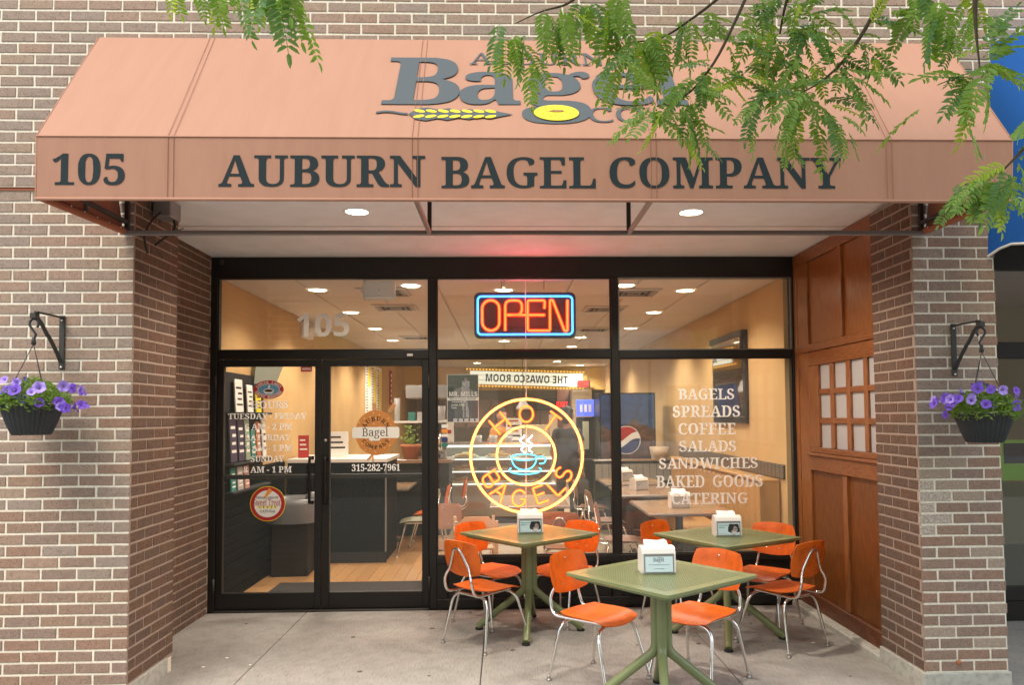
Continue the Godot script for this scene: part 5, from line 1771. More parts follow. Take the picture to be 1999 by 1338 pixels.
func make_chair(shell_mat: Material, label: String, group: String) -> Node3D:
	var t := thing("chair", label, "chair", group)
	var sh := func(a: float, c: float) -> float:
		return 0.412 + 0.010 * a * a - 0.016 * (1.0 - a * a) * clampf(0.75 - absf(c + 0.25), 0.0, 1.0) - 0.030 * pow(maxf(c - 0.35, 0.0) / 0.65, 2.0) + 0.012 * pow(maxf(-c - 0.4, 0.0) / 0.6, 2.0)
	var seat := put("seat", shell_plate(14, 14, 0.395, 0.395, 0.24, 0.014, sh), shell_mat, t)
	seat.position.z = 0.01
	var bh := func(a: float, c: float) -> float: return 0.028 * a * a + 0.006 * c * c
	var back := put("backrest", shell_plate(16, 12, 0.375, 0.262, 0.27, 0.013, bh), shell_mat, t)
	back.transform = Transform3D(Basis(Vector3(1, 0, 0), Vector3(0, 0.19, 0.982), Vector3(0, -0.982, 0.19)), Vector3(0, 0.640, -0.248))
	var rv := MB.new()
	for p in [[-0.0, -0.085], [-0.05, 0.075], [0.05, 0.075]]:
		rv.lathe([Vector2(0, 0.004), Vector2(0.005, 0.003), Vector2(0.0065, 0.0)], 8, Transform3D(Basis(), Vector3(p[0], 0.0022, p[1])))
	put("rivets", rv, M.chrome, back)
	var rb := MB.new()
	for k in 7:
		var an := PI + (k + 0.5) * PI / 7.0
		rb.tube([Vector3(cos(an) * 0.05, -0.0135, 0.04 + sin(an) * 0.05), Vector3(cos(an) * 0.155, -0.0115 + 0.028 * pow(cos(an) * 0.85, 2), 0.035 + sin(an) * 0.14)], 0.0022, 5)
	put("rib", rb, M.orange_rib, back)
	var sr := MB.new()
	for p in [[-0.10, -0.10], [0.10, -0.10], [-0.12, 0.10], [0.12, 0.10]]:
		sr.lathe([Vector2(0, 0.003), Vector2(0.005, 0.002), Vector2(0.006, 0.0)], 8, Transform3D(Basis(), Vector3(p[0], 0.406, p[1])))
	put("rivets", sr, M.chrome, seat)
	var lp := [Vector3(-0.125, 0.386, 0.13), Vector3(-0.150, 0.384, -0.245), Vector3(-0.140, 0.50, -0.272), Vector3(-0.105, 0.565, -0.248), Vector3(-0.030, 0.712, -0.277), Vector3(0.030, 0.712, -0.277), Vector3(0.105, 0.565, -0.248), Vector3(0.140, 0.50, -0.272), Vector3(0.150, 0.384, -0.245), Vector3(0.125, 0.386, 0.13)]
	var bl := MB.new()
	bl.tube(bend(lp, 0.055, 6), 0.0105, 10)
	put("back_frame", bl, M.chrome, t)
	for s in [-1, 1]:
		for q in [[0.135, 0.232], [-0.145, -0.215]]:
			var lg := MB.new()
			var path := bend([Vector3(s * 0.222, 0.018, q[1]), Vector3(s * 0.178, 0.366, q[0]), Vector3(s * 0.0, 0.366, q[0])], 0.085, 7)
			var rad := []
			for i in path.size():
				rad.append(0.0085 if i == 0 else 0.0115)
			lg.tube(path, rad, 10)
			var leg := put("leg", lg, M.chrome, t)
			var gd := MB.new()
			gd.lathe([Vector2(0, 0.0), Vector2(0.017, 0.0), Vector2(0.016, 0.008), Vector2(0.008, 0.012), Vector2(0.011, 0.02), Vector2(0.011, 0.032), Vector2(0, 0.032)], 12, Transform3D(Basis(), Vector3(s * 0.222, 0.001, q[1])))
			put("glide", gd, M.glide, leg)
	return t


func make_table(label: String) -> Node3D:
	var t := thing("table", label, "table", "green resin tables")
	var half := 0.385
	var tp := MB.new()
	var c := 0.02
	var out := PackedVector2Array(round_rect(0, 0, half * 2, half * 2, c, 4))
	var inn := PackedVector2Array(round_rect(0, 0, half * 2 - 0.07, half * 2 - 0.07, c, 4))
	tp.prism(out, 0.728, 0.744, Transform3D(Basis(Vector3.RIGHT, -PI / 2), Vector3.ZERO))
	tp.smooth()
	for i in out.size():
		var j := (i + 1) % out.size()
		tp.poly([Vector3(out[i].x, 0.728, -out[i].y), Vector3(out[j].x, 0.728, -out[j].y), Vector3(inn[j].x, 0.712, -inn[j].y), Vector3(inn[i].x, 0.712, -inn[i].y)], Vector3(out[i].x, -1.5, -out[i].y))
	tp.prism(inn, 0.706, 0.713, Transform3D(Basis(Vector3.RIGHT, -PI / 2), Vector3.ZERO))
	var top := put("tabletop", tp, M.green_resin, t)
	var mm := MultiMesh.new()
	mm.transform_format = MultiMesh.TRANSFORM_3D
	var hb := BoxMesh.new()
	hb.size = Vector3(0.0085, 0.0006, 0.0085)  # flat dark squares laid on the top, painting the shade in the dimples
	hb.material = M.green_hole_shade
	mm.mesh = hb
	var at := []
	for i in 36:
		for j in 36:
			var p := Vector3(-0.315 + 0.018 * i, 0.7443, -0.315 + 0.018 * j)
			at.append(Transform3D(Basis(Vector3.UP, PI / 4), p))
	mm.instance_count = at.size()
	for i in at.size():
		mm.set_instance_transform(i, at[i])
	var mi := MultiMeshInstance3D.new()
	mi.name = "dimple_shade"
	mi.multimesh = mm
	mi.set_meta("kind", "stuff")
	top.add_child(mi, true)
	for k in 4:
		var a := PI / 4 + k * PI / 2
		var d := Vector3(cos(a), 0, sin(a))
		var lg := MB.new()
		var path := bend([d * 0.030 + Vector3(0, 0.71, 0), d * 0.031 + Vector3(0, 0.315, 0), d * 0.40 + Vector3(0, 0.022, 0)], 0.045, 6)
		var rad := []
		for i in path.size():
			rad.append(lerpf(0.030, 0.026, float(i) / (path.size() - 1)))
		lg.tube(path, rad, 14)
		var leg := put("leg", lg, M.green_resin, t)
		var ft := MB.new()
		ft.lathe([Vector2(0, 0), Vector2(0.03, 0), Vector2(0.031, 0.012), Vector2(0, 0.014)], 14, Transform3D(Basis(), d * 0.392 + Vector3(0, 0.001, 0)))
		put("foot_pad", ft, M.black_matt, leg)
	var cr := MB.new()
	cr.lathe([Vector2(0.0, 0.26), Vector2(0.034, 0.27), Vector2(0.036, 0.71), Vector2(0.0, 0.71)], 16)
	put("column", cr, M.green_resin, t)
	var pl := MB.new()
	pl.rbox(Vector3(0, 0.70, 0), Vector3(0.26, 0.012, 0.26), 0.004)
	put("mount_plate", pl, M.black_matt, t)
	return t


func face_print() -> StandardMaterial3D:  # the printed side of a napkin holder: a dark haired head on pale blue
	var im := Image.create(160, 104, false, Image.FORMAT_RGB8)
	for y in 104:
		for x in 160:
			var c := Color(0.78, 0.87, 0.90)
			var p := Vector2(x - 118, y - 50)
			if p.length() < 46 + 6 * sin(p.angle() * 5.0) and x > 74:
				c = Color(0.13, 0.13, 0.14)
			if Vector2((p.x - 2) / 0.78, p.y - 6).length() < 32:
				c = Color(0.62, 0.58, 0.57)
			if p.x + p.y * 0.4 < -8 and p.y < 14 and p.length() < 44:
				c = Color(0.16, 0.16, 0.17)
			for q in [[-6, 2], [14, 0]]:
				if absf(p.x - q[0]) < 6 and absf(p.y - q[1]) < 2.2:
					c = Color(0.1, 0.1, 0.1)
			if Vector2((p.x - 2) / 1.3, p.y - 34).length() < 15:
				c = Color(0.80, 0.78, 0.77)
			if y > 90 and x < 72 and y < 92:
				c = Color(0.2, 0.2, 0.22)
			im.set_pixel(x, y, c)
	var m := mat("napkin_print", Color.WHITE, 0.3)
	m.albedo_texture = ImageTexture.create_from_image(im)
	return m


func napkin_holder(label: String, at: Vector3, turn: float, face: Material) -> void:
	var t := thing("napkin_holder", label, "napkin holder", "", at, turn)
	var b := MB.new()
	var prof := PackedVector2Array()
	for p in [[-0.062, 0.0], [0.062, 0.0], [0.066, 0.01], [0.058, 0.115], [0.048, 0.138], [0.030, 0.149], [-0.030, 0.149], [-0.048, 0.138], [-0.058, 0.115], [-0.066, 0.01]]:
		prof.append(Vector2(p[0], p[1]))
	b.prism(prof, -0.097, 0.097, Transform3D(Basis(Vector3.UP, -PI / 2), Vector3.ZERO))
	put("body", b, M.white_plastic, t)
	var tilt := Transform3D(Basis(Vector3.RIGHT, -0.076), Vector3(0, 0.062, 0.0635))
	var f := MB.new()
	f.rbox(Vector3(0, -0.002, 0.0), Vector3(0.172, 0.108, 0.006), 0.002, tilt)
	put("front_frame", f, M.grey_metal, t)
	var pq := MB.new()
	pq.print_quad(tilt * Vector3(-0.079, -0.050, 0.0036), tilt * Vector3(0.079, -0.050, 0.0036), tilt * Vector3(0.079, 0.036, 0.0036), tilt * Vector3(-0.079, 0.036, 0.0036))
	var pr := put("printed_card", pq, face if face else mat("card_blue", Color(0.60, 0.74, 0.80), 0.3), t)
	if face:
		text(pr, "lettering", "Help protect", font_sans, M.teal_print, tilt * Transform3D(Basis(), Vector3(-0.036, 0.020, 0.0042)), 0.075, 0.011, 0.0004)
		text(pr, "lettering", "hygiene", font_sans, M.teal_print, tilt * Transform3D(Basis(), Vector3(-0.050, 0.004, 0.0042)), 0.045, 0.011, 0.0004)
	else:
		text(pr, "lettering", "Bagel", font_plain, M.black_ink, tilt * Transform3D(Basis(), Vector3(-0.002, 0.016, 0.0042)), 0.062, 0.028, 0.0004)
		text(pr, "lettering", "Auburn", font_serif, M.black_ink, tilt * Transform3D(Basis(), Vector3(0.004, 0.031, 0.0042)), 0.028, 0.005, 0.0004)
		text(pr, "lettering", "Try our breakfast sandwiches", font_plain, M.black_ink, tilt * Transform3D(Basis(), Vector3(0, -0.010, 0.0042)), 0.12, 0.006, 0.0004)
		text(pr, "lettering", "on a fresh bagel", font_plain, M.black_ink, tilt * Transform3D(Basis(), Vector3(0, -0.032, 0.0042)), 0.06, 0.005, 0.0004)
	var n := MB.new()
	n.smooth()
	for q in [[0.0, 0.0], [0.012, -0.006]]:
		n.poly([Vector3(-0.072 + q[0], 0.147, 0.02 + q[1]), Vector3(0.066 - q[0], 0.147, 0.024), Vector3(0.060, 0.176 - q[0], -0.004 + q[1]), Vector3(0.046, 0.186 - q[0], -0.012), Vector3(0.01, 0.180, -0.008), Vector3(-0.074, 0.184, -0.012 + q[1])], Vector3(0, 0.5, 1))
	n.poly([Vector3(-0.072, 0.147, -0.03), Vector3(0.066, 0.147, -0.03), Vector3(0.060, 0.176, -0.004), Vector3(-0.074, 0.184, -0.012)], Vector3(0, 0.5, -1))
	put("napkins", n, mat("napkin_white", Color(0.84, 0.82, 0.80), 0.9), t)


func tables_and_chairs() -> void:
	var spots := [["green resin table standing left, nearest the shop doors", Vector3(0.183, 0, -1.43), PI / 4 - 0.10], ["green resin table standing right, nearest the wooden wall", Vector3(1.650, 0, -1.19), PI / 4 - 0.27], ["green resin table standing closest to the street, with pale blue napkin card", Vector3(0.882, 0, 0.165), PI / 4 - 0.13]]
	var tb := make_table(spots[0][0])
	tb.position = spots[0][1]
	tb.rotation.y = spots[0][2]
	for i in [1, 2]:
		copy_of(tb, "table", spots[i][0], spots[i][1], spots[i][2])
	var seats := [
		["orange chair seen from behind at left end of the left table", -0.148, -1.128, 0.707, -0.707],
		["orange chair between the left table and the shop glass, left side", -0.115, -1.715, 0.707, 0.68],
		["orange chair between the left table and the shop glass, right side", 0.475, -1.725, -0.70, 0.72],
		["orange chair at left of the front table, facing the street", 0.575, -0.30, 0.707, 0.707],
		["orange chair at right of the front table, its back lit by the sky", 1.210, -0.295, -0.72, 0.69],
		["orange chair in the corner between right table and wooden wall", 2.01, -1.47, -0.66, 0.75],
		["orange chair seen from behind beside the wooden wall", 1.975, -0.955, -0.55, -0.83],
		["orange chair mostly hidden behind the left corner of right table", 1.395, -1.665, 0.62, 0.78]]
	var ch := make_chair(M.orange_plastic, seats[0][0], "orange chairs outside")
	for i in seats.size():
		var s: Array = seats[i]
		var p := Vector3(s[1], 0, s[2])
		if i == 0:
			ch.position = p
			ch.rotation.y = atan2(s[3], s[4])
		else:
			copy_of(ch, "chair", s[0], p, atan2(s[3], s[4]))
	# inside
	mat("tan_plastic", Color(0.22, 0.105, 0.05), 0.45)
	mat("sage_plastic", Color(0.30, 0.29, 0.20), 0.45)
	var ins := [
		["brown chair inside, farthest of three behind the bagel sign", 1.20, -5.9, 1.0, 0.1, 0], ["brown chair inside, middle of three right of the bagel sign", 1.22, -4.55, 1.0, -0.1, 0], ["brown chair inside, nearest the glass by the right mullion", 1.17, -3.15, 1.0, 0.1, 0],
		["sage backed chair inside, seen through the right door", -1.06, -4.78, -1.0, 0.1, 1], ["orange chair inside behind the sage backed chair", -0.98, -5.45, -1.0, 0.0, 2], ["second orange chair inside, half hidden by the door frame", -0.80, -6.1, -1.0, 0.1, 2], ["brown chair inside behind the left table, near the glass", -0.55, -3.0, 0.3, 1.0, 0], ["brown chair inside below the bagel sign, back to the glass", 0.55, -2.75, 0.2, -1.0, 0]]
	var pro := {}
	for s in ins:
		var p := Vector3(s[1], 0.002, s[2])
		if not pro.has(s[5]):
			var c := make_chair([M.tan_plastic, M.sage_plastic, M.orange_plastic][s[5]], s[0], "chairs in the dining room")
			c.position = p
			c.rotation.y = atan2(s[3], s[4])
			pro[s[5]] = c
		else:
			copy_of(pro[s[5]], "chair", s[0], p, atan2(s[3], s[4]))
	var tabs := [["brown dining table inside, nearest the glass in the right window", 1.72, -3.05], ["brown dining table inside, second from the glass along the booth", 1.72, -4.7], ["brown dining table inside, third along the booth", 1.72, -6.1], ["brown dining table behind black counter, seen through right door", -1.62, -5.75], ["brown dining table inside between the display case and the glass", 0.25, -3.75]]
	var first: Node3D = null
	for s in tabs:
		if first == null:
			first = thing("dining_table", s[0], "table", "dining room tables", Vector3(s[1], 0, s[2]))
			put("tabletop", rspan(Vector3(-0.40, 0.71, -0.55), Vector3(0.40, 0.74, 0.55), 0.004), M.table_laminate, first)
			put("edge_band", rspan(Vector3(-0.404, 0.714, -0.554), Vector3(0.404, 0.736, 0.554), 0.003), M.tube_steel, first)
			var cb := MB.new()
			cb.lathe([Vector2(0.0, 0.0), Vector2(0.24, 0.0), Vector2(0.22, 0.02), Vector2(0.04, 0.05), Vector2(0.036, 0.70), Vector2(0, 0.70)], 18)
			put("pedestal", cb, M.black_matt, first)
		else:
			copy_of(first, "dining_table", s[0], Vector3(s[1], 0, s[2]), 0.0)
	var fp := face_print()
	napkin_holder("white napkin holder with printed face card on the left green table", Vector3(0.1908, 0.7450, -1.3760) + Vector3(0, 0, -0.062), 0.03, fp)
	napkin_holder("white napkin holder with printed face card on the right green table", Vector3(1.6519, 0.7450, -1.1124) + Vector3(0, 0, -0.062), -0.05, fp)
	napkin_holder("white napkin holder with pale blue card on the front green table", Vector3(0.8701, 0.7450, 0.1790) + Vector3(0, 0, -0.062), 0.02, null)
	napkin_holder("napkin holder inside on the brown table nearest the glass", Vector3(1.70, 0.741, -2.95), 0.0, M.grey_print)
	napkin_holder("napkin holder inside on the second brown table", Vector3(1.62, 0.741, -4.75), 0.5, M.grey_print)
	napkin_holder("napkin holder inside on the third brown table", Vector3(1.66, 0.741, -6.1), 0.5, M.grey_print)
	# wooden high chair inside
	var hc := thing("high_chair", "pale wooden high chair inside behind the left green table", "high chair", "", Vector3(-0.27, 0, -2.74), 0.1)
	var oc := PackedVector2Array()
	for p in [[-0.13, 0.44], [0.13, 0.44], [0.175, 0.49], [0.175, 0.63], [0.115, 0.70], [-0.115, 0.70], [-0.175, 0.63], [-0.175, 0.49]]:
		oc.append(Vector2(p[0], p[1]))
	var ob := MB.new()
	ob.prism(oc, 0.0, 0.018)
	put("back_panel", ob, M.pale_wood, hc)
	for x in [-0.205, 0.175]:
		for z in [-0.4, -0.02]:
			put("leg", rspan(Vector3(x, 0, z), Vector3(x + 0.03, 0.66, z + 0.03), 0.004), M.pale_wood, hc)
		put("side_rail", rspan(Vector3(x, 0.52, -0.368), Vector3(x + 0.03, 0.56, -0.022), 0.004), M.pale_wood, hc)
	put("seat", rspan(Vector3(-0.17, 0.38, -0.37), Vector3(0.17, 0.40, -0.03), 0.004), M.pale_wood, hc)
	var stp := MB.new()
	stp.box(Vector3(0, 0.56, 0.0), Vector3(0.03, 0.14, 0.006), Transform3D(Basis(Vector3(0, 0, 1), 0.7), Vector3(0.4, 0.16, 0.02)))
	put("strap", stp, M.black_matt, hc)


# ---------------------------------------------------------------- flower baskets
func baskets() -> void:
	var fl := []
	for v in 3:
		var b := MB.new()
		b.smooth()
		var n := 20
		var ring := [[], [], []]
		for k in n:
			var a := TAU * k / n
			var lobe := 1.0 - 0.10 * absf(sin(a * 2.5)) + 0.03 * sin(a * 7 + v)
			ring[0].append(Vector3(cos(a) * 0.005, -0.012, sin(a) * 0.005))
			ring[1].append(Vector3(cos(a) * 0.016 * lobe, 0.004, sin(a) * 0.016 * lobe))
			ring[2].append(Vector3(cos(a) * 0.031 * lobe, 0.006 + 0.005 * sin(a * 5.0 + v * 2), sin(a) * 0.031 * lobe))
		for r in 2:
			for k in n:
				var j := (k + 1) % n
				b.poly([ring[r][k], ring[r][j], ring[r + 1][j]], Vector3.UP)
				b.poly([ring[r][k], ring[r + 1][j], ring[r + 1][k]], Vector3.UP)
		fl.append(b.mesh())
	for q in [["left", Vector3(-2.600, 1.563, 0.25), -2.585, 2.243, 1.962], ["right", Vector3(2.737, 1.477, 0.25), 2.722, 2.175, 1.890]]:
		var left: bool = q[0] == "left"
		var c: Vector3 = q[1]
		var br := thing("plant_bracket", "black iron wall bracket on the %s brick pier" % q[0], "bracket", "iron plant brackets")
		var x: float = q[2]
		put("wall_plate", rspan(Vector3(x - 0.016, q[4] - 0.02, 0.002), Vector3(x + 0.016, q[3] + 0.012, 0.010), 0.002), M.iron, br)
		put("arm", rspan(Vector3(x - 0.012, q[3] - 0.004, 0.010), Vector3(x + 0.012, q[3] + 0.004, 0.262), 0.001), M.iron, br)
		var dx: float = c.x - x
		var bc := MB.new()
		var path := bend([Vector3(x, q[4] + 0.02, 0.012), Vector3(x + dx * 0.4, q[4] + 0.12, 0.085), Vector3(x + dx, q[3] - 0.03, 0.215), Vector3(x + dx, q[3] - 0.008, 0.258)], 0.08, 6)
		for i in path.size() - 1:
			var a: Vector3 = path[i]
			var e: Vector3 = path[i + 1]
			var d := (e - a).normalized()
			bc.box(Vector3.ZERO, Vector3(0.022, 0.006, a.distance_to(e) * 1.06), Transform3D(Basis(Vector3.RIGHT, (-d).cross(Vector3.RIGHT).normalized(), -d).orthonormalized(), (a + e) / 2))
		put("brace", bc, M.iron, br)
		put("end_block", rspan(Vector3(c.x - 0.016, q[3] - 0.036, 0.225), Vector3(c.x + 0.016, q[3] - 0.005, 0.268), 0.003), M.iron, br)
		for y in [q[3] - 0.006, q[4] + 0.0]:
			var sc := MB.new()
			sc.lathe([Vector2(0, 0.004), Vector2(0.006, 0.003), Vector2(0.007, 0)], 8, Transform3D(Basis(Vector3.RIGHT, PI / 2), Vector3(x, y - 0.01, 0.010)))
			put("screw", sc, M.rivet, br)
		# basket
		var t := thing("hanging_basket", "ribbed black hanging pot of purple petunias on the %s pier" % q[0], "flower basket", "petunia baskets", c)
		var top: float = 0.162
		var pot := MB.new()
		pot.lathe([Vector2(0.0, 0.0), Vector2(0.088, 0.0), Vector2(0.095, 0.008), Vector2(0.115, 0.055), Vector2(0.132, 0.105), Vector2(0.145, top - 0.012), Vector2(0.150, top - 0.006), Vector2(0.150, top + 0.004), Vector2(0.142, top + 0.004), Vector2(0.13, 0.11), Vector2(0.0, 0.10)], 192, Transform3D(), 0.036, 32)
		put("pot", pot, M.pot_black, t)
		var hang: float = q[3] - 0.05 - c.y
		var hk := MB.new()
		var hp := []
		for k in 12:
			var a := PI * 1.25 - k * PI * 1.35 / 11.0
			hp.append(Vector3(0.024 * (1 if left else -1) * -cos(a), hang - 0.012 + 0.028 * sin(a) - 0.004, 0.0))
		hp.append(Vector3(0.012 * (1 if left else -1), hang - 0.075, 0))
		hp.append(Vector3(0.0, hang - 0.105, 0))
		hk.tube(hp, 0.0065, 8)
		hk.lathe([Vector2(0, hang - 0.135), Vector2(0.013, hang - 0.13), Vector2(0.009, hang - 0.09), Vector2(0, hang - 0.09)], 8)
		put("hook", hk, M.pot_black, t)
		for k in 3:
			var a := TAU * k / 3.0 + 0.5
			var wr := MB.new()
			wr.tube([Vector3(0, hang - 0.128, 0), Vector3(cos(a) * 0.14, top, sin(a) * 0.14)], 0.0022, 5)
			put("wire", wr, M.pot_black, t)
		var lf := MB.new()
		lf.flat()
		for k in 2000:
			var a := rng.randf() * TAU
			var r := sqrt(rng.randf()) * 0.185
			var y := top + 0.02 + rng.randf() * 0.15 * (1.0 - r / 0.30) + (0.0 if r < 0.14 else -rng.randf() * 0.055)
			leaf_quad(lf, Vector3(cos(a) * r, y, sin(a) * r), rng.randf_range(0.024, 0.052), rng.randf_range(0.007, 0.014))
		var fo := put("foliage", lf, M.basket_leaf, t)
		fo.set_meta("kind", "stuff")
		for k in 38:
			var a := rng.randf() * TAU
			var r := 0.05 + 0.15 * sqrt(rng.randf())
			if k > 30:
				a = (PI if not left else 0.0) + rng.randf_range(-0.7, 0.7)
				r = rng.randf_range(0.17, 0.25)
			if left and cos(a) > 0.3:
				r += 0.035
			if not left and absf(cos(a)) > 0.6:
				r += 0.03
			var y := top + 0.145 - 0.42 * maxf(r - 0.08, 0.0) + rng.randf_range(-0.10, 0.03)
			var f := put("flower", fl[k % 3], M.petal if k % 3 else M.petal_pale, t)
			var o := Vector3(cos(a) * (0.5 + r * 3.0), rng.randf_range(-0.2, 1.0), sin(a) * (0.5 + r * 3.0) + 0.55).normalized()
			var sd := o.cross(Vector3(0.3, 0.2, -0.9)).normalized()
			f.transform = Transform3D(Basis(sd, o, sd.cross(o)).scaled_local(Vector3.ONE * rng.randf_range(0.7, 1.2)), Vector3(cos(a) * r, y, sin(a) * r))
			var th := MB.new()
			th.lathe([Vector2(0, 0.0045), Vector2(0.0045, 0.0045)], 8)
			put("throat", th, M.petal_throat, f)


# ---------------------------------------------------------------- neon and posters
func neon(parent: Node, called: String, paths: Array, core: Material, sheath: Material, r: float) -> void:
	var b := MB.new()
	var s := MB.new()
	for p in paths:
		var closed: bool = p.size() > 3 and p[0].distance_to(p[p.size() - 1]) < 0.0005
		var q: Array = p.slice(0, p.size() - 1) if closed else p
		b.tube(q, r * 0.55, 8, closed)
		s.tube(q, r, 10, closed, false)
	var o := put(called, b, core, parent)
	put("glass_halo", s, sheath, o)  # outer glass with the neon halo put into a glowing sleeve


func signs() -> void:
	var z := -2.235
	# the open sign
	var t := thing("open_sign", "blue bordered red neon OPEN sign hung behind the transom glass", "neon sign")
	var a := Vector3(-0.2659, 2.3385, -2.2350)
	var c := Vector3(0.6414, 2.7522, -2.2350)
	var bk := MB.new()
	bk.prism(round_rect((a.x + c.x) / 2, (a.y + c.y) / 2, c.x - a.x, c.y - a.y, 0.05), z - 0.055, z - 0.025)
	put("backing_box", bk, M.black_matt, t)
	a = Vector3(-0.2334, 2.3709, -2.2350)
	c = Vector3(0.6094, 2.7119, -2.2350)
	var rr := []
	for p in round_rect((a.x + c.x) / 2, (a.y + c.y) / 2, c.x - a.x, c.y - a.y, 0.035):
		rr.append(Vector3(p.x, p.y, z))
	rr.append(rr[0])
	neon(t, "border_tube", [rr], M.neon_blue, M.sheath_blue, 0.0135)
	a = Vector3(-0.1935, 2.4067, -2.2350)
	c = Vector3(-0.0408, 2.6769, -2.2350)
	var oo := []
	for p in round_rect((a.x + c.x) / 2, (a.y + c.y) / 2, c.x - a.x, c.y - a.y, (c.x - a.x) * 0.499, 8):
		oo.append(Vector3(p.x, p.y, z))
	oo.append(oo[0])
	neon(t, "letter_o", [oo], M.neon_red, M.sheath_red, 0.0165)
	neon(t, "letter_p", [bend([Vector3(0.0100, 2.4059, -2.2350), Vector3(0.0116, 2.6751, -2.2350), Vector3(0.1600, 2.6746, -2.2350), Vector3(0.1590, 2.5450, -2.2350), Vector3(0.0222, 2.5449, -2.2350)], 0.055, 7)], M.neon_red, M.sheath_red, 0.0165)
	neon(t, "letter_e", [bend([Vector3(0.3593, 2.6023, -2.2350), Vector3(0.3645, 2.6741, -2.2350), Vector3(0.2113, 2.6745, -2.2350), Vector3(0.2094, 2.4051, -2.2350), Vector3(0.3577, 2.4045, -2.2350), Vector3(0.4079, 2.4043, -2.2350)], 0.018, 5), [Vector3(0.0735, 2.5447, -2.2350), Vector3(0.3646, 2.5437, -2.2350)]], M.neon_red, M.sheath_red, 0.0165)
	neon(t, "letter_n", [bend([Vector3(0.4079, 2.4060, -2.2350), Vector3(0.4103, 2.6768, -2.2350), Vector3(0.4343, 2.6767, -2.2350), Vector3(0.5376, 2.4020, -2.2350), Vector3(0.5634, 2.4019, -2.2350), Vector3(0.5661, 2.6793, -2.2350)], 0.016, 5)], M.neon_red, M.sheath_red, 0.0165)
	for x in [-0.02, 0.36]:
		var ch := MB.new()
		ch.tube([Vector3(x, 2.78, z - 0.04), Vector3(x, 2.858, z - 0.04)], 0.003, 5)
		put("hanger", ch, M.cable, t)
	var l := OmniLight3D.new()
	l.name = "neon_light"
	l.light_color = Color(1.0, 0.25, 0.25)
	l.light_energy = 0.10
	l.light_size = 0.15
	l.omni_range = 8
	l.omni_attenuation = 2
	l.shadow_enabled = true
	l.position = Vector3(0.2, 2.58, z + 0.06)
	t.add_child(l)
	# the round bagel sign
	var b := thing("bagel_sign", "round yellow and orange neon HOT BAGELS sign with blue cup", "neon sign")
	var o := Vector3(0.1919, 1.2960, -2.2350)
	var px := Vector3(0.6450, 1.2919, -2.2350).distance_to(Vector3(-0.2595, 1.3000, -2.2350)) / 200.0
	var ring := func(cx: float, cy: float, rx: float, ry: float, a0: float, a1: float, n: int, dz := 0.0) -> Array:
		var p := []
		for k in n + 1:
			var an := deg_to_rad(lerpf(a0, a1, float(k) / n))
			p.append(o + Vector3((cx + cos(an) * rx) * px, (cy + sin(an) * ry) * px, dz))
		return p
	neon(b, "outer_ring", [ring.call(0, 0, 109, 110, 5.5, 364.0, 96)], M.neon_yellow, M.sheath_yellow, 0.0165)
	neon(b, "inner_ring", [ring.call(-1, 0, 57, 57, 92, 449, 72)], M.neon_yellow, M.sheath_yellow, 0.0145)
	var st := {"H": [[[-0.42, 0.5], [-0.42, -0.5]], [[0.42, 0.5], [0.42, -0.5]], [[-0.42, 0], [0.42, 0]]], "T": [[[-0.42, 0.5], [0.42, 0.5]], [[0, 0.46], [0, -0.5]]], "A": [[[-0.42, -0.5], [0.0, 0.5], [0.42, -0.5]], [[-0.25, -0.12], [0.25, -0.12]]], "E": [[[0.36, 0.5], [-0.34, 0.5], [-0.34, -0.5], [0.40, -0.5]], [[-0.34, 0.02], [0.30, 0.02]]], "L": [[[-0.36, 0.5], [-0.36, -0.5], [0.36, -0.5]]], "B": [[[-0.38, 0.5], [-0.38, -0.5], [0.42, -0.5], [0.42, 0.02], [-0.30, 0.02]], [[-0.38, 0.5], [0.36, 0.5], [0.36, 0.02], [-0.1, 0.02]]]}
	var arcs := {"O": [[0, 0, 0.46, 0.5, 90, 450]], "G": [[0, 0, 0.45, 0.5, 42, 350]], "S": []}
	for q in [["H", 129, 82, 35], ["O", 90, 81, 31], ["T", 53.5, 80, 35], ["B", 212.5, 83, 31], ["A", 233, 86, 35], ["G", 259.5, 84, 31], ["E", 289, 80, 32], ["L", 314, 82, 33], ["S", 333, 81, 31]]:
		var ch: String = q[0]
		var an := deg_to_rad(q[1])
		var rot: float = an - PI / 2 if q[1] < 180 else an + PI / 2
		var cen: Vector2 = Vector2(cos(an), sin(an)) * float(q[2])
		var paths := []
		var place := func(x: float, y: float) -> Vector3:
			var v: Vector2 = (Vector2(x * 0.92, y) * q[3]).rotated(rot) + cen
			return o + Vector3(v.x * px, v.y * px, 0)
		if st.has(ch):
			for s in st[ch]:
				var p := []
				for k in s:
					p.append(place.call(k[0], k[1]))
				paths.append(bend(p, 0.045 if ch == "B" else 0.012, 5) if p.size() > 2 else p)
		elif ch == "S":
			var p := []
			for k in 25:
				var u := k / 24.0
				var th := lerpf(0.30, -4.1, u * 2.0) if u < 0.5 else 0.0
				if u < 0.5:
					p.append(place.call(0.34 * cos(lerpf(0.35, 4.71, u * 2.0)), 0.25 + 0.25 * sin(lerpf(0.35, 4.71, u * 2.0))))
				else:
					p.append(place.call(0.36 * cos(lerpf(1.57, -2.8, u * 2.0 - 1.0)), -0.25 + 0.25 * sin(lerpf(1.57, -2.8, u * 2.0 - 1.0))))
			paths.append(p)
		else:
			for s in arcs[ch]:
				var p := []
				for k in 31:
					var th := deg_to_rad(lerpf(s[4], s[5], k / 30.0))
					p.append(place.call(s[0] + cos(th) * s[2], s[1] + sin(th) * s[3]))
				if ch == "G":
					p.append(place.call(0.45, -0.02))
					p.append(place.call(0.10, -0.02))
				paths.append(p)
		neon(b, "letter_" + ch.to_lower(), paths, M.neon_orange, M.sheath_orange, 0.0135)
	var steam := []
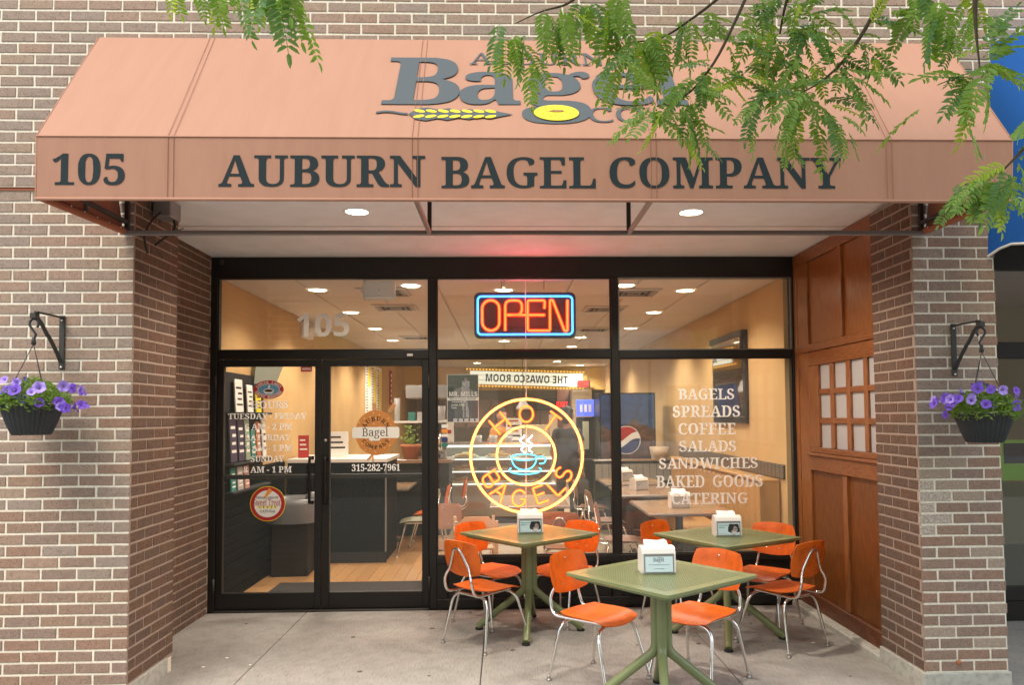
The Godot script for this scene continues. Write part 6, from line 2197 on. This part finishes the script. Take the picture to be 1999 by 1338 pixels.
	for dx in [-9.0, 6.0]:
		var p := []
		for k in 25:
			var u := k / 24.0
			p.append(o + Vector3((dx + 4.6 * sin(u * 12.5 + 1.0) * (1.0 - 0.25 * u) + 3.0 * u) * px, (5.0 + 35.0 * (1.0 - u)) * px, 0))
		steam.append(p)
	neon(b, "steam", steam, M.neon_white, M.sheath_cyan, 0.010)
	var cup := [ring.call(-5, -3, 25, 6, 0, 360, 36), ring.call(-5, -5, 24, 23, 186, 354, 24), ring.call(28, -9, 9, 7, -110, 140, 14), ring.call(-3, -28, 31, 8, 150, 390, 30)]
	neon(b, "cup", cup, M.neon_cyan, M.sheath_cyan, 0.0085)
	var cord := MB.new()
	cord.tube([o + Vector3(0, 1.55 - o.y + 1.3, -0.02), o + Vector3(0, 110 * px, -0.02)], 0.004, 5)
	cord.tube([o + Vector3(0.0, 57 * px, -0.02), o + Vector3(-0.01, -110 * px, -0.02)], 0.003, 5)
	put("cord", cord, M.pale_paper, b)
	var l2 := OmniLight3D.new()
	l2.name = "neon_light"
	l2.light_color = Color(1.0, 0.55, 0.2)
	l2.light_energy = 0.12
	l2.light_size = 0.3
	l2.omni_range = 8
	l2.omni_attenuation = 2
	l2.shadow_enabled = true
	l2.position = o + Vector3(0, -0.1, 0.08)
	b.add_child(l2)
	# concert poster hung inside the glass
	var im := Image.create(120, 186, false, Image.FORMAT_RGB8)
	var n := FastNoiseLite.new()
	n.frequency = 0.09
	n.fractal_octaves = 4
	for y in 186:
		for x in 120:
			var v := n.get_noise_2d(x, y)
			var k := Color(0.10 + 0.06 * v, 0.17 + 0.12 * v, 0.09 + 0.05 * v)
			if y > 60 + 12 * sin(x * 0.045 + 2.0) and x > 20:
				k = Color(0.42 + 0.1 * v, 0.42 + 0.1 * v, 0.42 + 0.1 * v)
			if y > 92:
				k = Color(0.22 + 0.05 * v, 0.24 + 0.05 * v, 0.27 + 0.05 * v)
				if x > 95 and y < 170:
					k = Color(0.28, 0.17, 0.18)
			var body := absf(x - (68 + 4 * sin(y * 0.05))) < (6.0 if y < 24 else (15.0 if y < 85 else (13.0 if y < 110 else 12.0)))
			if body and y > 12 and y < 170 and not (y > 112 and absf(x - 68) < 3):
				k = Color(0.58 + 0.25 * v, 0.58 + 0.25 * v, 0.60 + 0.25 * v)
				if y < 25:
					k = Color(0.52, 0.44, 0.40)
			if y > 172 and fposmod(x, 22.0) < 16 and x > 16:
				k = Color(0.75, 0.75, 0.78)
			im.set_pixel(x, y, k)
	var pm := mat("poster_print", Color.WHITE, 0.5)
	pm.albedo_texture = ImageTexture.create_from_image(im)
	var p := thing("poster", "concert poster with a figure in white hung at the left of the centre window", "poster")
	var pa := Vector3(-0.5007, 1.5953, -2.1600)
	var pb := Vector3(-0.2268, 2.0142, -2.1600)
	put("backing", span_of(Vector3(pa.x, pa.y, -2.172), Vector3(pb.x, pb.y, -2.162)), M.pale_paper, p)
	var q := MB.new()
	q.print_quad(Vector3(pa.x + 0.004, pa.y + 0.004, -2.161), Vector3(pb.x - 0.004, pa.y + 0.004, -2.161), Vector3(pb.x - 0.004, pb.y - 0.004, -2.161), Vector3(pa.x + 0.004, pb.y - 0.004, -2.161))
	put("print", q, pm, p)
	put("white_band", span_of(Vector3(-0.4980, 1.7851, -2.1605), Vector3(-0.2299, 1.8101, -2.1595)), M.pale_paper, p)
	text(p, "lettering", "MR. MILLS", font_sans, M.pale_paper, Transform3D(Basis.IDENTITY, Vector3(-0.3616, 1.8412, -2.1590)), 0.2412, 0.0425, 0.0008)
	text(p, "lettering", "Back by Popular Demand", font_sans, M.black_ink, Transform3D(Basis.IDENTITY, Vector3(-0.3639, 1.7976, -2.1580)), 0.2277, 0.0179, 0.0006)
	text(p, "lettering", "Saturday", font_sans, M.pale_paper, Transform3D(Basis.IDENTITY, Vector3(-0.4154, 1.7722, -2.1590)), 0.0892, 0.0157, 0.0006)
	text(p, "lettering", "June 27th", font_sans, M.pale_paper, Transform3D(Basis.IDENTITY, Vector3(-0.4043, 1.7453, -2.1590)), 0.1205, 0.0201, 0.0006)
	text(p, "lettering", "7pm", font_sans, M.pale_paper, Transform3D(Basis.IDENTITY, Vector3(-0.4423, 1.7199, -2.1590)), 0.0446, 0.0179, 0.0006)


# ---------------------------------------------------------------- the other side of the street
func across_the_street() -> void:
	var hs := [["long tan brick building across the street with two rows of windows", -26.0, 2.0, 9.5, Color(0.60, 0.50, 0.38)], ["pale painted building across the street", 2.2, 12.0, 7.5, Color(0.72, 0.69, 0.62)], ["red brick building across the street", 12.2, 30.0, 10.5, Color(0.40, 0.22, 0.16)]]
	for h in hs:
		var t := thing("brick_building", h[0], "building")
		put("wall", span_of(Vector3(h[1], 0, 21.6), Vector3(h[2], h[3], 30)), mat("far_wall", h[4], 0.85), t)
		put("cornice", span_of(Vector3(h[1] - 0.1, h[3] + 0.002, 21.35), Vector3(h[2] + 0.1, h[3] + 0.5, 30)), M.concrete_base, t)
		var n := int((h[2] - h[1]) / 3.0)
		for i in n:
			var x: float = h[1] + (i + 0.5) * (h[2] - h[1]) / n
			for y in [0.8, 4.6]:
				var w := put("window", span_of(Vector3(x - 0.8, y, 21.5), Vector3(x + 0.8, y + 2.1, 21.598)), M.white_plastic, t)
				put("pane", span_of(Vector3(x - 0.7, y + 0.1, 21.46), Vector3(x + 0.7, y + 2.0, 21.498)), M.black_gloss, w)
	var lm := MB.new()
	lm.flat()
	for k in 10:
		leaf_quad(lm, Vector3(rng.randf_range(-0.2, 0.2), rng.randf_range(-0.2, 0.2), rng.randf_range(-0.2, 0.2)), 0.16, 0.07)
	var lmesh := lm.mesh()
	for q in [[-7.5, 18.6, "bushy street tree across the road, left"], [1.0, 18.8, "bushy street tree across the road, centre"], [8.2, 18.6, "bushy street tree across the road, right"], [-15.0, 18.8, "bushy street tree across the road, far left"]]:
		var t := thing("street_tree", q[2], "tree", "", Vector3(q[0], 0, q[1]))
		var tr := MB.new()
		tr.tube([Vector3(0, -0.05, 0), Vector3(0.05, 1.5, 0), Vector3(0, 3.0, 0.05), Vector3(-0.1, 4.6, 0)], [0.16, 0.13, 0.11, 0.05], 8)
		for k in 5:
			var an := k * 1.3
			tr.tube([Vector3(0, 2.6 + 0.2 * k, 0), Vector3(cos(an) * 0.9, 3.7 + 0.2 * k, sin(an) * 0.9), Vector3(cos(an) * 1.6, 4.5 + 0.25 * k, sin(an) * 1.6)], [0.06, 0.04, 0.02], 6)
		put("trunk", tr, M.bark, t)
		var mm := MultiMesh.new()
		mm.transform_format = MultiMesh.TRANSFORM_3D
		mm.mesh = lmesh
		mm.instance_count = 1100
		for k in 1100:
			var d := Vector3(rng.randf_range(-1, 1), rng.randf_range(-1, 1), rng.randf_range(-1, 1)).normalized() * pow(rng.randf(), 0.45)
			mm.set_instance_transform(k, Transform3D(Basis.from_euler(Vector3(rng.randf() * 6, rng.randf() * 6, 0)), Vector3(d.x * 2.3, 4.6 + d.y * 2.1 + 0.3 * sin(d.x * 7), d.z * 2.2)))
		var mi := MultiMeshInstance3D.new()
		mi.name = "crown"
		mi.multimesh = mm
		mi.material_override = M.leaf
		mi.set_meta("kind", "stuff")
		t.add_child(mi, true)
	for q in [[-5.8, 16.1, "dark parked car across the road on the left", Color(0.02, 0.022, 0.025)], [3.6, 16.1, "silver parked car across the road", Color(0.42, 0.43, 0.44)], [9.5, 16.1, "red parked car across the road on the right", Color(0.25, 0.02, 0.02)], [-3.2, 8.6, "black car parked at the near kerb on the left", Color(0.012, 0.013, 0.015)]]:
		car(q[2], Vector3(q[0], -0.15, q[1]), q[3])
	var lp := thing("street_lamp", "green cast iron street lamp across the road", "street lamp", "", Vector3(5.1, 0, 18.0))
	var pb := MB.new()
	pb.lathe([Vector2(0, 0), Vector2(0.24, 0), Vector2(0.24, 0.14), Vector2(0.18, 0.22), Vector2(0.19, 0.3), Vector2(0.11, 0.5), Vector2(0.13, 0.62), Vector2(0.075, 0.9), Vector2(0.05, 3.4), Vector2(0.09, 3.45), Vector2(0.0, 3.5)], 16)
	put("post", pb, mat("lamp_green", Color(0.01, 0.12, 0.06), 0.5), lp)
	var gb := MB.new()
	gb.lathe([Vector2(0.08, 3.5), Vector2(0.2, 3.75), Vector2(0.16, 4.0), Vector2(0.0, 4.12)], 16)
	put("globe", gb, M.frosted, lp)
	var fg := thing("flag", "striped flag on a pole across the road", "flag", "", Vector3(5.0, 4.2, 17.9))
	var pole := MB.new()
	pole.tube([Vector3(0, -0.3, 0), Vector3(0.6, 1.0, 0)], 0.02, 6)
	put("pole", pole, M.rivet, fg)
	for k in 13:
		var sb := MB.new()
		sb.flat()
		var o := Vector3(0.55, 0.95 - 0.055 * k, 0)
		sb.poly([o, o + Vector3(1.1, -0.45, 0.05), o + Vector3(1.1, -0.5, 0.05), o + Vector3(0, -0.054, 0)], Vector3(0, 0, -1))
		put("stripe", sb, M.red_print if k % 2 == 0 else M.pale_paper, fg)
	var cn := MB.new()
	cn.poly([Vector3(0.54, 0.96, -0.01), Vector3(0.98, 0.77, 0.01), Vector3(0.98, 0.40, 0.01), Vector3(0.54, 0.58, -0.01)], Vector3(0, 0, -1))
	put("canton", cn, M.navy_print, fg)


func car(label: String, at: Vector3, paint: Color) -> void:
	var t := thing("parked_car", label, "car", "", at)
	var pm := mat("car_paint", paint, 0.25)
	pm.clearcoat_enabled = true
	pm.clearcoat = 0.8
	var pf := func(pts: Array, w0: float, w1: float, yb: float, yt: float) -> MB:
		var b := MB.new()
		b.smooth()
		var n := pts.size()
		for s in [-1, 1]:
			var q := []
			for p in pts:
				q.append(Vector3(p[0], p[1], s * lerpf(w0, w1, clampf((p[1] - yb) / (yt - yb), 0, 1))))
			var pv := PackedVector2Array()
			for p in pts:
				pv.append(Vector2(p[0], p[1]))
			var ix := Geometry2D.triangulate_polygon(pv)
			for i in range(0, ix.size(), 3):
				b.poly([q[ix[i]], q[ix[i + 1]], q[ix[i + 2]]], Vector3(0, 0, s))
		for i in n:
			var p: Array = pts[i]
			var r: Array = pts[(i + 1) % n]
			var wp := lerpf(w0, w1, clampf((p[1] - yb) / (yt - yb), 0, 1))
			var wr := lerpf(w0, w1, clampf((r[1] - yb) / (yt - yb), 0, 1))
			b.poly([Vector3(p[0], p[1], -wp), Vector3(r[0], r[1], -wr), Vector3(r[0], r[1], wr), Vector3(p[0], p[1], wp)], Vector3(p[0] + r[0], (p[1] + r[1]) * 3 - 5.0, 0))
		return b
	var body := put("body", pf.call([[-2.15, 0.3], [-2.2, 0.62], [-2.05, 0.85], [-1.0, 0.95], [1.2, 0.97], [2.1, 0.9], [2.2, 0.6], [2.15, 0.28]], 0.9, 0.82, 0.3, 0.95), pm, t)
	put("cabin", pf.call([[-1.15, 0.94], [-0.45, 1.42], [0.2, 1.5], [1.0, 1.45], [1.75, 0.96]], 0.80, 0.62, 0.95, 1.5), M.black_gloss, t)
	put("roof", pf.call([[-0.42, 1.44], [0.2, 1.53], [1.0, 1.47], [0.2, 1.5]], 0.62, 0.6, 1.4, 1.5), pm, t)
	for x in [-1.35, 1.35]:
		for z in [-0.8, 0.8]:
			var w := MB.new()
			w.lathe([Vector2(0.19, -0.1), Vector2(0.32, -0.1), Vector2(0.33, 0.0), Vector2(0.32, 0.1), Vector2(0.19, 0.1)], 20, Transform3D(Basis(Vector3.RIGHT, PI / 2), Vector3(x, 0.33, z)))
			var ty := put("wheel", w, M.black_matt, t)
			var rm := MB.new()
			rm.lathe([Vector2(0, -0.095), Vector2(0.19, -0.085), Vector2(0.19, 0.085), Vector2(0, 0.095)], 12, Transform3D(Basis(Vector3.RIGHT, PI / 2), Vector3(x, 0.33, z)))
			put("rim", rm, M.grey_metal, ty)
	for z in [-0.6, 0.6]:
		put("headlight", rspan(Vector3(-2.19, 0.62, z - 0.15), Vector3(-2.1, 0.76, z + 0.15), 0.02), M.frosted, t)
		put("tail_light", rspan(Vector3(2.1, 0.65, z - 0.15), Vector3(2.19, 0.8, z + 0.15), 0.02), M.red_print, t)


# ---------------------------------------------------------------- the tree whose twigs hang into view
func frond_mesh(pairs: int, droop: float, sd: int) -> ArrayMesh:  # a feathered leaf one unit long, along +x, its face up
	var b := MB.new()
	var r := RandomNumberGenerator.new()
	r.seed = sd
	b.flat()
	var at := func(u: float) -> Vector3: return Vector3(u - 0.12 * droop * u * u, -droop * u * u, 0.03 * sin(u * 3.0 + sd))
	for i in 8:
		var p: Vector3 = at.call(i / 8.0)
		var q: Vector3 = at.call((i + 1) / 8.0)
		b.poly([p + Vector3(0, 0, 0.006), q + Vector3(0, 0, 0.004), q - Vector3(0, 0, 0.004), p - Vector3(0, 0, 0.006)], Vector3.UP)
	for i in pairs + 1:
		var u := 0.14 + 0.84 * i / pairs
		var o: Vector3 = at.call(u)
		var fwd: Vector3 = (at.call(u + 0.02) - o).normalized()
		for s in ([-1, 1] if i < pairs else [0]):
			var ln: float = (0.225 - 0.085 * absf(u - 0.45)) * r.randf_range(0.86, 1.12)
			var ang := 1.12 + r.randf_range(-0.14, 0.14)
			var d := (fwd * cos(ang * absf(s)) + Vector3(0, 0, s) * sin(ang * absf(s)) + Vector3(0, r.randf_range(-0.30, 0.16), 0)).normalized()
			var w := d.cross(Vector3.UP).normalized() * ln * 0.205
			var up := Vector3(0, 0.018, 0)
			var m := o + d * ln * 0.5 - up * 0.5
			var e := o + d * ln - up
			var a1 := o + d * ln * 0.25 + w * 0.85 + up
			var a2 := o + d * ln * 0.72 + w * 0.8 + up * 0.7
			var b1 := o + d * ln * 0.25 - w * 0.85 + up
			var b2 := o + d * ln * 0.72 - w * 0.8 + up * 0.7
			b.poly([o, a1, m], Vector3.UP)
			b.poly([m, a1, a2], Vector3.UP)
			b.poly([m, a2, e], Vector3.UP)
			b.poly([o, m, b1], Vector3.UP)
			b.poly([m, b2, b1], Vector3.UP)
			b.poly([m, e, b2], Vector3.UP)
	return b.mesh()


func tree_branches() -> void:
	rng.seed = 99
	var t := thing("street_tree", "feathery green street tree whose twigs hang over the awning from above", "tree")
	var tk := MB.new()
	tk.tube([Vector3(1.75, -0.1, 6.3), Vector3(1.7, 1.2, 6.28), Vector3(1.8, 2.6, 6.2), Vector3(1.75, 3.6, 6.0), Vector3(1.5, 4.8, 5.6)], [0.17, 0.14, 0.13, 0.11, 0.08], 12)
	put("trunk", tk, M.bark, t)
	var br := MB.new()
	var limbs := [
		[[Vector3(1.75, 3.4, 6.05), Vector3(1.5, 3.9, 4.8), Vector3(1.05, 3.75, 3.6), Vector3(0.7332, 2.9366, 2.4483)], 0.05, 0.012], [[Vector3(0.7332, 2.9366, 2.4483), Vector3(0.6801, 2.8074, 2.4906), Vector3(0.5848, 2.6154, 2.5086), Vector3(0.5018, 2.5160, 2.5213), Vector3(0.4165, 2.4834, 2.5372)], 0.0055, 0.002],
		[[Vector3(0.7332, 2.9366, 2.4483), Vector3(0.6048, 2.8584, 2.3405), Vector3(0.4781, 2.7803, 2.3128), Vector3(0.3897, 2.7651, 2.3294)], 0.005, 0.002], [[Vector3(0.8700, 2.9949, 2.4052), Vector3(0.8240, 2.8305, 2.3959), Vector3(0.8116, 2.7616, 2.3923)], 0.005, 0.003],
		[[Vector3(1.4, 3.8, 4.6), Vector3(1.5, 3.5, 3.3), Vector3(1.1546, 2.9479, 2.4117), Vector3(1.0844, 2.8315, 2.4540), Vector3(1.0112, 2.7117, 2.4761), Vector3(0.9441, 2.6222, 2.4899), Vector3(0.8741, 2.5611, 2.5149), Vector3(0.8041, 2.5194, 2.5307)], 0.010, 0.002], [[Vector3(0.8700, 2.9949, 2.4052), Vector3(1.35, 3.5, 3.0)], 0.006, 0.012],
		[[Vector3(1.6, 3.7, 4.2), Vector3(1.2021, 2.7863, 2.7059), Vector3(1.1789, 2.6282, 2.7277), Vector3(1.1786, 2.4978, 2.7415)], 0.012, 0.002], [[Vector3(0.3133, 3.0122, 2.2888), Vector3(0.2074, 2.9301, 2.2315), Vector3(0.1284, 2.9252, 2.2088), Vector3(0.0439, 2.8754, 2.2239)], 0.005, 0.0016], [[Vector3(0.3133, 3.0122, 2.2888), Vector3(0.7332, 2.9439, 2.4486)], 0.006, 0.008],
		[[Vector3(1.7, 3.3, 4.6), Vector3(1.3792, 2.4553, 2.7957), Vector3(1.2198, 2.2666, 2.8319), Vector3(1.1478, 2.2009, 2.8466)], 0.012, 0.002], [[Vector3(1.0, 3.9, 3.7), Vector3(0.0, 3.6, 3.2), Vector3(-0.4335, 2.5841, 3.0468), Vector3(-0.4049, 2.4939, 3.0934)], 0.02, 0.002], [[Vector3(-0.4335, 2.5841, 3.0468), Vector3(-0.6023, 2.5834, 2.9915), Vector3(-0.6718, 2.5520, 2.9878)], 0.004, 0.002]]
	for l in limbs:
		var pts: Array = bend(l[0], 0.25, 4)
		var rad := []
		for i in pts.size():
			rad.append(lerpf(l[1], l[2], float(i) / (pts.size() - 1)))
		br.tube(pts, rad, 7)
	put("branch", br, M.twig, t)
	var fm := []
	for k in 6:
		fm.append(frond_mesh(9 + k % 4, [0.12, 0.3, 0.2, 0.4, 0.08, 0.25][k], k))
	# leaf clusters: node, number of fronds, mean angle (0 right, 90 down), spread, length in metres
	var cl := [
		[Vector3(-0.6770, 2.5627, 2.9882), 3, 95, 40, 0.10], [Vector3(-0.6450, 2.5678, 2.9894), 3, 60, 40, 0.09], [Vector3(-0.6024, 2.5675, 2.9907), 4, 85, 50, 0.115], [Vector3(-0.5267, 2.5435, 3.0420), 4, 90, 50, 0.11], [Vector3(-0.4697, 2.5144, 3.0924), 5, 85, 45, 0.125], [Vector3(-0.4348, 2.5092, 3.0932), 6, 88, 50, 0.14], [Vector3(-0.4047, 2.5239, 3.0949), 3, 92, 30, 0.13],
		[Vector3(0.0070, 2.8596, 2.2220), 3, 95, 30, 0.16], [Vector3(0.0470, 2.8514, 2.2229), 4, 80, 60, 0.17], [Vector3(0.0858, 2.7618, 2.2398), 3, 80, 50, 0.15], [Vector3(0.1272, 2.8987, 2.2276), 4, 85, 50, 0.18], [Vector3(0.1881, 2.9174, 2.2303), 3, 92, 25, 0.17], [Vector3(0.1986, 2.8614, 2.3281), 3, 60, 60, 0.15], [Vector3(0.2658, 2.9186, 2.2828), 5, 90, 90, 0.18], [Vector3(0.3213, 2.8605, 2.3319), 4, 80, 90, 0.17], [Vector3(0.3597, 2.8909, 2.3345), 4, 90, 60, 0.19],
		[Vector3(0.3897, 2.7651, 2.3294), 7, 110, 150, 0.17], [Vector3(0.3659, 2.6840, 2.3749), 3, 95, 50, 0.17], [Vector3(0.4311, 2.7755, 2.3312), 4, 90, 90, 0.16], [Vector3(0.4781, 2.7850, 2.3130), 5, 90, 160, 0.16], [Vector3(0.5432, 2.8206, 2.3368), 5, 60, 150, 0.15], [Vector3(0.5972, 2.8662, 2.3406), 4, 40, 120, 0.15],
		[Vector3(0.5848, 2.6154, 2.5086), 6, 110, 230, 0.14], [Vector3(0.5413, 2.5605, 2.5246), 4, 110, 160, 0.14], [Vector3(0.5018, 2.5160, 2.5213), 5, 60, 200, 0.14], [Vector3(0.4165, 2.4834, 2.5372), 9, 100, 300, 0.15], [Vector3(0.4531, 2.4695, 2.5477), 4, 35, 60, 0.16], [Vector3(0.4962, 2.4134, 2.5663), 3, 50, 40, 0.10], [Vector3(0.5232, 2.3654, 2.5649), 2, 60, 40, 0.08],
		[Vector3(0.6265, 2.7027, 2.4940), 3, 10, 120, 0.13], [Vector3(0.6584, 2.7646, 2.4879), 3, 0, 120, 0.14], [Vector3(0.7244, 2.6949, 2.4365), 4, 30, 120, 0.15], [Vector3(0.7249, 2.7755, 2.4404), 5, 20, 200, 0.15], [Vector3(0.8116, 2.7616, 2.3923), 9, 80, 330, 0.17], [Vector3(0.8210, 2.8305, 2.3958), 6, 60, 330, 0.16], [Vector3(0.8493, 2.7453, 2.4427), 6, 40, 200, 0.16], [Vector3(0.8643, 2.8038, 2.4460), 5, 20, 220, 0.15], [Vector3(0.8269, 2.6649, 2.4382), 6, 90, 260, 0.16],
		[Vector3(0.8724, 2.6199, 2.4876), 5, 60, 240, 0.15], [Vector3(0.9441, 2.6222, 2.4899), 6, 20, 300, 0.13], [Vector3(0.8741, 2.5611, 2.5149), 6, 60, 300, 0.14], [Vector3(0.8041, 2.5194, 2.5307), 9, 110, 330, 0.155], [Vector3(0.7329, 2.5649, 2.5107), 5, 140, 160, 0.15], [Vector3(0.7671, 2.4711, 2.5473), 4, 100, 60, 0.14], [Vector3(0.7806, 2.4059, 2.5447), 3, 100, 60, 0.085], [Vector3(0.8654, 2.4784, 2.5307), 5, 40, 90, 0.15], [Vector3(0.9124, 2.4354, 2.5501), 3, 55, 40, 0.12], [Vector3(0.9468, 2.3867, 2.5488), 2, 60, 30, 0.06], [Vector3(0.9358, 2.5478, 2.5361), 4, 20, 70, 0.14], [Vector3(0.6976, 2.5006, 2.5266), 3, 110, 90, 0.13],
		[Vector3(1.0112, 2.7117, 2.4761), 5, 340, 220, 0.13], [Vector3(1.0523, 2.7546, 2.4995), 3, 350, 50, 0.15], [Vector3(1.0511, 2.6219, 2.5232), 3, 70, 40, 0.07], [Vector3(1.1170, 2.7899, 2.5031), 3, 20, 60, 0.12], [Vector3(1.1472, 2.8049, 2.5549), 4, 90, 60, 0.14], [Vector3(1.1591, 2.7294, 2.6518), 5, 95, 50, 0.17], [Vector3(1.1828, 2.6693, 2.6497), 4, 100, 50, 0.13], [Vector3(1.1885, 2.6890, 2.7009), 4, 80, 90, 0.10],
		[Vector3(1.1786, 2.4978, 2.7415), 4, 180, 40, 0.15], [Vector3(1.1811, 2.4914, 2.7413), 6, 105, 90, 0.16], [Vector3(1.1824, 2.5041, 2.7419), 7, 350, 90, 0.17], [Vector3(1.1954, 2.5482, 2.7444), 4, 315, 50, 0.15],
		[Vector3(1.1538, 2.2068, 2.8471), 5, 150, 70, 0.135], [Vector3(1.1418, 2.1950, 2.8462), 5, 100, 60, 0.135], [Vector3(1.1537, 2.1890, 2.8463), 4, 60, 50, 0.14], [Vector3(1.1716, 2.2126, 2.8479), 4, 20, 60, 0.13], [Vector3(1.1123, 2.2071, 2.8458), 2, 262, 20, 0.10], [Vector3(1.1963, 2.2514, 2.8405), 4, 320, 100, 0.12], [Vector3(1.0884, 2.1776, 2.8437), 3, 130, 60, 0.10]]
	var count := 0
	for c in cl:
		for k in c[1]:
			var a := deg_to_rad(c[2] + c[3] * ((k + 0.5) / c[1] - 0.5) + rng.randf_range(-9, 9))
			var d := Vector3(cos(a), -sin(a) - 0.05, rng.randf_range(-0.55, 0.55)).normalized()
			var n := Vector3(rng.randf_range(-0.5, 0.5), 0.75, rng.randf_range(0.15, 0.9)).normalized()
			n = (n - d * n.dot(d)).normalized()
			var s: float = c[4] * rng.randf_range(0.6, 1.0)
			var pos: Vector3 = c[0] + Vector3(rng.randf_range(-0.02, 0.02), rng.randf_range(-0.02, 0.02), rng.randf_range(-0.05, 0.05))
			var m: Material = M.leaf_bright if (count * 7) % 9 == 0 else (M.leaf_dark if count % 3 == 0 else M.leaf)
			var o := put("leaf_frond", fm[rng.randi() % 6], m, t)
			o.transform = Transform3D(Basis(d, n, d.cross(n)) * s, pos)
			count += 1
	var extra := MultiMesh.new()
	extra.transform_format = MultiMesh.TRANSFORM_3D
	extra.use_colors = true
	extra.mesh = fm[2]
	var spots := []
	for k0 in cl.size():
		var c: Array = cl[k0]
		for k in int(c[1] * (0.2 if k0 > 13 else 0.05)):
			var a := deg_to_rad(c[2] + rng.randf_range(-0.6, 0.6) * c[3])
			var d := Vector3(cos(a), -sin(a) - 0.05, rng.randf_range(-0.8, 0.8)).normalized()
			var n := Vector3(rng.randf_range(-0.8, 0.8), 0.6, rng.randf_range(-0.2, 1.0)).normalized()
			n = (n - d * n.dot(d)).normalized()
			spots.append(Transform3D(Basis(d, n, d.cross(n)) * c[4] * rng.randf_range(0.6, 1.0), c[0] + Vector3(rng.randf_range(-0.05, 0.05), rng.randf_range(-0.04, 0.06), rng.randf_range(-0.2, 0.05))))
	extra.instance_count = spots.size()
	for i in spots.size():
		extra.set_instance_transform(i, spots[i])
		var g := rng.randf()
		extra.set_instance_color(i, Color(0.13, 0.25, 0.09).lerp(Color(0.42, 0.50, 0.07), g * g))
	var ei := MultiMeshInstance3D.new()
	ei.name = "leaf_mass"
	ei.multimesh = extra
	var lv := mat("leaf_varied", Color(1, 1, 1), 0.5, 0, 0.4)
	lv.vertex_color_use_as_albedo = true
	lv.backlight_enabled = true
	lv.backlight = Color(0.50, 0.62, 0.12)
	ei.material_override = lv
	ei.set_meta("kind", "stuff")
	t.add_child(ei, true)
	# the rest of the crown, above and behind the camera
	var mm := MultiMesh.new()
	mm.transform_format = MultiMesh.TRANSFORM_3D
	mm.mesh = fm[1]
	mm.instance_count = 5200
	for k in 5200:
		var p := Vector3.ZERO
		while true:
			p = Vector3(rng.randf_range(-1, 1), rng.randf_range(-1, 1), rng.randf_range(-1, 1))
			if p.length() < 1.0 and p.length() > 0.25:
				break
		p = Vector3(1.35 + p.x * 2.5, 4.9 + p.y * 1.5, 4.2 + p.z * 2.5)
		mm.set_instance_transform(k, Transform3D(Basis.from_euler(Vector3(rng.randf() * 6.28, rng.randf() * 6.28, rng.randf() * 6.28)) * rng.randf_range(0.18, 0.30), p))
	var mi := MultiMeshInstance3D.new()
	mi.name = "crown"
	mi.multimesh = mm
	mi.material_override = M.leaf
	mi.set_meta("kind", "stuff")
	t.add_child(mi, true)
